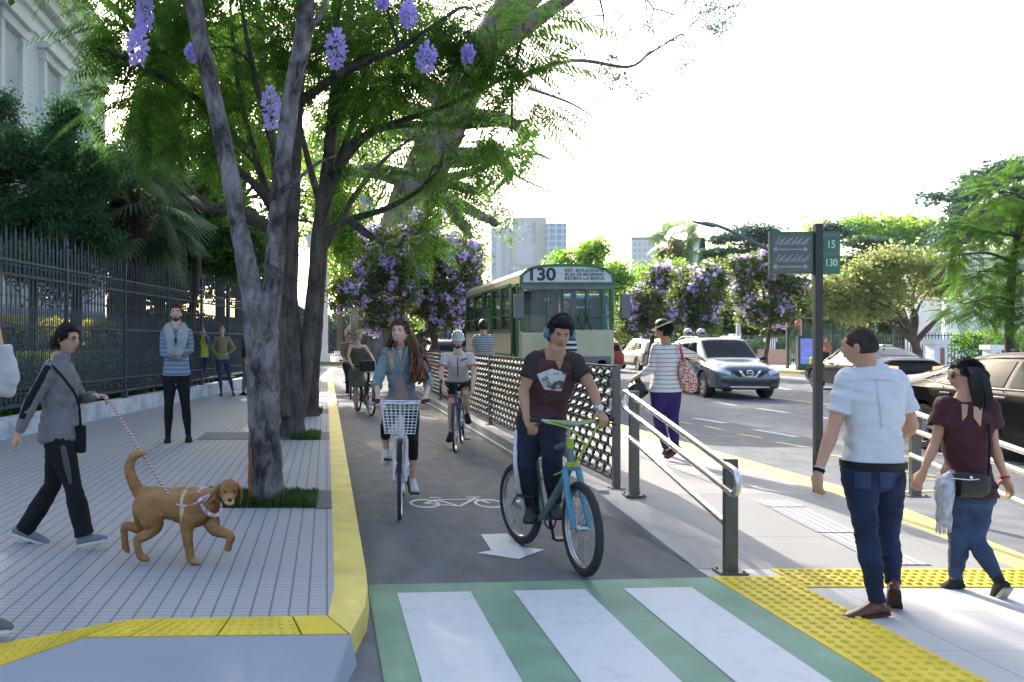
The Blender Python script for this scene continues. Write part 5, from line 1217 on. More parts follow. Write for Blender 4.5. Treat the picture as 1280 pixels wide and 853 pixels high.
bt('park tree with a few orange leaves behind the traffic sign', 1000, 60, ((985, 390, 22, 24), (1015, 380, 22, 24), (1030, 405, 24, 18), (1000, 415, 26, 12)), L_mid, 12000, .3, .45)
bt('dark shaded tree mass behind the bus shelter', 1085, 66, ((1060, 395, 34, 26), (1110, 390, 34, 26), (1090, 365, 40, 20), (1140, 400, 30, 24)), L_dark, 15000, .34, .5)
bt('low green tree far behind the silver car', 850, 72, ((830, 415, 28, 20), (860, 400, 24, 20), (812, 425, 20, 14)), L_mid, 9000, .34, .5)
bt('dark evergreen behind the white portico', 1215, 72, ((1200, 345, 34, 36), (1245, 350, 40, 36), (1290, 330, 40, 40), (1330, 330, 40, 50)), L_dark, 16000, .36, .6)
Y = 36.
tree('pale green tree with wide twisted boughs standing behind the black cars', G0(1147, Y, .13), [G0(1147, Y, .13), W(1146, 440, Y), W(1142, 425, Y)], .26,
     [pe(*(a + (Y,))) for a in ((1070, 350, 34, 20), (1110, 330, 34, 20), (1150, 335, 32, 22), (1060, 375, 28, 16), (1110, 365, 34, 20), (1160, 365, 26, 20), (1085, 395, 30, 12), (1035, 365, 20, 22), (1180, 345, 16, 20))], L_pale, 17000, .17, per=18, spread=.26, group=bg, bark=bark3,
     limbs=[([W(1142, 425, Y), W(1115, 405, Y), W(1085, 380, Y), W(1070, 350, Y)], [.2, .14, .1, .04]), ([W(1146, 425, Y), W(1170, 400, Y), W(1188, 385, Y)], [.16, .1, .05]), ([W(1140, 420, Y), W(1128, 385, Y), W(1125, 345, Y)], [.16, .1, .04])])
# near feathery tree on the right
Y = 21.
tree('feathery tree leaning in from the right edge over the black sedan', G0(1262, Y, .0), [G0(1262, Y), W(1262, 440, Y), W(1262, 400, Y), W(1266, 330, Y), W(1280, 250, Y)], .13,
     [pe(*(a + (Y,))) for a in ((1215, 290, 30, 26), (1250, 240, 26, 26), (1225, 340, 34, 24), (1205, 380, 26, 14), (1262, 290, 30, 30), (1240, 385, 30, 18), (1280, 340, 36, 34), (1300, 240, 40, 40), (1200, 318, 18, 18), (1320, 300, 40, 60), (1280, 395, 30, 18))],
     L_frond, 1500, 0, frond=.75, bark=bark3)
# palm, cypresses
def fan_palm(label, base, zc, R, n, m_, parent_cat='palm', skirt=True, r=.28):
    t = thing('palm_tree', label, parent_cat, base); b = Vector(base); c = Vector((b.x, b.y, zc)); mb = MB()
    limb(mb, [b, b.lerp(c, .5), c], [r, r * .8, r * .9], n=12); mb.build('trunk', bark3, t, angle=80, fix=False)
    out = []
    for i in range(n):
        el = random.uniform(-.9, 1.2); az = random.uniform(0, 2 * PI); L = R * random.uniform(.45, .65)
        d = np.array([math.cos(az) * math.cos(el), math.sin(az) * math.cos(el), math.sin(el)]); e = np.array(c) + d * L
        s = unit(np.cross(d, [0, 0, 1.])); u = np.cross(s, d); ph_ = random.uniform(-1.1, 1.1); s, u = s * math.cos(ph_) + u * math.sin(ph_), u * math.cos(ph_) - s * math.sin(ph_)
        w = s * .02; out.append(np.stack([np.array(c) - w, np.array(c) + w, e + w, e - w])[None])
        k = 20; a = np.linspace(-1.5, 1.5, k); dirs = d[None] * np.cos(a)[:, None] + s[None] * np.sin(a)[:, None]
        ll = R * .5 * (.75 + .25 * np.cos(a))[:, None]; ww = (np.cross(dirs, u[None])) * R * .02
        m1 = e + dirs * ll * .6 - np.array([0, 0, 1]) * ll * .06; tip = e + dirs * ll - np.array([0, 0, 1]) * ll * random.uniform(.2, .45)
        out.append(np.stack([e + 0 * dirs, m1 + ww, tip, m1 - ww], 1))
    np_mesh('crown', np.concatenate(out), 4, m_, t)
    if skirt:
        P = np.array(c) - np.abs(rng.normal(0, 1, (1400, 3))) * np.array([0, 0, R * .45]) + rng.normal(0, r * 1.1, (1400, 3)) * np.array([1, 1, .2])
        d = np.tile(np.array([0, 0, -1.]), (1400, 1)) + rng.normal(0, .18, (1400, 3)); w = unit(np.cross(d, rng.normal(size=(1400, 3)))) * .05
        np_mesh('skirt', np.stack([P - w, P + w, P + d * R * .35], 1), 3, leafmat('dead_fronds', (.2, .13, .08), (.34, .25, .15), .2), t)
    return t
fan_palm('tall fan palm with a brown skirt of dead leaves, above the jacarandas', G0(846, 78), W(846, 300, 78).z, 2.9, 34, leafmat('palm_leaves', (.06, .12, .05), (.14, .22, .1), .3))
def cypress(label, px, Yd, top, w):
    t = thing('cypress', label, 'tree', G0(px, Yd), 0, 'cypresses beside the palm'); mb = MB(); mb.tube([G0(px, Yd), W(px, top + 20, Yd)], [.25, .05], 8); mb.build('trunk', bark3, t)
    zt = W(px, top, Yd).z; b = G0(px, Yd); n = 7000; u = rng.random(n) ** .8; a = rng.random(n) * 2 * PI; rr = w * Yd / F * (1 - u) ** .55 * (.75 + .3 * rng.random(n)) * np.minimum(1, .5 + 4 * u)
    P = np.stack([b.x + rr * np.cos(a), b.y + rr * np.sin(a), .5 + u * (zt - .5)], 1); np_mesh('crown', leaves(P, .4, asp=.4), 4, L_con, t)
cypress('left one of the two dark cypresses beside the palm', 862, 82, 290, 7); cypress('right and broader one of the two dark cypresses beside the palm', 878, 80, 299, 9)
# hedges across
def hedge(name, label, a, b_, w, h, z0, m_, n, size, flowers=None, cat='hedge'):
    A, B = Vector(a), Vector(b_); t = thing(name, label, cat, (A.x, A.y, z0)); u = rng.random(n)
    P = np.outer(1 - u, A) + np.outer(u, B); P[:, :2] += rng.normal(0, w * .45, (n, 2)); hh = h * (.8 + .25 * np.sin(u * 37 + 1) * np.sin(u * 13)); q = rng.random(n) ** .6; P[:, 2] = z0 + q * hh
    np_mesh('foliage', leaves(P, size), 4, m_, t)
    if flowers:
        fm, k, s, zlo = flowers; j = rng.integers(0, n, k); P2 = P[j] + rng.normal(0, .05, (k, 3)); P2[:, 2] = z0 + h * (zlo + (1 - zlo) * rng.random(k)); np_mesh('flowers', leaves(P2, s), 4, fm, t)
    mb = MB()
    for i in range(8): p = A.lerp(B, (i + .5) / 8); mb.tube([Vector((p.x, p.y, z0)), Vector((p.x + .1, p.y, z0 + h * .7))], [.05, .02], 6)
    mb.build('stems', bark3, t); return t
hedge('hedge', 'bright green clipped hedge above the low stone wall behind the black cars', (30, 36.2, 0), (50, 36.2, 0), .7, 1.5, .6, L_mid, 9000, .2, (L_bright, 5000, .16, .5))
hedge('hedge', 'long green hedge behind the park railing left of the ad panel', (20, 72, 0), (34, 56, 0), 1.0, 2.0, .2, L_mid, 9000, .3)
hedge('hedge', 'distant shrubbery under the trees right of the old bus', (15, 74, 0), (24, 74, 0), 1.0, 2.2, .2, L_dark, 7000, .3)
def wood(name, box, n, size, m_, label=None):
    (x0, x1), (y0, y1), (z0, z1) = box; P = np.stack([x0 + rng.random(n) * (x1 - x0), y0 + rng.random(n) * (y1 - y0), z0 + rng.random(n) ** 1.1 * (z1 - z0)], 1)
    P[:, 2] *= .8 + .2 * np.sin(P[:, 0] * .35) * np.sin(P[:, 0] * .13 + 1); o = np_mesh(name, leaves(P, size), 4, m_); o['kind'] = 'stuff'; return o
wood('distant_foliage', ((22, 150), (96, 108), (0, 10)), 52000, 1.0, L_mid)
wood('distant_foliage', ((-60, 28), (98, 108), (0, 6)), 18000, 1.0, L_dark)

# ---------------- the garden on the left
Y = 14.
tree('dark conifer with brownish inner twigs behind the left end of the iron fence', G0(40, Y + 1, .1), [G0(40, Y + 1, .1), W(40, 400, Y + 1), W(45, 300, Y + 1), W(50, 230, Y + 1)], .09,
     [pe(*(a + (Y + 1,))) for a in ((10, 200, 45, 40), (70, 180, 30, 40), (85, 150, 14, 24), (20, 270, 60, 40), (90, 240, 40, 35), (-40, 230, 40, 70), (110, 290, 45, 30), (40, 320, 60, 30), (-60, 130, 40, 30), (5, 135, 12, 22), (125, 215, 22, 20))], L_con, 70000, .10, per=40, spread=.14, name='conifer', asp=.35, shell=.25)
tree('second dark shrub tree with brown twigs between the conifer and the fan palm', G0(95, 16.5, .1), [G0(95, 16.5, .1), W(95, 400, 16.5), W(100, 300, 16.5)], .15, [pe(*(a + (17.5,))) for a in ((90, 215, 40, 35), (130, 260, 35, 40), (60, 290, 50, 40), (150, 300, 40, 40), (20, 330, 60, 50), (100, 345, 60, 40), (175, 240, 30, 30))], L_brown, 16000, .12, per=30, spread=.2, name='shrub', asp=.3)
fan_palm('bushy fan palm hanging over the iron fence from the garden', G0(170, 18, .1), W(172, 262, 18).z, 1.9, 80, L_fan, skirt=False)
tree('round green garden tree behind the fence left of the near trunk', G0(275, 24, .1), [G0(275, 24, .1), W(275, 380, 24), W(272, 320, 24)], .2, [pe(*(a + (24,))) for a in ((250, 290, 28, 30), (290, 270, 30, 34), (275, 320, 40, 24), (240, 330, 30, 20), (310, 310, 20, 30), (210, 320, 30, 30))], L_mid, 22000, .16, per=24, spread=.25)
tree('sunlit yellow-green garden tree seen between the trunks', G0(300, 33, .1), [G0(300, 33, .1), W(300, 350, 33), W(302, 250, 33)], .25, [pe(*(a + (33,))) for a in ((290, 160, 45, 45), (330, 210, 35, 40), (250, 90, 50, 50), (330, 130, 34, 40), (290, 44, 44, 30), (280, 90, 50, 30), (200, 150, 40, 40), (420, 250, 26, 30), (430, 290, 26, 30), (260, 220, 30, 30))], L_bright, 34000, .22, per=20, spread=.35)
tree('deep green tree behind the white villa garden', G0(200, 38, .1), [G0(200, 38, .1), W(200, 380, 38), W(200, 280, 38)], .3, [pe(*(a + (38,))) for a in ((180, 250, 50, 50), (240, 300, 50, 50), (130, 290, 50, 60), (290, 340, 50, 40), (340, 330, 40, 40), (90, 340, 50, 60), (200, 350, 60, 40), (360, 250, 20, 40), (200, 180, 50, 40))], L_dark, 26000, .28, per=22, spread=.4)
tree('leafy tree beyond the white pillar, between the grey stems', G0(425, 62, .1), [G0(425, 62, .1), W(425, 400, 62), W(428, 330, 62)], .3, [pe(*(a + (62,))) for a in ((430, 300, 30, 30), (450, 260, 30, 34), (420, 340, 22, 30), (470, 330, 30, 40), (395, 290, 24, 30), (560, 300, 40, 40), (590, 350, 30, 40), (530, 380, 60, 30), (440, 200, 36, 36), (400, 160, 44, 44), (480, 160, 36, 40), (350, 90, 40, 44), (380, 230, 30, 40))], L_bright, 18000, .36, per=20, spread=.5)
hedge('flowering_hedge', 'garden hedge with yellow flowers low behind the iron fence', (FL(8) - 1.4, 8, 0), (FL(20) - 1.3, 20, 0), .6, 1.3, .1, L_mid, 16000, .11, (L_yel, 12000, .10, .35))
hedge('flowering_hedge', 'taller yellow-tipped shrub row deeper in the garden at the left edge', (FL(11) - 4.2, 11, 0), (FL(24) - 3.4, 24, 0), .8, 2.1, .1, L_dark, 14000, .14, (L_yel, 12000, .13, .6))
hedge('hedge', 'dark garden hedge behind the farther half of the iron fence', (FL(20) - 1.4, 20, 0), (fl2(45) - 1.6, 45, 0), .8, 2.6, .1, L_dark, 22000, .17)
# slim garden trunks
for k, (px, Yd, lb) in enumerate(((235, 20, 'slim bare trunk behind the fence near the man with the scarf'), (218, 22, 'dark leaning trunk behind the fence beside the fan palm'))):
    t = thing('garden_tree', lb, 'tree', G0(px, Yd, .1)); mb = MB(); limb(mb, [G0(px, Yd, .1), W(px + 4, 400, Yd), W(px + 12, 330, Yd), W(px + 5, 260, Yd)], [.14, .11, .09, .05]); mb.build('trunk', bark3, t, fix=False)
    np_mesh('crown', clumps([pe(px + 10, 250, 45, 30, Yd)], 20, .2, .15, 5000), 4, L_mid, t)


tree('very tall old garden tree whose open crown reaches high over the pavement', (-7.5, 27, .1), [(-7.5, 27, .1), (-7.3, 27, 5), (-6.5, 26.5, 10), (-5, 26, 14)], .4,
     [((-6.5, 25, 15.6), (3, 3, 1.4)), ((-3, 25, 15.8), (2.6, 3, 1.3)), ((-9.5, 20, 13), (2.6, 3, 1.4)), ((0, 27, 17.4), (2.2, 2.6, 1.2))], L_mid, 9000, .28, per=26, spread=.42, shell=.1)  # added tree, crown out of view, breaks the sun on the pavement into dapples
# ================================================================ PEOPLE: generator
def skinmat(name, c): 
    m = mat(name, c, .5, var=.10, scale=9, spec=.35)
    b = m.node_tree.nodes['Principled BSDF']; b.inputs['Subsurface Weight'].default_value = .08; b.inputs['Subsurface Radius'].default_value = (.012, .005, .003); return m
skin_t = skinmat('skin_tan', (.52, .29, .195)); skin_l = skinmat('skin_light', (.66, .42, .32)); skin_b = skinmat('skin_brown', (.42, .23, .14))
lip_m = mat('lips', (.36, .12, .10), .4); white_e = mat('eye_white', (.6, .58, .55), .3); iris_m = mat('iris', (.03, .018, .012), .2)
hair_k = mat('black_hair', (.012, .010, .010), .42, var=.5, scale=25, stretch=(1, 1, .15), bump=.8, bscale=90); hair_b = mat('brown_hair', (.10, .045, .022), .42, var=.6, scale=22, stretch=(1, 1, .15), bump=.8, bscale=90)
hair_y = mat('blonde_hair', (.42, .29, .13), .45, var=.3, scale=22, bump=.5, bscale=90); hair_d = mat('dark_brown_hair', (.035, .02, .013), .5, var=.5, scale=25, bump=.8, bscale=110)
def cloth(name, c, var=.12, scale=7, bump=.35, rough=.85, bs=120): return mat(name, c, rough, var=var, scale=scale, bump=bump, bscale=bs, spec=.2)
sole_w = cloth('white_sole', (.6, .6, .6)); sole_k = cloth('black_sole', (.02, .02, .02)); sole_br = cloth('brown_sole', (.06, .03, .02))
denim = mat('dark_denim', (.011, .022, .062), .85, var=.5, scale=5, bump=.5, bscale=150); denim2 = mat('blue_denim', (.028, .058, .12), .85, var=.5, scale=5, bump=.5, bscale=150)
def head_r(d, female):
    """offset of the head surface for unit direction d = (right, front, up)"""
    x, y, z = d; a = abs(x)
    g = lambda u, s: math.exp(-(u / s) ** 2)
    px = .074 * x; py = .096 * y; pz = .117 * z
    if z < 0: px *= 1 - (.30 if female else .22) * (-z) ** 1.3
    if y < 0 and z < -.15: py *= 1 - .6 * min(1, (-z - .15) * 1.3)
    if y > 0:
        py *= 1 - .06 * g(z - .75, .3)
        py += .026 * g(x, .17) * (g(z + .16, .13) + .45 * g(z - .02, .16)) * y
        py -= .011 * g(a - .42, .2) * g(z - .10, .13) * y
        py += .005 * g(z - .30, .12) * g(a - .3, .3) * y
        py += .008 * g(x, .3) * g(z + .45, .10) * y
        py += .011 * g(x, .3) * g(z + .80, .2) * y
        py += .004 * g(a - .55, .2) * g(z + .15, .25) * y
    return Vector((px, py, pz))
def frame(face, up):
    f = Vector(face).normalized(); u = Vector(up); u = (u - f * u.dot(f)).normalized(); r = f.cross(u); return Matrix((r, f, u)).transposed()
def dir_sphere(fn, nu=40, nv=28):
    m = MB(); vs = [fn(Vector((0, 0, 1)))]
    for i in range(1, nv):
        t = PI * i / nv
        for j in range(nu):
            q = 2 * PI * j / nu; vs.append(fn(Vector((math.sin(t) * math.cos(q), math.sin(t) * math.sin(q), math.cos(t)))))
    vs.append(fn(Vector((0, 0, -1)))); fs = [(0, 1 + j, 1 + (j + 1) % nu) for j in range(nu)]
    for i in range(nv - 2):
        for j in range(nu): a = 1 + i * nu + j; b = 1 + i * nu + (j + 1) % nu; fs.append((a, a + nu, b + nu, b))
    e = len(vs) - 1; fs += [(e, 1 + (nv - 2) * nu + (j + 1) % nu, 1 + (nv - 2) * nu + j) for j in range(nu)]
    m.add(vs, fs); return m
def sst(a, b, x): t = max(0, min(1, (x - a) / (b - a))); return t * t * (3 - 2 * t)
def fur(ob, n, L, m, name, flow, C_=None, keep=None, w=.0011, up=.35):
    """short hairs rooted on the surface, lying along the flow"""
    me = ob.data; X = root_xf(ob); me.calc_loop_triangles(); T = [tuple(t.vertices) for t in me.loop_triangles]; V = np.array([tuple(X @ v.co) for v in me.vertices]); T = np.array(T)
    A, B, C2 = V[T[:, 0]], V[T[:, 1]], V[T[:, 2]]; N = np.cross(B - A, C2 - A); ar = np.linalg.norm(N, axis=1); N = N / np.maximum(ar, 1e-12)[:, None]
    i = rng.choice(len(T), n, p=ar / ar.sum()); u = rng.random((n, 1)); v = rng.random((n, 1)); fl = u + v > 1; u = np.where(fl, 1 - u, u); v = np.where(fl, 1 - v, v)
    P = A[i] + u * (B[i] - A[i]) + v * (C2[i] - A[i]); Nn = N[i]; f = np.array(flow)[None] + rng.normal(0, .3, (n, 3)); f = f - Nn * np.sum(f * Nn, 1, keepdims=True); f = unit(f)
    d = unit(f + Nn * up * (.5 + rng.random((n, 1)))); s = unit(np.cross(d, Nn)) * w; l = L * (.5 + .8 * rng.random((n, 1)))
    Q = np.stack([P - s, P + s, P + d * l * .6 + s * .7 , P + d * l - Nn * l * .15], 1); return np_mesh(name, Q, 4, m, ob)
def hair_cap(C_, R, S, female, style, m, parent, thick=.012):
    def fn(d):
        x, y, z = d; b = head_r(d, female); 
        if style == 'beard': reg = sst(-.52, -.66, z) * sst(-.05, .15, y); reg = max(reg, sst(.5, .72, abs(x)) * sst(-.25, -.45, z) * sst(-.1, .1, y), .9 * sst(.045, .02, abs(z + .365)) * sst(.36, .26, abs(x)) * (y > 0)); th = .006
        else:
            line = lerp(-.55, .56, sst(-.35, .75, y)) if style != 'short' else lerp(-.35, .58, sst(-.35, .7, y))
            if y > -.1 and abs(x) > .75: line = lerp(line, -.1, .5)
            reg = sst(line - .05, line + .07, z); nk_ = .35 if style != 'cap' else .12; th = thick * (1 + nk_ * noise.noise(d * 6) + .25 * noise.noise(Vector((d.x * 26, d.y * 26, d.z * 4))))
            if style == 'quiff': th += .022 * sst(.45, .8, z) * sst(-.1, .5, y) * (1 + .4 * noise.noise(d * 5))
        k = 1 + (th / .09) * reg - .10 * (1 - reg)
        q = Vector((b.x * k, b.y * k if y < 0 or style == 'beard' else lerp(.096 * y * .97, b.y, .3) * k, b.z * k)); return C_ + R @ (q * S)
    o = dir_sphere(fn, 72, 48).build('beard' if style == 'beard' else 'hair', m, parent, angle=80)
    if S * F / max(1, C_.y) > 100: fur(o, 9000, {'beard': .006, 'short': .009, 'quiff': .02}.get(style, .03), m, 'hair_strands', R @ Vector((.25, -.8, -.6)), up={'cap': .04, 'quiff': .25}.get(style, .15))
    return o
def strand(mb, pts, r0, r1, n=5):
    c = catmull(pts, 5); mb.tube(c, [r0 * (math.sin(PI * (.22 + .75 * i / (len(c) - 1)))) + r1 for i in range(len(c))], n)
def hand(mb, w, d, pn, S, side, curl=.35, spread=.12, thumb=1.):
    """w wrist, d direction of the hand, pn palm normal, side +1/-1 where the thumb goes"""
    d = Vector(d).normalized(); pn = Vector(pn); pn = (pn - d * pn.dot(d)).normalized(); l = d.cross(pn) * side; k = S
    mb.loft([(w - d * .01 * k, l * .026 * k, pn * .020 * k), (w + d * .02 * k, l * .031 * k, pn * .017 * k), (w + d * .055 * k, l * .040 * k, pn * .016 * k), (w + d * .088 * k, l * .039 * k, pn * .013 * k)], 12, 2.4, True, True)
    for i, (off, L) in enumerate(((.030, .068), (.010, .077), (-.010, .071), (-.029, .056))):
        p = w + d * .083 * k + l * off * k; dd = (d + l * off * spread * 8).normalized(); pts = [p - d * .02 * k, p]; a = curl * (1 + .08 * i)
        for s, q in enumerate((.45, .30, .25)):
            dd = (Matrix.Rotation(-a * side * (1.0 if s else .8), 3, l * side * 1.0) @ dd) if False else (dd * math.cos(a) + pn * math.sin(a)).normalized()
            pts.append(pts[-1] + dd * L * q * k); a_pn = pn; pn_ = (pn * math.cos(a) - dd * 0).normalized(); a = a + curl * .35
        mb.tube(pts, [.0095 * k, .0095 * k, .009 * k, .0085 * k, .007 * k], 8)
    p = w + d * .02 * k + l * .024 * k; dd = (d * .6 + l * .75 * thumb + pn * .35).normalized()
    q = p + dd * .04 * k; r = q + (dd * .5 + d * .7 + pn * .2).normalized() * .032 * k
    mb.tube([p - dd * .01 * k, p, q, r], [.014 * k, .0135 * k, .0105 * k, .008 * k], 8)
def shoe(parent, an, toe, shank, S, m, ms, h=.085, name='shoe', w=1.):
    d = (toe - an); up = (-shank).normalized(); d = (d - up * d.dot(up)); 
    full = (toe - an).normalized(); d = full if d.length < 1e-4 else d.normalized()
    # sole plane goes through the toe and the heel below the ankle
    heel = an - up * .065 * S - d * .055 * S; ax = (toe - heel).normalized(); lat = ax.cross(up).normalized(); u = lat.cross(ax).normalized(); L = (toe - heel).length
    def C_(t, z): return heel + ax * L * t + u * z * S
    mb = MB(); mb.loft([(C_(.0, .035), lat * .027 * S * w, u * .028 * S), (C_(.12, .045), lat * .034 * S * w, u * .042 * S), (C_(.3, .047), lat * .035 * S * w, u * .046 * S), (C_(.5, .036), lat * .040 * S * w, u * .036 * S), (C_(.72, .027), lat * .046 * S * w, u * .026 * S), (C_(.9, .021), lat * .040 * S * w, u * .019 * S), (C_(.98, .018), lat * .026 * S * w, u * .014 * S)], 16, 2.3, True, True)
    mb.loft([(C_(.16, .05), lat * .034 * S, u.lerp(ax, 0) * .001 + ax * .046 * S), (an + up * .02 * S, lat * .036 * S, ax * .044 * S)], 14)
    s = mb.build(name, m, parent, angle=70)
    mb = MB(); n = 9
    prof = [(.0, .026), (.06, .033), (.2, .036), (.45, .037), (.7, .048), (.88, .045), (1.0, .026)]
    pl = [(t, a) for t, a in prof] + [(t, -a) for t, a in prof[::-1]]
    top = [C_(t, .014) + lat * a * S * w for t, a in pl]; bot = [C_(t, -.004) + lat * a * S * w for t, a in pl]; N_ = len(pl)
    mb.add(top + bot, [tuple(range(N_)), tuple(range(2 * N_ - 1, N_ - 1, -1))] + [(i, N_ + i, N_ + (i + 1) % N_, (i + 1) % N_) for i in range(N_)]); mb.build('sole', ms, s, smooth=False)
    mb = MB()
    for t in (.42, .5, .58): mb.tube([C_(t, .035 + .034 * (1 - t)) + lat * .026 * S, C_(t, .052 + .034 * (.9 - t)), C_(t, .035 + .034 * (1 - t)) - lat * .026 * S], .004 * S, 5)
    mb.build('laces', ms, s)
    return s
MALE = [(-.13, .085, .085), (-.02, .160, .108), (.08, .165, .112), (.28, .150, .105), (.45, .142, .102), (.65, .155, .112), (.82, .172, .115), (.95, .172, .098), (1.03, .138, .078), (1.09, .098, .068), (1.15, .072, .060), (1.20, .060, .055)]
FEM = [(-.13, .085, .085), (-.02, .165, .112), (.08, .165, .112), (.28, .138, .098), (.45, .118, .086), (.65, .132, .100), (.80, .142, .108), (.93, .148, .088), (1.03, .118, .070), (1.09, .080, .058), (1.15, .056, .050), (1.20, .048, .046)]
def person(label, Y, J, S=1., face=(0, -1, 0), female=False, skin=skin_t, hair=('short', hair_k), top=None, pants=None, shoes=None, vox=.008, hands=None, group=None, tilt=(0, 0), name='person', head_scale=1., ground=None, girth=1., chest=None, xs=1., face_detail=True, cat='person'):
    P = {k: W(v[0], v[1], Y + (v[2] if len(v) > 2 else 0)) for k, v in J.items()}
    hc, shc = (P['hL'] + P['hR']) / 2, (P['sL'] + P['sR']) / 2
    base = G0((J['hL'][0] + J['hR'][0]) / 2, Y); base.z = min(P['tL'].z, P['tR'].z)
    t = thing(name, label, cat, base, 0, group); g = S * girth
    rh, rs = (P['hR'] - P['hL']).normalized(), (P['sR'] - P['sL']).normalized()
    ch = P.get('ch', hc.lerp(shc, .55) + Vector((0, 0, 0)))
    def sp(tt):
        if tt <= 0: return hc + (hc - ch).normalized() * (-tt) * (shc - hc).length
        if tt >= 1: return shc + (shc - ch).normalized() * (tt - 1) * (shc - hc).length
        a = .55; return (hc * ((1 - tt) ** 2) + shc * tt ** 2 + (ch - hc * .2025 - shc * .3025) / .495 * 2 * tt * (1 - tt))
    def torso(mb, secs, e=0., t0=-9, t1=9, ex=1., hem=0.):
        out = []
        for tt, rx, ry in secs:
            if tt < t0 - 1e-6 or tt > t1 + 1e-6: continue
            r = rh.lerp(rs, min(1, max(0, tt))).normalized(); ax = (sp(tt + .03) - sp(tt - .03)).normalized(); r = (r - ax * r.dot(ax)).normalized(); f = ax.cross(r)
            out.append((sp(tt), r * (rx * g + e) * ex * xs, f * (ry * g + e)))
        return out
    SEC = FEM if female else MALE
    def sec_at(tt):
        xs_ = [q[0] for q in SEC]; return (tt, float(np.interp(tt, xs_, [q[1] for q in SEC])), float(np.interp(tt, xs_, [q[2] for q in SEC])))
    # rounded limbs
    def seg(a, b, L):                                           # list of (t, r) along a->b->c
        return L
    def limb3(mb, a, b, c, prof, e=0., t0=0., t1=2., cap=(True, True), flare=0.):
        secs = []; ts = [q[0] for q in prof]; rr = [q[1] for q in prof]
        grid = sorted(set([t0, t1] + [q for q in list(np.arange(0, 2.01, .125)) if t0 < q < t1]))
        for q in grid:
            p = a.lerp(b, q) if q <= 1 else b.lerp(c, q - 1)
            ax = (b - a) if q < .9 else (c - b) if q > 1.1 else ((b - a).normalized() + (c - b).normalized()); ax = ax.normalized()
            if .8 < q < 1.2: 
                m_ = ((a + c) / 2 - b) * .035; p = p + m_
            x = ax.cross(Vector((0, 1, 0)) if abs(ax.y) < .9 else Vector((1, 0, 0))).normalized(); y = ax.cross(x)
            r = float(np.interp(q, ts, rr)) * g + e + flare * max(0, (q - t0) / (t1 - t0) - .5)
            secs.append((p, x * r * (.97 + .03 * xs), y * r))
        mb.loft(secs, 14, 2, *cap)
    AP = [(0, .056), (.25, .052), (.6, .046), (.9, .038), (1.0, .038), (1.2, .041), (1.5, .034), (1.85, .026), (2, .025)]
    LP = [(0, .092), (.15, .091), (.5, .076), (.85, .058), (1, .055), (1.15, .053), (1.35, .055), (1.6, .044), (1.85, .034), (2, .034)]
    if female: AP = [(a, b * .86) for a, b in AP]; LP = [(a, b * (1.03 if a < .6 else .92)) for a, b in LP]
    R = frame(face, (P['hd'] - shc).normalized() * .35 + Vector((0, 0, 1)) + Vector((tilt[0], 0, 0))); HS = S * head_scale; C_ = P['hd']
    b = MB(); b.loft(torso(b, SEC), 18, 2.3, True, True)
    nb = shc + (shc - ch).normalized() * .02; nk = C_ + R @ Vector((0, -.012, -.055)) * HS; nr = (.052 if female else .062) * g
    b.loft([(nb - (nk - nb) * .1, rs * nr * 1.5, Vector((0, 1, 0)) * nr * 1.2), (nb.lerp(nk, .35), rs * nr * 1.05, Vector((0, 1, 0)) * nr * 1.05), (nk, rs * nr * .95, Vector((0, 1, 0)) * nr)], 14, 2, True, True)
    b2 = dir_sphere(lambda d: C_ + R @ (head_r(d, female) * HS)); b.add(b2.v, b2.f)
    for s in (-1, 1):
        b.ell(C_ + R @ (Vector((s * .075, -.008, -.005)) * HS), .009 * HS, .019 * HS, .032 * HS, R @ Matrix.Rotation(s * .25, 3, 'Z'), 10, 8)
    for s in 'LR':
        limb3(b, P['s' + s], P['e' + s], P['w' + s], AP); limb3(b, P['h' + s], P['k' + s], P['a' + s], LP)
        sh_in = shc.lerp(P['s' + s], .45); b.loft([(sh_in, Vector((0, 0, .045)) * g, Vector((0, .06, 0)) * g), (P['s' + s], Vector((0, 0, .055)) * g, Vector((0, .055, 0)) * g)], 12, 2, True, True)
        an, to = P['a' + s], P['t' + s]; b.loft([(an, Vector((.03, 0, 0)) * S, Vector((0, .03, 0)) * S), (an.lerp(to, .5) - Vector((0, 0, .01)), Vector((.03, 0, 0)) * S, Vector((0, 0, .02)) * S), (an.lerp(to, .8), Vector((.03, 0, 0)) * S, Vector((0, 0, .012)) * S)], 10, 2, True, True)
        hd = (hands or {}).get(s, {}); dd = hd.get('d', P['w' + s] - P['e' + s]); pn = hd.get('pn', (shc - P['w' + s]) * Vector((1, .3, 0)))
        hand(b, P['w' + s], dd, pn, S * 1.02, hd.get('side', 1 if s == 'R' else -1), hd.get('curl', .3))
    extra = []
    if face_detail:
        mm = [MB() for _ in range(4)]  # eye white, iris, lips, brows
        srf = lambda x, z, off=0.: C_ + R @ ((head_r(Vector((x, math.sqrt(max(0, 1 - x * x - z * z)), z)), female) + Vector((0, off, 0))) * HS)
        for s in (-1, 1):
            e = srf(s * .40, .06, -.007); mm[0].ell(e, .0145 * HS, .011 * HS, .0065 * HS, R, 12, 8); mm[1].ell(e + R @ Vector((0, .0075, 0)) * HS, .0062 * HS, .0045 * HS, .0062 * HS, R, 10, 6)
            mm[3].tube([srf(s * .20, .20, .002), srf(s * .38, .27, .003), srf(s * .60, .20, .002)], [.0035 * HS, .0048 * HS, .002 * HS], 6)
            mm[1].tube([srf(s * .24, .09, .001), srf(s * .40, .125, .002), srf(s * .58, .07, .0015)], [.0015 * HS, .0022 * HS, .001 * HS], 5)
        mm[2].tube([srf(-.30, -.46, .001), srf(-.1, -.425, .003), srf(.1, -.425, .003), srf(.30, -.46, .001)], [.002 * HS, .0042 * HS, .0042 * HS, .002 * HS], 6)
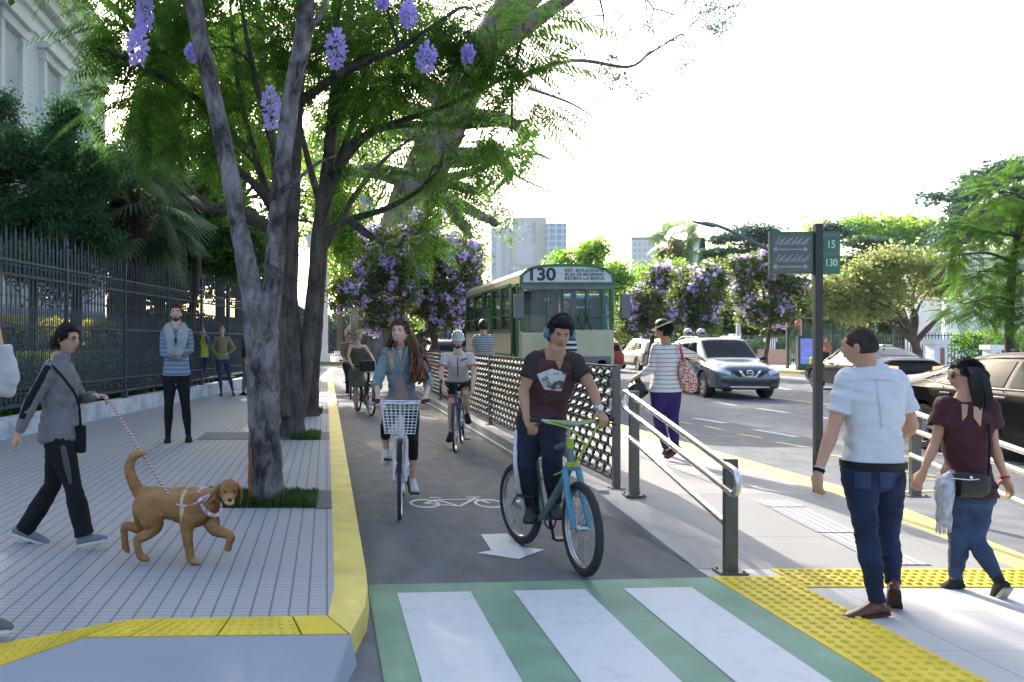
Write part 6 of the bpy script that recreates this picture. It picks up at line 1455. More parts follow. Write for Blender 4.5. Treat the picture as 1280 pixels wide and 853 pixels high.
        mm[2].tube([srf(-.28, -.47, .001), srf(0, -.51, .003), srf(.28, -.47, .001)], [.002 * HS, .0055 * HS, .002 * HS], 6)
        extra = mm
    body = remesh(b, 'body', [skin, white_e, iris_m, lip_m, hair[1] if hair[1] else hair_k] if extra else [skin], t, vox, 3, extra=extra)
    ctx = dict(P=P, t=t, S=S, R=R, C=C_, HS=HS, torso=torso, limb3=limb3, AP=AP, LP=LP, sp=sp, sec_at=sec_at, SEC=SEC, shc=shc, hc=hc, rs=rs, rh=rh, g=g, vox=vox)
    if hair[0]:
        hb = hair_cap(C_, R, HS, female, hair[0] if hair[0] in ('short', 'quiff') else 'cap', hair[1], t, hair[2] if len(hair) > 2 else .012); ctx['hair'] = hb
    # garments
    def garment_top(m, hem=-.02, e=.012, sleeve=.55, name='shirt', neck=1.11, wr=None, hemflare=0., se=None, one=False):
        q = MB(); ss = [sec_at(tt) for tt in sorted(set([hem] + [x[0] for x in SEC if hem < x[0] < neck] + [neck]))]
        ss = [(a, b_ + (hemflare * max(0, .4 - a)), c + (hemflare * max(0, .4 - a))) for a, b_, c in ss]; q.loft(torso(q, ss, e), 22, 2.3)
        for s in 'LR':
            if sleeve > 0:
                limb3(q, P['s' + s], P['e' + s], P['w' + s], AP, (se if se is not None else e), 0, sleeve, (True, False), flare=.012 if sleeve < 1 else 0)
                sh_in = shc.lerp(P['s' + s], .35); q.loft([(sh_in, Vector((0, 0, .055)) * g, Vector((0, .068, 0)) * g), (P['s' + s], Vector((0, 0, .058)) * g + Vector((0, 0, e)), Vector((0, .057 * g + e, 0)))], 12, 2, True, True)
        return remesh(q, name, m, t, vox * 1.05, 3, wr=wr)
    def garment_pants(m, end=1.95, e=.010, name='trousers', waist=.14, flare=0., wr=None, knee=0.):
        q = MB(); q.ell((P['hL'] + P['hR']) / 2 - Vector((0, 0, .05 * g)), .085 * g, .085 * g, .08 * g); ss = [sec_at(tt) for tt in sorted(set([-.10] + [x[0] for x in SEC if -.10 < x[0] < waist] + [waist]))]; q.loft(torso(q, ss, e), 20, 2.3, True, False)
        for s in 'LR': limb3(q, P['h' + s], P['k' + s], P['a' + s], LP, e, 0, end, (True, False), flare=flare)
        return remesh(q, name, m, t, vox * 1.05, 3, wr=wr)
    ctx['gt'], ctx['gp'] = garment_top, garment_pants
    if pants: garment_pants(**pants)
    if top: garment_top(**top)
    if shoes:
        for s in 'LR': shoe(t, P['a' + s], P['t' + s], (P['a' + s] - P['k' + s]), S, shoes[0], shoes[1], w=shoes[2] if len(shoes) > 2 else 1.)
    return ctx
def proj_patch(ob, pts_px, Yc, m, name, parent, off=.004, nu=8, nv=8, sgn=-1):
    """4-corner patch laid on the garment, seen from the street side"""
    me = ob.data; X = root_xf(ob); bv = BVHTree.FromPolygons([X @ v.co for v in me.vertices], [tuple(p.vertices) for p in me.polygons])
    A, B, C2, D = [W(*q, Yc) for q in pts_px]; vs = []; last = None; o0 = Vector((0, 0, H))
    for i in range(nu + 1):
        for j in range(nv + 1):
            p = A.lerp(B, i / nu).lerp(D.lerp(C2, i / nu), j / nv); d = (p - o0).normalized(); h = bv.ray_cast(o0, d)[0]
            if h is None: h = last or p
            last = h; vs.append(h - d * off)
    q = MB(); q.add(vs, [(i * (nv + 1) + j, (i + 1) * (nv + 1) + j, (i + 1) * (nv + 1) + j + 1, i * (nv + 1) + j + 1) for i in range(nu) for j in range(nv)]); return q.build(name, m, parent)

# ---------------------------------------------------------------- bicycle
bk_tyre = mat('bike_tyre', (.03, .03, .03), .8, var=.3, scale=40); spoke_m = mat('spoke_steel', (.45, .46, .47), .3, metal=1.)
def bicycle(label, rear, front, frame_m, r=.335, tyre=.02, fork_m=None, rim_m=None, bar_w=.56, bar_h=1.02, seat_h=.92, style='city', basket=False, group=None, crank=0.6, steer=0., saddle_m=None, tyre_m_=None, name='bicycle', sc_=1.):
    rear, front = Vector(rear), Vector(front); d = front - rear; wb = Vector((d.x, d.y, 0)).length; mid = (rear + front) / 2
    t = thing(name, label, 'bicycle', (mid.x, mid.y, min(rear.z, front.z)), math.atan2(d.y, d.x), group); k = wb / 1.06; tyre_m_ = tyre_m_ or bk_tyre; rim_m = rim_m or spoke_m; fork_m = fork_m or frame_m
    x0, x1 = -wb / 2, wb / 2
    st = Matrix.Rotation(steer, 3, 'Z')
    for cx, nm, sm in ((x0, 'rear_wheel', Matrix.Identity(3)), (x1, 'front_wheel', st)):
        c = Vector((cx, 0, r)); n = 40; q = MB(); f = lambda a, rr, y=0: c + sm @ Vector((rr * math.cos(a), y, rr * math.sin(a)))
        q.tube([f(2 * PI * i / n, r - tyre) for i in range(n)], tyre, 8, closed=True); w = q.build('wheel', tyre_m_, t, world=False)
        q = MB()
        for y in (-.009, .009): q.tube([f(2 * PI * i / n, r - tyre * 2.1, y) for i in range(n)], .009, 6, closed=True)
        q.build('rim', rim_m, w, world=False)
        q = MB()
        for i in range(24): a = 2 * PI * i / 24; q.tube([f(a + (.25 if i % 2 else -.25), .025, .03 if i % 4 < 2 else -.03), f(a, r - tyre * 2.2)], .0017, 3, cap=False)
        q.tube([f(0, 0, -.04), f(0, 0, .04)], .02, 8); q.build('spokes', spoke_m, w, world=False, fix=False)
    BB = Vector((x0 + .43 * k, 0, .28)); ST = Vector((x0 + .27 * k, 0, seat_h - .08)); SJ = BB.lerp(ST, .78); HT = Vector((x1 - .20 * k, 0, bar_h - .12)); HB = Vector((x1 - .155 * k, 0, bar_h - .30)); ra, fa = Vector((x0, 0, r)), Vector((x1, 0, r))
    q = MB(); tr = .017 if style == 'road' else .021
    if style == 'city': q.tube(catmull([HB + Vector((0, 0, .03)), HB.lerp(BB, .5) - Vector((.02, 0, .06)), BB], 5), tr, 10); q.tube(catmull([HT - Vector((0, 0, .03)), HB.lerp(BB, .45) + Vector((0, 0, .05)), BB.lerp(ST, .35)], 5), tr * .85, 10)
    else: q.tube([HB, BB], tr * 1.2, 10); q.tube([HT - Vector((0, 0, .03)), SJ], tr, 10)
    q.tube([BB, SJ + (ST - BB) * .04], tr * .95, 10); q.tube([HB - (HT - HB) * .1, HT], tr * 1.25, 12); q.tube([BB - Vector((0, .045, 0)), BB + Vector((0, .045, 0))], .024, 12)
    for s in (-1, 1):
        q.tube([BB + Vector((-.03, s * .03, 0)), ra + Vector((0, s * .06, 0))], tr * .6, 8); q.tube([SJ + Vector((0, s * .015, -.02)), ra + Vector((0, s * .06, 0))], tr * .5, 8)
    q.build('frame', frame_m, t, world=False)
    q = MB()
    for s in (-1, 1): q.tube([HB + st @ Vector((0, s * .05, -.03)), fa.lerp(HB, .5) + st @ Vector((-.01, s * .055, 0)), fa + st @ Vector((0, s * .055, 0))], [.019, .016, .011] if style != 'mtb' else [.024, .024, .020], 10)
    q.tube([HB + st @ Vector((0, -.06, -.02)), HB + st @ Vector((0, .06, -.02))], .02, 8); q.build('fork', fork_m, t, world=False)
    q = MB(); c = HT + Vector((.06, 0, .11)); q.tube([HT, HT + Vector((.0, 0, .08)), c], .014, 8)
    hw = bar_w / 2
    if style == 'road':
        q.tube([c + st @ Vector((0, -hw * .8, 0)), c + st @ Vector((0, hw * .8, 0))], .014, 8)
        for s in (-1, 1): q.tube(catmull([c + st @ Vector((0, s * hw * .8, 0)), c + st @ Vector((.07, s * hw * .85, -.0)), c + st @ Vector((.10, s * hw * .9, -.06)), c + st @ Vector((.04, s * hw * .95, -.14)), c + st @ Vector((-.05, s * hw * .95, -.14))], 4), .014, 8); 
    else: q.tube(catmull([c + st @ Vector((-.10 if style == 'city' else -.03, -hw, .03)), c + st @ Vector((0, -hw * .5, .02)), c, c + st @ Vector((0, hw * .5, .02)), c + st @ Vector((-.10 if style == 'city' else -.03, hw, .03))], 4), .012, 8)
    hb = q.build('handlebar', rim_m if style != 'road' else bk_tyre, t, world=False)
    q = MB()
    if style != 'road':
        for s in (-1, 1):
            e = c + st @ Vector((-.10 if style == 'city' else -.03, s * hw, .03)); f_ = c + st @ Vector((-.04 if style == 'city' else -.02, s * hw * .76, .025)); q.tube([f_, e + (e - f_) * .12], .018, 10); q.tube([f_ + Vector((.03, 0, -.01)), e + Vector((.05, 0, -.035))], .006, 6)
    else:
        for s in (-1, 1): q.tube([c + Vector((.09, s * hw * .86, 0)), c + Vector((.13, s * hw * .88, .05))], .015, 8)
    q.build('grips', bk_tyre, hb, world=False)
    q = MB(); sx = ST.x; z = seat_h; q.loft([((sx - .13, 0, z), (0, .075, 0), (0, 0, .018)), ((sx - .08, 0, z + .01), (0, .08, 0), (0, 0, .022)), ((sx + .02, 0, z + .005), (0, .045, 0), (0, 0, .02)), ((sx + .13, 0, z), (0, .02, 0), (0, 0, .012))], 14, 2, True, True); q.tube([ST, (sx - .02, 0, z)], .012, 8); q.build('saddle', saddle_m or bk_tyre, t, world=False)
    q = MB(); n = 20
    for rr in (.09, .085): q.tube([BB + Vector((rr * math.cos(2 * PI * i / n), .055, rr * math.sin(2 * PI * i / n))) for i in range(n)], .005, 4, closed=True)
    cv = Vector((math.cos(crank), 0, math.sin(crank))) * .165; pe_ = []
    for s in (-1, 1):
        e = BB + cv * s + Vector((0, s * .08, 0)); q.tube([BB + Vector((0, s * .06, 0)), e], .011, 8); pe_.append(e)
    for a in range(4): q.tube([BB + Vector((0, .055, 0)), BB + Vector((.085 * math.cos(a * 1.57), .055, .085 * math.sin(a * 1.57)))], .006, 5)
    q.tube([BB + Vector((0, .055, .09)), ra + Vector((0, .055, .035))], .004, 4); q.tube([BB + Vector((0, .055, -.09)), ra + Vector((0, .055, -.035))], .004, 4); q.build('crankset', blackm, t, world=False)
    for e in pe_: q = MB(); q.box(e + Vector((0, math.copysign(.05, e.y), 0)), (.08, .095, .022)); q.build('pedal', plast, t, world=False, smooth=False, bevel=.005)
    if basket:
        q = MB(); x, z = x1 - .02, bar_h - .17; a, b_, hh = .135, .17, .27; wr = .0042
        for lv in np.linspace(0, 1, 6):
            s = .78 + .22 * lv; zz = z - .08 + hh * lv; q.tube([(x - a * s, -b_ * s, zz), (x + a * s, -b_ * s, zz), (x + a * s, b_ * s, zz), (x - a * s, b_ * s, zz)], wr * (1.8 if lv == 1 else 1), 5, closed=True)
        for i in range(9):
            y = (i / 8 * 2 - 1) * b_
            for sx_ in (-1, 1): q.tube([(x + sx_ * a * .78, y * .78, z - .08), (x + sx_ * a, y, z - .08 + hh)], wr, 4)
            q.tube([(x - a * .78, y * .78, z - .08), (x + a * .78, y * .78, z - .08)], wr, 4)
        for i in range(7):
            xx = (i / 6 * 2 - 1) * a
            for sy in (-1, 1): q.tube([(x + xx * .78, sy * b_ * .78, z - .08), (x + xx, sy * b_, z - .08 + hh)], wr, 4)
        q.build('basket', mat('white_wire', (.75, .75, .77), .4), t, world=False)
    if style == 'city':
        q = MB()
        for cx, a0, a1 in ((x1, .35, 2.2), (x0, .3, 2.9)):
            pts = [(cx + (r + .03) * math.cos(a), 0, r + (r + .03) * math.sin(a)) for a in np.linspace(a0, a1, 14)]
            for (p, q2) in zip(pts[:-1], pts[1:]): q.beam(p, q2, .045, .004, up=(0, 0, 1) if False else (Vector(p) - Vector((cx, 0, r))))
        q.build('mudguard', blackm, t, world=False, smooth=False)
    return t
# ================================================================ PEOPLE: each one
grey_j = mat('grey_jacket', (.17, .17, .185), .85, var=.2, scale=6, bump=.35, bscale=120); black_c = cloth('black_cloth', (.014, .014, .016), var=.3); grey_c = cloth('dark_grey_cloth', (.09, .09, .10))
# --- woman walking the dog
ctx = person('woman in a grey jacket and glasses walking a dog along the left pavement', 5.5,
  dict(hd=(84, 425, 0), sR=(64, 463, -.16), sL=(82, 461, .15), eR=(41, 500, -.22), wR=(23, 541, -.2), eL=(102, 499, .2), wL=(119, 495, .05), hR=(71, 546, -.085), hL=(77, 546, .085), kR=(92, 609, -.09), aR=(106, 670, -.1), tR=(133, 675, -.12), kL=(66, 608, .09), aL=(30, 664, .10), tL=(61, 681, .10), ch=(75, 500, 0)),
  S=.93, face=(.93, -.36, -.08), female=True, skin=skin_t, hair=('cap', hair_k, .010), vox=.0065, girth=1.06,
  hands=dict(R=dict(d=(-.35, -.1, -1), pn=(.6, .5, 0), curl=.25), L=dict(d=(1, -.15, -.05), pn=(0, -.2, -1), curl=.9)),
  pants=dict(m=black_c, end=1.98, e=.012, flare=.055, wr=(.007, (6, 6, 14)), waist=.12), top=dict(m=grey_j, hem=-.08, e=.030, sleeve=1.95, se=.014, name='jacket', neck=1.15, wr=(.014, (7, 7, 12))), shoes=(cloth('grey_trainer', (.18, .2, .25)), sole_w))
t, P, R, C_, HS = ctx['t'], ctx['P'], ctx['R'], ctx['C'], ctx['HS']
q = MB()
for i in range(22):
    o = Vector((random.gauss(0, .008), -.088 + random.gauss(0, .004), .012 + random.gauss(0, .01))); L = random.uniform(.8, 1.1)
    strand(q, [C_ + R @ (o * HS), C_ + R @ (o + Vector((random.gauss(0, .01), -.035, -.005))) * 1 if False else C_ + R @ ((o + Vector((0, -.035, -.002))) * HS), C_ + R @ ((o + Vector((random.gauss(0, .012), -.05 + random.gauss(0, .01), -.05 * L))) * HS), C_ + R @ ((o + Vector((random.gauss(0, .012), -.045 + random.gauss(0, .012), -.095 * L))) * HS)], .008, .002)
q.build('ponytail', hair_k, t)
def glasses(ctx, m, lens=None, r=.019, z=.002, name='glasses'):
    C_, R, HS = ctx['C'], ctx['R'], ctx['HS']; q = MB(); f = lambda x, y, zz: C_ + R @ (Vector((x, y, zz)) * HS)
    for s in (-1, 1):
        q.tube([f(s * .031 + r * 1.15 * math.cos(a), .098 - .006 * abs(math.cos(a)), z + r * .85 * math.sin(a)) for a in np.linspace(0, 2 * PI, 17)[:-1]], .0022 * HS, 5, closed=True)
        q.tube([f(s * .052, .094, z + .006), f(s * .075, .06, z + .008), f(s * .078, -.01, z + .005)], .0022 * HS, 5)
    q.tube([f(-.012, .101, z + .004), f(.012, .101, z + .004)], .002 * HS, 5); g_ = q.build(name, m, ctx['t'])
    if lens:
        q = MB()
        for s in (-1, 1): q.ell(f(s * .031, .096, z), r * 1.12 * HS, .003 * HS, r * .83 * HS, R, 14, 8)
        q.build('lens', lens, g_)
glasses(ctx, blackm)
q = MB(); a, b_, c = W(58, 458, 5.30), W(80, 474, 5.28), W(97, 503, 5.36); q.tube(catmull([W(62, 452, 5.42), W(66, 458, 5.30), W(82, 476, 5.27), W(97, 500, 5.34), W(101, 535, 5.42)], 5), .010, 6); q.build('bag_strap', black_c, t)
q = MB(); c = W(101, 549, 5.45); q.box(c, (.075, .05, .2)); bag = q.build('shoulder_bag', black_c, None, bevel=.02); tag(bag, 'small black shoulder bag at the hip of the woman walking the dog', 'bag')
# dark stripe on the sleeve, collar, trouser panel
q = MB(); limb3 = ctx['limb3']; off = Vector((-.006, -.044, .006))
a, b_, c = P['sR'] + off + Vector((.005, -.012, .02)), P['eR'] + off, P['wR'] + off * .6
for (u, v) in ((a, b_), (b_, a.lerp(c, 0) * 0 + b_.lerp(c, .55))):
    q.loft([(u, (v - u).cross(Vector((0, 1, 0))).normalized() * .026, Vector((0, .012, 0))), (v, (v - u).cross(Vector((0, 1, 0))).normalized() * .024, Vector((0, .012, 0)))], 12, 2.5, True, True)
q.build('sleeve_stripe', black_c, t)
q = MB(); nb = ctx['shc'] + Vector((.01, 0, .03)); q.loft([(nb + Vector((0, 0, .03)), (.07, 0, .01), (0, .068, 0)), (nb + Vector((.012, 0, .085)), (.062, 0, .012), (0, .06, 0))], 18); q.build('collar', grey_j, t)
q = MB(); u, v = W(79, 560, 5.325), W(88, 604, 5.345); q.loft([(u, (.020, 0, 0), (0, .02, 0)), (u.lerp(v, .5), (.024, 0, 0), (0, .022, 0)), (v, (.012, 0, 0), (0, .012, 0))], 10, 2, True, True); q.build('trouser_panel', grey_c, t)

# --- leash
pink = stripemat('leash_pink', (.62, .42, .45), (.35, .1, .14), .02, .4, 'Z')
pts = catmull([W(127, 494, 5.5), W(135, 500, 5.45), W(150, 522, 5.4), W(172, 558, 5.25), W(196, 596, 5.1), W(212, 620, 5.05), W(222, 631, 5.03)], 5)
q = MB(); q.tube(pts, .009, 8); ls = q.build('leash', pink, None); tag(ls, 'pink patterned leash running from the hand of the woman in grey to the dog', 'leash')

# --- partial person at the left edge
ctx = person('person cut off by the left edge, grey-white sleeve bent upwards', 3.9,
  dict(hd=(-72, 402, 0), sR=(-88, 452, .1), sL=(-42, 450, -.1), eR=(-120, 510, .1), wR=(-125, 570, .05), eL=(7, 484, -.1), wL=(-2, 428, -.1), hR=(-75, 580, .08), hL=(-60, 580, -.08), kR=(-80, 680, .05), aR=(-95, 770, .05), tR=(-130, 786, .05), kL=(-50, 680, -.05), aL=(-22, 768, -.1), tL=(14, 789, -.14)),
  S=.95, face=(-.9, .3, 0), skin=skin_t, hair=('short', hair_d), vox=.009, girth=1.05, hands=dict(L=dict(d=(-.15, 0, 1), pn=(-1, 0, 0), curl=.9)),
  pants=dict(m=grey_c), top=dict(m=mat('pale_sweater', (.5, .5, .53), .9, var=.15, scale=7, bump=.6, bscale=110), e=.02, sleeve=1.9, se=.035, wr=(.012, (6, 6, 12)), name='sweater'), shoes=(cloth('grey_shoe', (.12, .13, .14)), sole_w))

# --- man with the scarf
Yp = 11.2
blue_kn = stripemat('blue_knit', (.12, .21, .36), (.30, .34, .37), .062, .45, 'Z', wob=.02)
ctx = person('bearded man with a grey scarf and folded arms standing on the left pavement', Yp,
  dict(hd=(220, 391.5, -.02), sR=(207, 416, 0), sL=(234, 416, 0), eR=(204, 442, -.04), wR=(213, 444, -.24), eL=(238, 438, -.06), wL=(226, 440, -.26), hR=(213, 469, 0), hL=(228, 469, 0), kR=(211, 508, -.03), aR=(210, 546, 0), tR=(209, 556, -.17), kL=(232, 508, -.03), aL=(235.5, 544, .03), tL=(236, 553, -.15)),
  S=1.14, face=(.15, -1, -.02), skin=skin_l, hair=('quiff', hair_d, .012), vox=.010, hands=dict(R=dict(d=(1, -.1, 0), pn=(0, 1, -.2), curl=.5), L=dict(d=(-1, -.1, 0), pn=(0, 1, 0), curl=.5)),
  pants=dict(m=black_c, e=.006, end=2.0), top=dict(m=blue_kn, hem=-.02, e=.014, sleeve=1.9, name='jumper', wr=(.006, (5, 5, 12))), shoes=(black_c, sole_k))
hair_cap(ctx['C'], ctx['R'], ctx['HS'], False, 'beard', hair_d, ctx['t'])
sf = cloth('grey_scarf', (.38, .39, .42), var=.25, bump=.7); q = MB()
for s in (-1, 1): q.tube(catmull([W(220 + s * 2, 408, Yp + .12), W(220 + s * 9, 409, Yp - .02), W(220 + s * 8, 420, Yp - .18), W(220 + s * 6.5, 432, Yp - .22), W(220 + s * 3, 443, Yp - .26)], 5), [.05, .06, .065, .065, .06, .06, .07, .07, .08, .08, .08, .08, .075, .07, .07, .07, .065, .06, .06, .06, .05], 12)
q.ell(W(219, 440, Yp - .30), .13, .07, .075)
sc1 = remesh(q, 'scarf', sf, None, .012, 3, wr=(.012, (12, 12, 6))); tag(sc1, 'chunky grey scarf draped round the neck of the bearded man', 'scarf')

# --- three people by the fence
ctx = person('person in a yellow-green padded vest raising an arm to the face, by the fence', 20.7,
  dict(hd=(252, 413.5, 0), sR=(244, 422, 0), sL=(259, 422, 0), eR=(243, 432, -.2), wR=(249, 420, -.22), eL=(261, 431, -.15), wL=(257, 419, -.2), hR=(246, 447, 0), hL=(255, 447, 0), kR=(243, 470, 0), aR=(241, 491, 0), tR=(240, 495, -.2), kL=(252, 470, 0), aL=(248, 490, 0), tL=(254, 494, -.15)),
  S=1.0, face=(.4, -1, 0), skin=skin_t, hair=('short', mat('grey_hair', (.2, .2, .2), .6)), vox=.013, face_detail=False, pants=dict(m=denim, end=1.95, e=.012), top=dict(m=cloth('blue_sleeve', (.06, .14, .28)), sleeve=1.9), shoes=(black_c, sole_k))
ctx['gt'](m=cloth('yellow_vest', (.45, .47, .08)), sleeve=0, e=.06, name='vest', hem=.02, wr=(.012, (2, 2, 22)))
ctx = person('woman in a tan sweater and jeans with both hands on her hips by the fence', 20.7,
  dict(hd=(277.5, 413.5, 0), sR=(270, 424, 0), sL=(285, 424, 0), eR=(264, 435.5, .03), wR=(270.5, 442, -.06), eL=(293.5, 435.5, .03), wL=(285, 442, -.06), hR=(273.5, 449.5, 0), hL=(282, 449.5, 0), kR=(275, 471, -.02), aR=(276.5, 491, 0), tR=(275.5, 496, -.2), kL=(287, 471, -.02), aL=(291.5, 491, 0), tL=(293, 496, -.15)),
  S=.98, face=(0, -1, 0), female=True, skin=skin_l, hair=('cap', hair_y), vox=.013, face_detail=False, pants=dict(m=denim2, e=.004), top=dict(m=cloth('tan_sweater', (.33, .27, .17)), sleeve=1.85, e=.02, hem=.0), shoes=(cloth('brown_boot', (.10, .05, .03)), sole_k))
ctx = person('man in a brown pullover half hidden behind the near tree trunk', 20.9,
  dict(hd=(308, 413, 0), sR=(307, 423, .15), sL=(310, 423, -.15), eR=(305, 436, .2), wR=(303, 446, .1), eL=(311, 436, -.2), wL=(308, 447, -.2), hR=(308, 449, .08), hL=(309, 449, -.08), kR=(306, 471, .05), aR=(304, 491, .05), tR=(299, 495, 0), kL=(310, 471, -.05), aL=(310, 491, -.05), tL=(305, 495, -.1)),
  S=1.0, face=(-1, -.3, 0), skin=skin_l, hair=('short', hair_b), vox=.013, face_detail=False, pants=dict(m=cloth('beige_trousers', (.27, .27, .22)), e=.014), top=dict(m=cloth('brown_pullover', (.08, .05, .04)), sleeve=1.85, e=.015), shoes=(black_c, sole_k))

# --- far cyclists
bicycle('black city bicycle under the blonde cyclist in the green dress', G0(447, 17.4), G0(464, 16.3), blackm, bar_h=1.05, seat_h=.95, crank=-1.3)
ctx = person('blonde cyclist in an olive dress riding a black bicycle down the lane', 17.0,
  dict(hd=(448.5, 420.5, 0), sR=(438, 434, 0), sL=(456, 434, 0), eR=(435, 446, -.1), wR=(440, 457, -.45), eL=(463, 443, -.15), wL=(468, 452, -.45), hR=(442, 465, .12), hL=(452, 465, .12), kR=(445, 484, -.2), aR=(446, 506, -.1), tR=(446, 512, -.28), kL=(458, 476, -.25), aL=(455, 496, -.05), tL=(457, 502, -.2)),
  S=.98, face=(.5, -1, 0), female=True, skin=skin_l, hair=('cap', hair_y, .02), vox=.012, face_detail=False, shoes=(cloth('sandal', (.3, .2, .14)), sole_br))
ol = cloth('olive_dress', (.115, .115, .075)); ctx['gt'](m=ol, sleeve=0, e=.02, neck=.98, name='dress_top'); P = ctx['P']; q = MB(); q.loft([(ctx['hc'] + Vector((0, 0, .1)), (.18, 0, 0), (0, .15, 0)), (ctx['hc'] + Vector((0, -.12, -.12)), (.23, 0, 0), (0, .24, .03)), (W(450, 483, 16.75), (.2, 0, 0), (0, .2, 0))], 18, 2.3, True, False); remesh(q, 'dress_skirt', ol, ctx['t'], .014, 2, wr=(.02, (9, 9, 1)))
q = MB(); c = W(459, 457.5, 16.35); q.box(c, (.34, .26, .24)); o = q.build('handlebar_bag', cloth('dark_bag', (.035, .035, .04)), None, bevel=.06); tag(o, 'dark bag on the handlebar of the blonde cyclist', 'bag')
bicycle('bicycle mostly hidden behind the blonde cyclist', G0(436, 22.2), G0(438, 21.1), blackm, bar_h=1.05, crank=-1.0)
person('brown-haired rider mostly hidden behind the blonde cyclist', 21.7,
  dict(hd=(436, 421, 0), sR=(429, 431, 0), sL=(443, 431, 0), eR=(427, 441, -.1), wR=(430, 449, -.4), eL=(445, 441, -.1), wL=(445, 449, -.4), hR=(432, 456, .1), hL=(440, 456, .1), kR=(434, 470, -.2), aR=(434, 487, -.1), tR=(434, 492, -.25), kL=(440, 465, -.25), aL=(440, 480, -.1), tL=(440, 484, -.25)),
  S=1., face=(0, -1, 0), skin=skin_t, hair=('cap', hair_b, .02), vox=.016, face_detail=False, pants=dict(m=denim), top=dict(m=cloth('taupe_top', (.2, .15, .11)), sleeve=1.8), shoes=(black_c, sole_k))

# --- woman with the basket bicycle
wf = mat('white_frame', (.68, .62, .64), .35, coat=.5, var=.05)
bicycle('white city bicycle with a white wire basket and a blue front tyre', G0(503, 7.86, .004), G0(500, 6.82, .004), wf, r=.345, tyre=.017, bar_w=.50, bar_h=1.03, seat_h=.93, basket=True, crank=-1.15, tyre_m_=mat('navy_tyre', (.02, .03, .07), .7))
Yp = 7.75
denim_l = mat('light_denim', (.19, .25, .28), .85, var=.35, scale=5, bump=.7, bscale=140)
ctx = person('smiling woman with long brown hair in a light denim shirt riding with a basket', Yp,
  dict(hd=(500, 416.5, -.12), sR=(484, 443.5, -.05), sL=(519, 445.5, -.05), eR=(471, 478, -.14), wR=(472, 497, -.40), eL=(536, 478, -.14), wL=(532, 497, -.40), hR=(493, 511, .16), hL=(513, 511, .16), kR=(481, 533, -.20), aR=(483, 563, .02), tR=(481, 582, -.18), kL=(517, 552, -.16), aL=(516, 600, -.04), tL=(519, 619, -.24), ch=(502, 480, .0)),
  S=.95, face=(-.48, -1, .10), female=True, skin=skin_l, hair=('cap', hair_b, .013), vox=.0065, girth=1.0, head_scale=1.12,
  hands=dict(R=dict(d=(.1, -.5, -.8), pn=(.3, 0, -1), curl=.8, side=1), L=dict(d=(-.1, -.5, -.8), pn=(-.3, 0, -1), curl=.8)),
  pants=dict(m=black_c, end=1.45, e=.003, name='leggings'), shoes=(cloth('white_trainer', (.6, .6, .58)), sole_w))
ctx['gt'](m=cloth('pink_vest_top', (.42, .30, .27)), sleeve=0, e=.006, neck=.95, name='vest_top')
dj = ctx['gt'](m=denim_l, sleeve=1.35, e=.022, se=.022, hem=.08, name='denim_shirt', neck=1.13, wr=(.017, (8, 8, 11)))
P, t, R, C_, HS = ctx['P'], ctx['t'], ctx['R'], ctx['C'], ctx['HS']
Yf = Yp - .2
proj_patch(dj, [(496, 436), (503, 436), (502, 452), (500, 452)], Yf, skin_l, 'neckline', t, .004)
proj_patch(dj, [(500, 466), (501, 466), (511, 499), (490, 499)], Yf, MATS['pink_vest_top'], 'vest_front', t, .004)
q = MB()
for s, xx in ((-1, 498), (1, 502)):
    q.tube([W(xx + s * 7, 435, Yf + .03), W(xx + s * 5, 442, Yf - .03), W(xx + s * 1, 454, Yf - .05)], [.014, .017, .007], 8)
for s in (-1, 1):
    for s2 in (-1, 1): pass
q.build('collar', denim_l, t)
q = MB()
for xx, yy in ((489, 466), (515, 468), (506, 462), (509, 478), (493, 478), (513, 490)):
    d0 = (W(xx, yy, Yf) - Vector((0, 0, H))).normalized(); bv = BVHTree.FromPolygons([root_xf(dj) @ v.co for v in dj.data.vertices], [tuple(p.vertices) for p in dj.data.polygons]); h = bv.ray_cast(Vector((0, 0, H)), d0)[0]
    if h: q.ell(h, .007, .006, .007, None, 8, 6)
q.build('buttons', mat('dark_button', (.03, .03, .035), .4), t)
proj_patch(dj, [(484, 440), (491, 438), (494, 462), (488, 462)], Yf, cloth('tan_strap', (.42, .36, .24)), 'shoulder_strap', t, .010)
# long wavy hair, falling on her left shoulder
q = MB()
for i in range(150):
    a = random.uniform(-2.6, .55); s = random.uniform(.82, 1.0); sd_ = 1 if random.random() < .76 else -1
    ang_ = random.uniform(-.2, 1.0) * PI * .5
    rd = Vector((-sd_ * math.cos(ang_) * .85, -math.sin(ang_) * .7 + .05, random.uniform(.25, .95))).normalized() if False else Vector((sd_ * random.uniform(.2, .95), random.uniform(-.9, .25), random.uniform(.1, .95))).normalized()
    p0 = C_ + R @ (head_r(rd, True) * HS * 1.02)
    if sd_ > 0: tx, ty, td = 522 + random.gauss(0, 7), 462 + random.uniform(-8, 14), Yp - .22 + random.gauss(0, .05)
    else: tx, ty, td = 496 + random.gauss(0, 5), 446 + random.uniform(-4, 8), Yp + .12 + random.gauss(0, .03)
    e = W(tx, ty, td); sideX = W(C_.x * F / C_.y + CX + (13 if sd_ > 0 else -9) + random.gauss(0, 2), 424 + random.gauss(0, 3), Yp - .08 + random.gauss(0, .04))
    m1 = sideX; m2 = sideX.lerp(e, .5) + Vector((math.sin(i) * .02 + .015 * sd_, random.gauss(0, .01), 0)); strand(q, [p0 * .9 + C_ * .1, p0 + R @ Vector((sd_ * .015, 0, .01)), m1, m2, e + Vector((random.gauss(0, .015), 0, 0)), e + Vector((random.gauss(-.01, .02), 0, -.04))], .0105, .002, 5)
q.build('long_hair', mat('chestnut_hair', (.13, .055, .025), .4, var=.7, scale=14, stretch=(1, 1, .2), bump=.5, bscale=80), t)
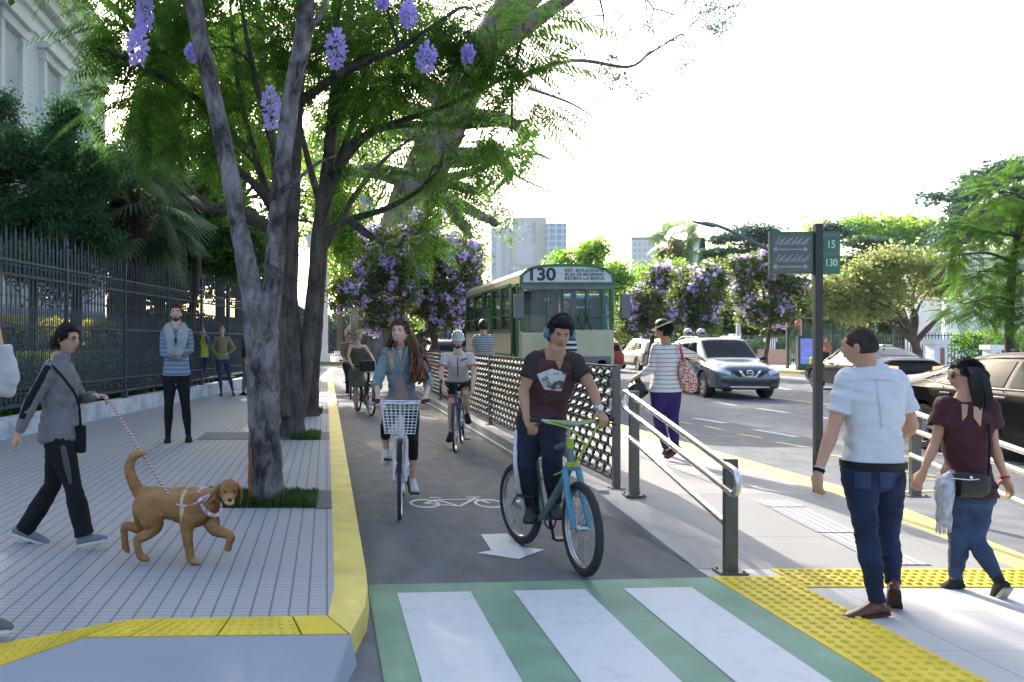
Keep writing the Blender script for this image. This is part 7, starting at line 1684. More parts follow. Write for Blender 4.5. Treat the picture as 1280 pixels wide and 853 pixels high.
# teeth
q = MB(); srf = lambda x, z, off=0.: C_ + R @ ((head_r(Vector((x, math.sqrt(1 - x * x - z * z), z)), True) + Vector((0, off, 0))) * HS)
q.tube([srf(-.26, -.44, .003), srf(-.1, -.468, .0045), srf(.1, -.468, .0045), srf(.26, -.44, .003)], [.002, .0048, .0048, .002], 6); q.build('teeth', mat('teeth', (.75, .73, .7), .3), t)

# --- cyclist with the helmet
Yp = 11.5
bicycle('dark road bicycle under the bearded cyclist with the white helmet', G0(577, 11.95, .004), G0(569, 10.95, .004), mat('blue_black_frame', (.02, .03, .09), .3, coat=.6), r=.34, tyre=.013, style='road', bar_w=.46, bar_h=1.0, seat_h=.96, crank=-1.2)
ctx = person('bearded cyclist in a white jersey and a white striped helmet', Yp,
  dict(hd=(572, 426.5, -.14), sR=(556.5, 446, -.08), sL=(588, 446, -.08), eR=(551, 466, -.2), wR=(554, 484, -.5), eL=(593, 466, -.2), wL=(590, 484, -.5), hR=(566, 479, .22), hL=(581, 479, .22), kR=(564, 504, -.1), aR=(563.5, 541, .0), tR=(560.5, 553, -.18), kL=(582, 493, -.15), aL=(584, 519, .12), tL=(586, 530, -.1), ch=(572.5, 462, .05)),
  S=1.0, face=(-.02, -1, -.10), skin=skin_l, hair=('short', hair_k), vox=.008,
  hands=dict(R=dict(d=(.1, -.6, -.6), pn=(.4, .1, -1), curl=.8), L=dict(d=(-.1, -.6, -.6), pn=(-.4, .1, -1), curl=.8)),
  pants=dict(m=black_c, end=.75, e=.005, name='shorts'), top=dict(m=cloth('white_jersey', (.60, .55, .55)), hem=.02, sleeve=.62, e=.010, name='jersey', wr=(.005, (6, 6, 10))), shoes=(black_c, sole_k))
t, R, C_, HS, P = ctx['t'], ctx['R'], ctx['C'], ctx['HS'], ctx['P']
hair_cap(C_, R, HS, False, 'beard', hair_k, t)
proj_patch(list(o for o in t.children if o.name.startswith('jersey'))[0], [(571.7, 443), (572.7, 443), (572.7, 472), (571.7, 472)], Yp - .1, black_c, 'zip', t, .006, 2, 8)
proj_patch(list(o for o in t.children if o.name.startswith('jersey'))[0], [(575, 450), (584, 447.5), (584, 449.5), (575, 452)], Yp - .1, cloth('red_print', (.35, .05, .05)), 'chest_print', t, .006, 4, 2)
q = MB()
for s in 'LR':
    h_, k_, a_ = P['h' + s], P['k' + s], P['a' + s]; u = h_.lerp(k_, .74); v = h_.lerp(k_, .84); ax = (v - u).normalized(); x = ax.cross(Vector((0, 1, 0))).normalized(); y = ax.cross(x); q.loft([(u, x * .074, y * .074), (v, x * .072, y * .072)], 16)
    q2 = P['s' + s].lerp(P['e' + s], .58); q3 = P['s' + s].lerp(P['e' + s], .66); ax = (q3 - q2).normalized(); x = ax.cross(Vector((0, 1, 0))).normalized(); y = ax.cross(x); q.loft([(q2, x * .066, y * .066), (q3, x * .066, y * .066)], 16)
q.build('red_hems', cloth('coral_hem', (.45, .14, .12)), t)
def helmet(C_, R, HS, base_m, rib_m, parent, label):
    def fn(d):
        zz = max(d.z, .02 - .1 * max(0, -d.y)); k = 1.26; return C_ + R @ (Vector((.078 * d.x * k, .100 * d.y * k * 1.06, .117 * max(zz, .08) * 1.27 + .006)) * HS)
    h = thing('helmet', label, 'helmet', C_); dir_sphere(fn, 36, 20).build('shell', base_m, h)
    q = MB()
    for i, x in enumerate((-.78, -.52, -.26, 0, .26, .52, .78)):
        pts = []
        for a in np.linspace(.15, PI - .25, 14):
            rr = math.sqrt(1 - x * x); d = Vector((x, rr * math.cos(a), rr * math.sin(a))); pts.append(fn(d) + (R @ d) * .004)
        q.tube(pts, .0105 * HS, 8)
    q.tube([fn(Vector((math.cos(a), math.sin(a), .12))) for a in np.linspace(0, 2 * PI, 25)[:-1]], .010 * HS, 8, closed=True)
    q.build('ribs', rib_m, h)
    q = MB()
    for s in (-1, 1): q.tube([C_ + R @ (Vector((s * .088, .01, .03)) * HS), C_ + R @ (Vector((s * .072, .03, -.07)) * HS), C_ + R @ (Vector((0, .045, -.118)) * HS)], .004, 5)
    q.build('strap', black_c, h); return h
helmet(C_, R, HS, black_c, mat('helmet_white', (.7, .7, .68), .35, coat=.4), t, 'white ribbed cycling helmet with dark vents on the bearded cyclist')

# --- man in the striped shirt by the old bus
Yp = 15.0
person('man with dark hair in a striped shirt seen from behind beside the old bus', Yp,
  dict(hd=(604, 408, 0), sL=(595.5, 423, 0), sR=(613, 423, 0), eL=(592.5, 439, 0), wL=(592.5, 453, -.08), eR=(616, 439, 0), wR=(616.5, 453, -.08), hL=(600, 456, 0), hR=(609, 456, 0), kL=(600, 486, 0), aL=(600, 513, 0), tL=(599, 516, .2), kR=(610, 486, 0), aR=(610, 513, 0), tR=(611, 516, .2)),
  S=1.06, face=(-.15, 1, 0), skin=skin_t, hair=('cap', hair_k, .016), vox=.011, face_detail=False, pants=dict(m=grey_c), top=dict(m=stripemat('grey_stripes', (.33, .36, .38), (.08, .09, .11), .045, .35, 'Z'), sleeve=.6, e=.02), shoes=(black_c, sole_k))
Yp = 17.3
person('person in a black and white striped top half hidden behind the front cyclist', Yp,
  dict(hd=(706, 406, 0), sR=(697, 421, 0), sL=(715, 421, 0), eR=(695, 434, 0), wR=(695, 446, -.1), eL=(718, 434, 0), wL=(718, 446, -.1), hR=(702, 452, 0), hL=(710, 452, 0), kR=(702, 482, 0), aR=(702, 509, 0), tR=(702, 513, -.2), kL=(711, 482, 0), aL=(711, 509, 0), tL=(712, 513, -.2)),
  S=1.1, face=(0, -1, 0), skin=skin_t, hair=('cap', hair_k), vox=.013, face_detail=False, pants=dict(m=black_c), top=dict(m=stripemat('bold_stripes', (.7, .7, .7), (.015, .015, .02), .12, .5, 'Z'), sleeve=1.8, e=.02), shoes=(black_c, sole_k))

# --- front cyclist
gf = mat('teal_frame', (.10, .16, .17), .35, coat=.5, var=.2); cyan = mat('cyan_fork', (.06, .24, .36), .4, coat=.4)
rz_, fz_ = G0(650, 6.02, .004), G0(727, 5.19, .004)
fb = bicycle('mountain bicycle with a bright blue fork and yellow-green cables at the front of the lane', rz_, fz_, gf, r=.318, tyre=.027, style='mtb', fork_m=cyan, bar_w=.58, bar_h=1.03, seat_h=.93, crank=-1.45, steer=-.18)
q = MB(); lime = mat('lime_cable', (.36, .46, .05), .4); wb_ = (fz_ - rz_).length / 2; k_ = wb_ * 2 / 1.06
hx = wb_ - .16 * k_
q.tube(catmull([(hx + .03, -.22, 1.04), (hx + .10, -.08, 1.0), (hx + .12, .02, .9), (hx + .06, .03, .8), (hx + .0, .02, .74)], 6), .006, 6); q.tube(catmull([(hx + .03, .22, 1.04), (hx + .13, .1, .98), (hx + .13, .02, .86), (hx + .02, -.02, .72), (-.1, -.02, .55)], 6), .006, 6); q.build('cables', lime, fb, world=False)
q = MB(); q.tube([(hx + .055, -.2, 1.052), (hx + .06, 0, 1.04), (hx + .055, .2, 1.052)], .006, 8); q.build('lime_bar', lime, fb, world=False)
q = MB(); q.beam((hx + .02, -.05, .74), (hx + .02, .05, .74), .03, .03); q.tube([(hx - .02, 0, .84), (hx - .01, 0, .92)], .026, 12); q.build('headset', lime, fb, world=False)
Yp = 5.75
rag = mat('maroon_shirt', (.085, .032, .042), .9, var=.25, scale=5, bump=.4, bscale=120); rag2 = cloth('charcoal_sleeve', (.045, .035, .035))
ctx = person('young man in a maroon T-shirt and blue headphones riding at the front', Yp,
  dict(hd=(699.5, 418, -.18), sR=(668, 450, -.1), sL=(718, 452, -.16), eR=(654, 489, -.1), wR=(658, 523, -.32), eL=(740, 485, -.26), wL=(749, 514, -.42), hR=(664, 528, .10), hL=(690, 528, .06), kR=(657, 583, -.15), aR=(666, 636, .06), tR=(660, 655, -.14), kL=(690, 574, -.25), aL=(694, 630, -.03), tL=(697, 650, -.22), ch=(684, 492, .04)),
  S=.99, face=(-.10, -1, -.30), skin=skin_b, hair=('quiff', hair_k, .014), vox=.0062, girth=1.02, tilt=(.10, 0),
  hands=dict(R=dict(d=(.25, -.6, -.55), pn=(.2, .2, -1), curl=.85), L=dict(d=(.15, -.6, -.6), pn=(-.2, .2, -1), curl=.85)),
  pants=dict(m=cloth('navy_trackpants', (.018, .022, .04)), end=1.93, e=.018, wr=(.010, (6, 6, 10)), waist=.10), top=dict(m=rag, hem=-.03, sleeve=.0, e=.018, name='shirt', neck=1.08, wr=(.016, (6, 6, 10))), shoes=(cloth('grey_runner', (.07, .07, .065)), sole_k))
t, P, R, C_, HS = ctx['t'], ctx['P'], ctx['R'], ctx['C'], ctx['HS']
shirt = [o for o in t.children if o.name.startswith('shirt')][0]
q = MB(); shc = ctx['shc']
for s in 'LR':
    ctx['limb3'](q, P['s' + s], P['e' + s], P['w' + s], ctx['AP'], .014, 0, .58, (True, False), flare=.028)
    si = shc.lerp(P['s' + s], .30) + Vector((0, 0, .01)); q.loft([(si + Vector((0, 0, .012)), Vector((0, 0, .048)), Vector((0, .078, 0))), (P['s' + s], Vector((0, 0, .071)), Vector((0, .072, 0)))], 14, 2, True, True)
remesh(q, 'sleeves', rag2, t, .007, 3, wr=(.008, (6, 6, 10)))
Yf = Yp - .25
proj_patch(shirt, [(689, 440), (708, 441), (700, 462), (699, 462)], Yf, skin_b, 'neckline', t, .006)
wp = mat('shirt_print', (.62, .63, .65), .8, scale=16, col2=(.10, .10, .12), thr=(.42, .5))
for a in ([(671, 468), (690, 461), (695, 489), (680, 487)], [(690, 461), (708, 467), (702, 489), (695, 489)]): proj_patch(shirt, a, Yf, wp, 'shirt_print', t, .005)
q = MB()
h_, k_, a_ = P['hR'], P['kR'], P['aR']
u = [h_.lerp(k_, .2), h_.lerp(k_, .6), k_, k_.lerp(a_, .5), a_]
rr = [.112, .098, .08, .078, .072]
# white side stripe following the outside of the trouser leg
pp = [p + Vector((-r, -.02, 0)) for p, r in zip(u, rr)]; q.tube(catmull(pp, 4), .016, 8); q.build('trouser_stripe', cloth('white_stripe', (.6, .6, .63)), t)
hp = thing('headphones', 'large blue over-ear headphones worn by the front cyclist', 'headphones', C_)
q = MB(); f = lambda x, y, z: C_ + R @ (Vector((x, y, z)) * HS)
q.tube([f(.094 * math.cos(a), -.005, .02 + .135 * math.sin(a)) for a in np.linspace(.1, PI - .1, 16)], .011, 8); q.build('headband', blackm, hp)
q = MB()
for s in (-1, 1): q.loft([(f(s * .078, -.008, -.002), R @ Vector((0, .036, 0)), R @ Vector((0, 0, .042))), (f(s * .105, -.008, -.002), R @ Vector((0, .036, 0)), R @ Vector((0, 0, .042))), (f(s * .112, -.008, -.002), R @ Vector((0, .026, 0)), R @ Vector((0, 0, .03)))], 18)
q.build('ear_cups', mat('blue_cup', (.03, .20, .32), .3, coat=.6), hp)
q = MB()
w_ = P['wL']; ax = (P['wL'] - P['eL']).normalized(); x = ax.cross(Vector((0, 1, 0))).normalized(); y = ax.cross(x); q.loft([(w_ - ax * .035, x * .034, y * .034), (w_ - ax * .008, x * .033, y * .033)], 16); wt = q.build('wristwatch', mat('watch_grey', (.35, .37, .38), .3, metal=.7), None)
q = MB(); q.tube([w_ - ax * .02 + Vector((.0, -.03, .01)), w_ - ax * .02 + Vector((0, -.043, .014))], .02, 16); q.build('watch_face', mat('watch_white', (.7, .72, .74), .2), wt); tag(wt, 'silver wristwatch on the left wrist of the front cyclist', 'watch')

# --- striped woman on the platform
Yp = 9.3
ctx = person('woman in a white striped top and purple trousers seen from behind on the platform', Yp,
  dict(hd=(829, 413, 0), sL=(820, 437, -.02), sR=(843, 437, .06), eL=(815, 461, .0), wL=(800, 469, .05), eR=(862, 443, .15), wR=(873, 447, .2), hL=(825, 489, 0), hR=(839, 489, .04), kL=(823, 525, .12), aL=(833, 561, .3), tL=(830, 572, .5), kR=(841, 525, .0), aR=(844, 557, -.16), tR=(832, 573, -.10)),
  S=.98, face=(-.75, .65, -.05), female=True, skin=skin_b, hair=('cap', hair_k, .012), vox=.0085, girth=1.12,
  pants=dict(m=cloth('purple_trousers', (.035, .022, .12)), e=.012, end=1.95, waist=.14), top=dict(m=stripemat('thin_stripes', (.66, .63, .62), (.05, .05, .08), .052, .13, 'Z', wob=.02), hem=-.02, sleeve=1.9, e=.02, se=.014, name='striped_top', wr=(.008, (6, 6, 8))), shoes=(black_c, cloth('maroon_sole', (.12, .03, .05))))
t, C_, R, HS = ctx['t'], ctx['C'], ctx['R'], ctx['HS']
hb = MB(); hb.tube([C_ + R @ (Vector((.093 * math.cos(a), .02 + .11 * math.sin(a), .05 - .045 * math.sin(a))) * HS) for a in np.linspace(0, 2 * PI, 24)[:-1]], .010, 8, closed=True); hb.build('headband', cloth('cream_band', (.6, .5, .32)), t)
q = MB(); q.ell(C_ + Vector((.0, .02, .075)), .085, .095, .07); q.build('hair_bun', hair_k, t)
rb = mat('red_spots', (.62, .55, .5), .8, scale=55, col2=(.42, .06, .04), thr=(.48, .52))
tb = thing('tote_bag', 'red and white spotted tote bag hanging from the shoulder of the striped woman', 'bag', W(860, 467, 9.2))
q = MB(); q.loft([(W(855, 452, 9.22), (.04, 0, 0), (0, .04, 0)), (W(857, 460, 9.22), (.085, 0, 0), (0, .06, 0)), (W(860, 474, 9.22), (.11, 0, 0), (0, .07, 0)), (W(862, 486, 9.22), (.085, 0, 0), (0, .06, 0))], 16, 2.2, True, True); q.build('bag', rb, tb)
q = MB(); q.tube(catmull([W(849, 429, 9.34), W(851, 438, 9.2), W(855, 454, 9.2)], 5), .016, 8); q.build('strap', cloth('red_strap', (.35, .08, .07)), tb)
q = MB(); q.ell(W(797, 488, 9.38), .12, .1, .11); q.loft([(W(797, 480, 9.38), (.05, 0, 0), (0, .05, 0)), (W(798, 470, 9.37), (.02, 0, 0), (0, .02, 0))], 10)
o = remesh(q, 'bin_bag', mat('bin_bag', (.012, .014, .016), .3, bump=.8, bscale=18), None, .012, 2, wr=(.022, (16, 16, 16))); tag(o, 'black plastic bag dangling from the left hand of the striped woman', 'bag')

# --- man in the white shirt
Yp = 4.5
wsh = mat('white_shirt', (.62, .64, .70), .8, var=.05, scale=4, bump=.25, bscale=70)
ctx = person('man in a white short-sleeved shirt and jeans walking away on the right', Yp,
  dict(hd=(1075, 434, 0), sL=(1060, 475, .0), sR=(1118, 475, .0), eL=(1041, 537, .0), wL=(1023, 590, -.03), eR=(1141, 533, .02), wR=(1122, 549, .22), hL=(1074, 588, .0), hR=(1108, 588, .0), kL=(1083, 669, -.02), aL=(1097, 755, -.08), tL=(1056, 775, -.10), kR=(1110, 672, .10), aR=(1117, 731, -.05), tR=(1117, 765, .10), ch=(1091, 530, .0)),
  S=.945, face=(-.55, .83, -.05), skin=skin_t, hair=('short', hair_d, .003), vox=.0065, girth=1.0, xs=.94,
  hands=dict(L=dict(d=(-.12, -.05, -1), pn=(1, .2, 0), curl=.4), R=dict(d=(-.8, .4, .1), pn=(0, -1, 0), curl=.6)),
  pants=dict(m=denim, end=1.97, e=.008, waist=.16, wr=(.012, (6, 6, 16))), top=dict(m=wsh, hem=.10, sleeve=.66, e=.018, se=.014, name='shirt', neck=1.16, wr=(.018, (5, 5, 8))), shoes=(mat('brown_leather_shoe', (.10, .030, .015), .35, coat=.3), sole_br, .95))
t, P = ctx['t'], ctx['P']
q = MB(); hc = ctx['hc']; ax = (ctx['ch'] if 'ch' in ctx else Vector((0, 0, 1)))
sp, S = ctx['sp'], ctx['S']; z1 = sp(.085); q.loft([(z1 - Vector((0, 0, .02)), (.176, 0, 0), (0, .128, 0)), (z1 + Vector((0, 0, .02)), (.176, 0, 0), (0, .128, 0))], 28, 2.3); q.build('belt', cloth('black_belt', (.012, .012, .014), rough=.4), t)
q = MB(); nb = ctx['shc'] + Vector((-.005, .0, .075)); q.loft([(nb, (.078, 0, .0), (0, .07, 0)), (nb + Vector((-.004, .01, .048)), (.066, 0, .004), (0, .06, 0))], 22); q.build('collar', wsh, t)
sh_o = [o for o in t.children if o.name.startswith('shirt')][0]
shade = mat('shirt_fold_shade', (.50, .52, .60), .8); proj_patch(sh_o, [(1095, 476), (1096.3, 476), (1103, 536), (1101.5, 536)], Yp - .1, shade, 'back_pleat_shade', t, .004, 2, 12)  # crease shade painted as darker strips along the pleat and yoke seam
proj_patch(sh_o, [(1060, 475), (1118, 475), (1118, 476), (1060, 476)], Yp - .1, shade, 'yoke_seam_shade', t, .003, 12, 2)
pt = [o for o in t.children if o.name.startswith('trousers')][0]; jm = mat('jeans_pocket', (.021, .041, .10), .85, var=.4, scale=6); sm_ = mat('stitching', (.10, .09, .07), .8)
for x0_, x1_ in ((1068, 1089), (1100, 1119)):
    pk_ = proj_patch(pt, [(x0_, 590), (x1_, 590), (x1_, 611), (x0_, 611)], Yp - .1, jm, 'back_pocket', t, .004)
    for e in ([(x0_, 583), (x1_, 583), (x1_, 584), (x0_, 584)], [(x0_, 583), (x0_ + .8, 583), (x0_ + .8, 602), (x0_, 602)], [(x1_ - .8, 583), (x1_, 583), (x1_, 602), (x1_ - .8, 602)], [(x0_, 601), (x1_, 601), (x1_, 602), (x0_, 602)]): pass
    proj_patch(pt, [(x0_, 592), (x1_, 592), (x1_, 592.7), (x0_, 592.7)], Yp - .1, sm_, 'stitching', pk_, .006, 6, 1)
proj_patch(pt, [(1093.2, 572), (1094.6, 572), (1095.5, 604), (1094, 604)], Yp - .1, mat('seam', (.012, .025, .06), .9), 'seat_seam', t, .004, 2, 8)
ax = (P['wL'] - P['eL']).normalized(); x = ax.cross(Vector((0, 1, 0))).normalized(); y = ax.cross(x); q = MB(); c = P['wL'] - ax * .005; q.loft([(c - ax * .014, x * .031, y * .031), (c + ax * .006, x * .030, y * .030)], 16)
o = q.build('bracelet', black_c, None); tag(o, 'black and white bracelet on the left wrist of the man in the white shirt', 'bracelet')
q = MB(); q.loft([(c - ax * .022, x * .030, y * .030), (c - ax * .016, x * .030, y * .030)], 16); q.build('beads', sole_w, o)

# --- woman on the right
Yp = 4.85
mar = mat('maroon_top', (.05, .010, .016), .75, var=.3, scale=5, bump=.25, bscale=60)
ctx = person('woman in a dark red top with black hair and sunglasses walking on the far right', Yp,
  dict(hd=(1208, 471, .02), sL=(1183, 507, .03), sR=(1232, 509, -.03), eL=(1168, 557, .05), wL=(1154, 590, .05), eR=(1243, 560, -.05), wR=(1256, 597, -.08), hL=(1199, 623, .02), hR=(1219, 623, -.02), kL=(1199, 677, .02), aL=(1194, 725, .06), tL=(1170, 743, .1), kR=(1219, 675, -.02), aR=(1249, 726, -.14), tR=(1242, 761, -.02), ch=(1208, 565, 0)),
  S=.865, face=(-.85, .35, .0), female=True, skin=skin_t, hair=('cap', hair_k, .016), vox=.0065, xs=.95, girth=1.0,
  hands=dict(L=dict(d=(-.5, 0, -.9), pn=(.6, .2, 0), curl=.35), R=dict(d=(.35, -.1, -1), pn=(-.8, 0, 0), curl=.25)),
  pants=dict(m=denim2, end=1.93, e=.008, wr=(.011, (6, 6, 16))), top=dict(m=mar, hem=.04, sleeve=.5, e=.018, se=.03, name='top', neck=1.05, wr=(.016, (6, 6, 7)), hemflare=.03), shoes=(cloth('black_trainer', (.03, .03, .03)), mat('trainer_grey_sole', (.35, .33, .28), .7)))
t, P, C_, R, HS = ctx['t'], ctx['P'], ctx['C'], ctx['R'], ctx['HS']
glasses(ctx, blackm, blackm, .022, .004, 'sunglasses')
q = MB()
for i in range(260):
    rd = Vector((random.uniform(-1, 1), random.uniform(-1, .1), random.uniform(.2, 1))).normalized(); p0 = C_ + R @ (head_r(rd, True) * HS * 1.06)
    off = R @ Vector((rd.x * .09, min(.0, rd.y * .09), 0)); c0 = C_ + off * 1.15
    e = C_ + off * 1.25 + Vector((.02, 0, -.225 - random.uniform(-.01, .02))); strand(q, [p0 * .92 + C_ * .08, p0.lerp(c0, .5) + off * .12, c0 + Vector((0, 0, -.02)), c0.lerp(e, .5) + off * .08, e], .0105, .005, 5)
q.build('long_hair', mat('glossy_black_hair', (.010, .009, .010), .3, var=.5, scale=20, stretch=(1, 1, .1), bump=.4, bscale=90), t)
tp_ = [o for o in t.children if o.name.startswith('top')][0]
for a in ([(1202, 505), (1210, 506), (1209, 519), (1203, 527)], [(1217, 508), (1228, 510), (1226, 534), (1217, 522)]): proj_patch(tp_, a, Yp - .1, skin_t, 'bare_back', t, .005)
fbg = thing('waist_bag', 'black leather waist bag on the back hip of the woman in dark red', 'bag', W(1211, 605, Yp - .17))
q = MB(); q.loft([(W(1188, 605, Yp - .15), (0, 0, .055), (0, .02, 0)), (W(1196, 606, Yp - .19), (0, 0, .075), (0, .035, 0)), (W(1226, 607, Yp - .19), (0, 0, .075), (0, .035, 0)), (W(1235, 606, Yp - .15), (0, 0, .055), (0, .02, 0))], 16, 3, True, True); q.build('pouch', mat('black_leather', (.010, .010, .011), .6, bump=.3, bscale=60), fbg)
q = MB(); q.tube([W(1190, 598, Yp - .215), W(1212, 600, Yp - .235), W(1232, 599, Yp - .21)], .003, 5); q.ell(W(1214, 597, Yp - .232), .009, .004, .009); q.build('zip', steel, fbg)
q = MB(); q.tube([(ctx['hc'].x + .155 * math.cos(a), ctx['hc'].y + .13 * math.sin(a), ctx['hc'].z + .09) for a in np.linspace(0, 2 * PI, 25)[:-1]], .010, 6, closed=True); q.tube(catmull([W(1236, 530, Yp - .12), W(1237, 560, Yp - .15), W(1235, 598, Yp - .15)], 5), .007, 6); q.build('strap', black_c, fbg)
q = MB()
for k in range(7):
    x = 1178 + random.uniform(-7, 8); q.tube(catmull([W(1190, 590, Yp - .12), W(x + 4, 600, Yp - .16 + random.gauss(0, .015)), W(x, 625, Yp - .17 + random.gauss(0, .02)), W(x - 1 + random.uniform(-2, 2), 650 + random.uniform(-5, 12), Yp - .16)], 5), [.018] * 5 + [.024] * 6 + [.018] * 5, 8)
sw = remesh(q, 'tied_scarf', mat('pale_grey_wool', (.40, .41, .46), .9, var=.3, scale=20, bump=.8, bscale=60), None, .008, 1, wr=(.012, (18, 18, 5))); tag(sw, 'light grey scarf tied to the waist bag of the woman in dark red', 'scarf')
q = MB()
for k in range(16): x = 1170 + k * 1.3; q.tube([W(x, 655, Yp - .16), W(x - 1 + random.uniform(-1, 1), 664 + random.uniform(0, 5), Yp - .16)], .0025, 4)
q.build('fringe', MATS['pale_grey_wool'], sw)
ax = (P['wR'] - P['eR']).normalized(); x = ax.cross(Vector((0, 1, 0))).normalized(); y = ax.cross(x); q = MB(); q.loft([(P['wR'] - ax * .01, x * .026, y * .026), (P['wR'] + ax * .004, x * .026, y * .026)], 14); o = q.build('bracelet', cloth('red_bracelet', (.4, .04, .03)), None); tag(o, 'thin red bracelet on the right wrist of the woman in dark red', 'bracelet')
# letter on her trainers
for s in ('tR', 'tL'):
    a_ = P['a' + s[1]]; text_mesh('N', .045, face_M(a_.lerp(P[s], .45) + Vector((-.0, -.05, -.035)), (1, 0, 0), (0, 0, 1)), 'shoe_letter', sole_w, t)

# --- dog
dy0 = 5.12; D = lambda x, y, dd=0.: W(130 + x / 4.74, 540 + y / 4.74, dy0 + dd); u_ = dy0 / F / 4.74
gold = mat('golden_fur', (.62, .36, .16), .85, scale=5, col2=(.44, .215, .08), thr=(.35, .65), bump=.8, bscale=130, stretch=(1, 1, 2)); gold_l = mat('pale_fur', (.55, .36, .18), .85, var=.2, scale=9)
dog = thing('dog', 'golden brown labrador trotting on a leash, one front paw lifted', 'dog', D(400, 770))
b = MB(); secs = []
for x, y, hh, lat in ((203, 372, 40, .055), (228, 405, 80, .09), (280, 418, 92, .105), (350, 420, 88, .105), (410, 428, 92, .11), (470, 440, 110, .12), (530, 448, 118, .125), (585, 445, 108, .12), (625, 425, 88, .10)):
    secs.append((D(x, y), (0, 0, hh * u_), (0, lat, 0)))
b.loft(secs, 20, 2, True, True)
b.loft([(D(600, 430), (.10, 0, .03), (0, .10, 0)), (D(650, 395, -.03), (.075, 0, .05), (0, .085, 0)), (D(700, 360, -.06), (.065, 0, .04), (0, .075, 0))], 16, 2, True, True)
# head: skull, muzzle towards the camera
hf = Vector((.22, -1, -.12)).normalized(); HR = frame(hf, (0, 0, 1)); hcn = D(738, 345, -.10)
b.ell(hcn, .066, .080, .070, HR, 20, 14)
mz = hcn + HR @ Vector((.004, .075, -.030)); b.loft([(hcn + HR @ Vector((0, .03, -.012)), HR @ Vector((.050, 0, 0)), HR @ Vector((0, 0, .046))), (mz, HR @ Vector((.036, 0, 0)), HR @ Vector((0, 0, .033))), (mz + HR @ Vector((0, .045, -.004)), HR @ Vector((.031, 0, 0)), HR @ Vector((0, 0, .027)))], 16, 2.3, True, True)
def dleg(pts, rs_):
    pts = [D(*p) for p in pts]; b.ell(pts[0], rs_[0] * 1.02, rs_[0] * .9, rs_[0] * 1.1); q = catmull(pts, 4); rr = np.interp(np.linspace(0, len(pts) - 1, len(q)), range(len(pts)), rs_); b.tube(q, list(rr), 12)
dleg([(262, 440, -.06), (285, 520, -.07), (300, 560, -.07), (250, 610, -.07), (200, 640, -.07), (203, 690, -.07), (215, 735, -.07)], [.085, .075, .052, .036, .026, .022, .024])
dleg([(240, 450, .06), (235, 520, .07), (215, 565, .07), (165, 560, .07), (125, 562, .07), (122, 620, .07), (130, 690, .06)], [.08, .066, .045, .032, .026, .021, .023])
dleg([(530, 430, -.07), (505, 520, -.08), (492, 570, -.08), (497, 640, -.08), (505, 700, -.08), (515, 755, -.08)], [.08, .06, .042, .033, .026, .026])
dleg([(610, 470, .06), (640, 545, .05), (665, 585, .03), (720, 600, .0), (752, 622, -.02), (742, 665, -.02), (734, 700, -.02)], [.07, .055, .038, .032, .027, .022, .024])
for x, y, dd, dx in ((235, 748, -.07, 1), (138, 700, .06, .3), (535, 770, -.08, 1), (732, 712, -.02, 0)):
    b.loft([(D(x - 18 * dx, y - 6, dd), (0, 0, .020), (0, .026, 0)), (D(x + 5 * dx, y - 2, dd), (0, 0, .020), (0, .030, 0)), (D(x + 25 * dx + .1, y + 4, dd - .01), (0, 0, .013), (0, .025, 0))], 12, 2, True, True)
tl = catmull([D(215, 365, 0), D(180, 305, 0), D(158, 250, .01), (D(152, 195, .02)), D(172, 150, .02), D(212, 128, .02), D(262, 128, .02)], 5); b.tube(tl, list(np.interp(np.linspace(0, 1, len(tl)), [0, .25, .6, .85, 1], [.045, .034, .030, .022, .006])), 12)
db = remesh(b, 'body', gold, dog, .0075, 7, wr=(.003, (22, 22, 22)))
fur(db, 60000, .017, gold, 'fur', (-.8, 0, -.6), w=.0012, up=.25)
for s, nm in ((-1, 0), (1, 0)):
    q = MB(); e0 = hcn + HR @ Vector((s * .058, -.005, .035)); q.loft([(e0, HR @ Vector((.012, .01, 0)), HR @ Vector((0, .032, 0))), (e0 + HR @ Vector((s * .022, .0, -.035)), HR @ Vector((.010, 0, 0)), HR @ Vector((0, .042, 0))), (e0 + HR @ Vector((s * .024, .008, -.085)), HR @ Vector((.009, 0, 0)), HR @ Vector((0, .036, 0))), (e0 + HR @ Vector((s * .018, .012, -.118)), HR @ Vector((.007, 0, 0)), HR @ Vector((0, .016, 0)))], 14, 2, True, True); q.build('ear', mat('brown_fur', (.26, .10, .035), .85, var=.3, scale=9, bump=.6, bscale=120), dog)
    q = MB(); q.ell(hcn + HR @ Vector((s * .030, .069, .012)), .0095, .008, .0085, HR); q.build('eye', mat('dog_eye', (.015, .008, .005), .15, coat=1.), dog)
q = MB(); q.ell(mz + HR @ Vector((0, .068, .008)), .015, .012, .011, HR); q.tube([mz + HR @ Vector((-.022, .052, -.026)), mz + HR @ Vector((0, .070, -.014)), mz + HR @ Vector((.022, .052, -.026))], .004, 6); q.build('nose', mat('dog_nose', (.02, .012, .012), .3), dog)
q = MB(); q.loft([(mz + HR @ Vector((0, .035, -.012)), HR @ Vector((.033, 0, 0)), HR @ Vector((0, 0, .023))), (mz + HR @ Vector((0, .057, -.010)), HR @ Vector((.030, 0, 0)), HR @ Vector((0, 0, .021)))], 14, 2, True, True); q.build('muzzle', gold_l, dog)
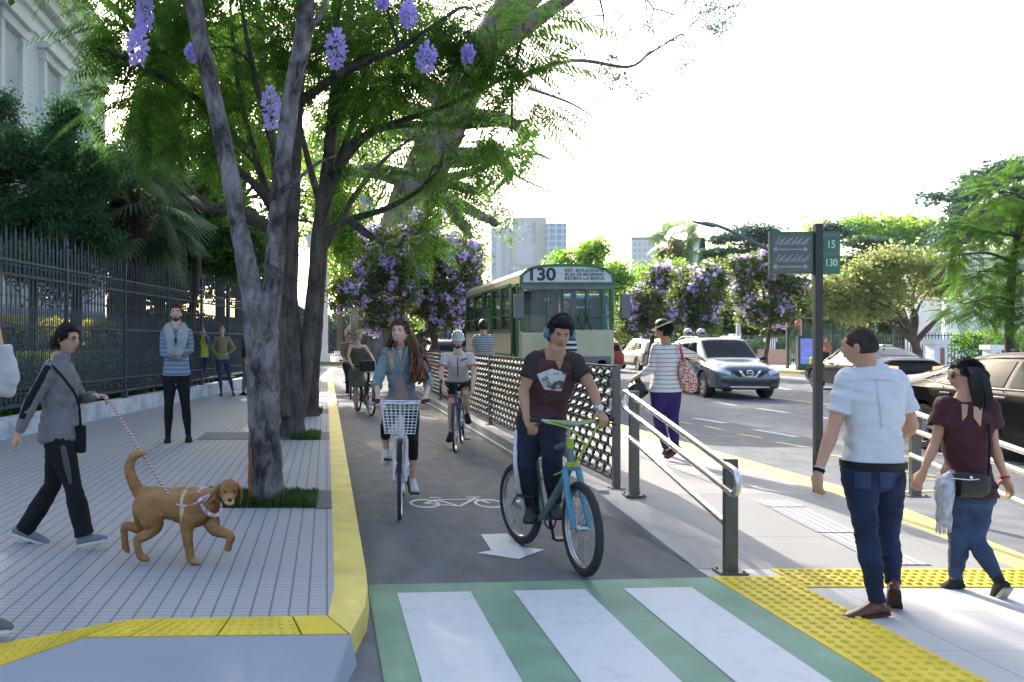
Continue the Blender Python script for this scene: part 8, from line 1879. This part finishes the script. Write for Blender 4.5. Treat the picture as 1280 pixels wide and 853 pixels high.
# harness and bandana
hs = thing('dog_harness', 'white and pink harness and collar worn by the labrador', 'harness', D(600, 430))
q = MB(); q.loft([(D(492, 440), (.016, 0, 0), (0, 0, 0))] if False else [(D(470, 447), (0, 0, 116 * u_), (0, .128, 0)), (D(500, 447), (0, 0, 118 * u_), (0, .131, 0))], 28); q.build('girth_strap', mat('cream_web', (.6, .48, .3), .8), hs)
q = MB(); n0 = D(625, 415, -.02); ax = (D(700, 360, -.06) - D(600, 430)).normalized(); x = Vector((0, 1, 0)); y = ax.cross(x).normalized(); x = y.cross(ax)
pk = mat('pink_white_cloth', (.66, .62, .66), .8, scale=60, col2=(.45, .2, .3), thr=(.42, .55))
q.tube([n0 + (x * math.cos(a) * .098 + y * math.sin(a) * .102) for a in np.linspace(0, 2 * PI, 25)[:-1]], .014, 8, closed=True); q.build('collar', pk, hs)
q = MB(); q.tube(catmull([D(430, 430, -.11), D(480, 438, -.135), D(540, 425, -.135), D(590, 400, -.12), D(620, 380, -.10)], 5), .007, 6); q.loft([(D(560, 405, -.135), (0, 0, .01), (0, .01, 0)), (D(600, 395, -.13), (.0, 0, .024), (0, .012, 0)), (D(620, 380, -.12), (0, 0, .014), (0, .012, 0))], 10, 2, True, True); q.build('strap', pk, hs)

# --- motorcyclists behind the blue car and far pedestrians
def moto(px, Yd, lb, lb2, jm_, tp_):
    t = thing('motorcycle', lb, 'motorcycle', G0(px, Yd), ang(0, -1)); 
    for x in (-.68, .68):
        q = MB(); n = 24; q.tube([(x + .27 * math.cos(2 * PI * i / n), 0, .33 + .27 * math.sin(2 * PI * i / n)) for i in range(n)], .06, 8, closed=True); w = q.build('wheel', tyre_m, t, world=False); q = MB(); q.tube([(x, -.03, .33), (x, .03, .33)], .2, 16); q.build('rim', alloy, w, world=False)
    q = MB(); q.loft([((-.6, 0, .85), (0, .1, 0), (0, 0, .06)), ((-.2, 0, .8), (0, .16, 0), (0, 0, .1)), ((.25, 0, .92), (0, .17, 0), (0, 0, .16)), ((.5, 0, .95), (0, .12, 0), (0, 0, .18)), ((.7, 0, .9), (0, .06, 0), (0, 0, .1))], 14, 2.2, True, True); q.box((.0, 0, .5), (.5, .3, .36)); q.build('fairing', jm_, t, world=False)
    q = MB(); q.tube([(.62, -.12, .38), (.4, -.1, 1.0)], .03, 6); q.tube([(.62, .12, .38), (.4, .1, 1.0)], .03, 6); q.tube([(.35, -.38, 1.12), (.42, 0, 1.08), (.35, .38, 1.12)], .018, 6); q.build('fork', blackm, t, world=False)
    q = MB(); q.ell((.72, 0, .98), .06, .1, .09); q.build('headlight', lamp_g, t, world=False)
    s = F / Yd; cx = px; yy = lambda z: HY - (z - H) * s
    c = person(lb2, Yd, dict(hd=(cx, yy(1.88), 0), sR=(cx - .2 * s, yy(1.6), 0), sL=(cx + .2 * s, yy(1.6), 0), eR=(cx - .33 * s, yy(1.35), -.1), wR=(cx - .34 * s, yy(1.14), -.35), eL=(cx + .33 * s, yy(1.25), -.1), wL=(cx + .34 * s, yy(1.14), -.35), hR=(cx - .1 * s, yy(.93), .2), hL=(cx + .1 * s, yy(.93), .2), kR=(cx - .25 * s, yy(.75), -.25), aR=(cx - .24 * s, yy(.36), .0), tR=(cx - .26 * s, yy(.28), -.2), kL=(cx + .25 * s, yy(.75), -.25), aL=(cx + .24 * s, yy(.36), .0), tL=(cx + .26 * s, yy(.28), -.2)),
               S=1.05, face=(0, -1, 0), hair=('short', hair_k), vox=.018, face_detail=False, pants=dict(m=black_c), top=dict(m=tp_, sleeve=1.9, e=.03), shoes=(black_c, sole_k))
    h = thing('helmet', 'white helmet of the ' + lb2, 'helmet', c['C']); q = MB(); q.ell(c['C'] + Vector((0, 0, .02)), .135, .155, .15); q.build('shell', mat('moto_white', (.7, .7, .7), .3, coat=.6), h); q = MB(); q.ell(c['C'] + Vector((0, -.05, .0)), .11, .12, .06); q.build('visor', plast, h)
moto(860, 25.6, 'motorcycle hidden low behind the blue car, the left one of two', 'rider in black behind the blue car', plast, black_c)
moto(876, 25.9, 'motorcycle behind the roof of the blue car, the right one of two', 'rider in red behind the blue car', plast, cloth('red_jacket', (.5, .03, .03)))
def ped(px, Yd, lb, topm, pm, z0=.13):
    s = F / Yd; yy = lambda z: HY - (z + z0 - H) * s
    person(lb, Yd, dict(hd=(px, yy(1.63), 0), sR=(px - .17 * s, yy(1.4), 0), sL=(px + .17 * s, yy(1.4), 0), eR=(px - .22 * s, yy(1.12), 0), wR=(px - .1 * s, yy(1.1), -.2), eL=(px + .22 * s, yy(1.12), 0), wL=(px + .2 * s, yy(.88), -.1), hR=(px - .09 * s, yy(.9), 0), hL=(px + .09 * s, yy(.9), 0), kR=(px - .1 * s, yy(.48), 0), aR=(px - .1 * s, yy(.08), 0), tR=(px - .1 * s, yy(.0), -.2), kL=(px + .1 * s, yy(.48), 0), aL=(px + .1 * s, yy(.08), 0), tL=(px + .12 * s, yy(.0), -.2)),
           S=1., face=(-.5, -1, 0), hair=('cap', hair_b), vox=.02, face_detail=False, pants=dict(m=pm), top=dict(m=topm, sleeve=.6), shoes=(black_c, sole_k))
ped(1033, 39.5, 'distant pedestrian in a coral top waiting by the ad panel', cloth('coral_top', (.5, .2, .14)), black_c)
# ================================================================ CAMERA, LIGHT
cam = bpy.data.cameras.new('camera'); co = bpy.data.objects.new('camera', cam); COL.objects.link(co)
co.location = (0, 0, H); co.rotation_euler = (PI / 2, 0, 0); cam.sensor_width = 36; cam.lens = 36 * F / 1280
cam.shift_x = (640 - CX) / 1280; cam.shift_y = (HY - 426.5) / 1280; cam.clip_end = 6000; cam.clip_start = .05
sc.camera = co
SUN_EL, SUN_AZ = 27.5, -11.0          # azimuth from the street axis (+Y), negative = to the left
w = bpy.data.worlds.new("World"); sc.world = w; w.use_nodes = True
nt = w.node_tree; bg = nt.nodes['Background']; sky = nt.nodes.new('ShaderNodeTexSky'); sky.sky_type = 'NISHITA'; sky.sun_disc = False
sky.sun_elevation = math.radians(SUN_EL); sky.sun_rotation = math.radians(SUN_AZ); sky.air_density = 1.0; sky.dust_density = 6.0; sky.ozone_density = 1.2
nt.links.new(sky.outputs[0], bg.inputs[0]); bg.inputs[1].default_value = .15
sun = bpy.data.lights.new('sun', 'SUN'); so = bpy.data.objects.new('sun', sun); COL.objects.link(so); sun.energy = 3.1; sun.angle = math.radians(.6); sun.color = (1, .93, .83)
d = Vector((math.sin(math.radians(SUN_AZ)) * math.cos(math.radians(SUN_EL)), math.cos(math.radians(SUN_AZ)) * math.cos(math.radians(SUN_EL)), math.sin(math.radians(SUN_EL))))
so.rotation_euler = d.to_track_quat('Z', 'Y').to_euler()
vs = sc.view_settings; vs.view_transform = 'Standard'; vs.look = 'None'; vs.gamma = 1; vs.use_curve_mapping = False; vs.exposure = 1.72
sc.cycles.max_bounces = 6; sc.cycles.transparent_max_bounces = 12; sc.cycles.use_denoising = True

hz = MB(); hz.box((35, 330, 49), (480, 700, 104)); ho = hz.build('haze', None, None, smooth=False); ho['kind'] = 'stuff'
hm = bpy.data.materials.new('haze_air'); hm.use_nodes = True; n_ = hm.node_tree.nodes; n_.remove(n_['Principled BSDF']); pv = n_.new('ShaderNodeVolumePrincipled')
pv.inputs['Color'].default_value = (.86, .92, 1, 1); pv.inputs['Density'].default_value = .0002; pv.inputs['Anisotropy'].default_value = .2; hm.node_tree.links.new(pv.outputs[0], n_['Material Output'].inputs['Volume'])
ho.data.materials.clear(); ho.data.materials.append(hm)
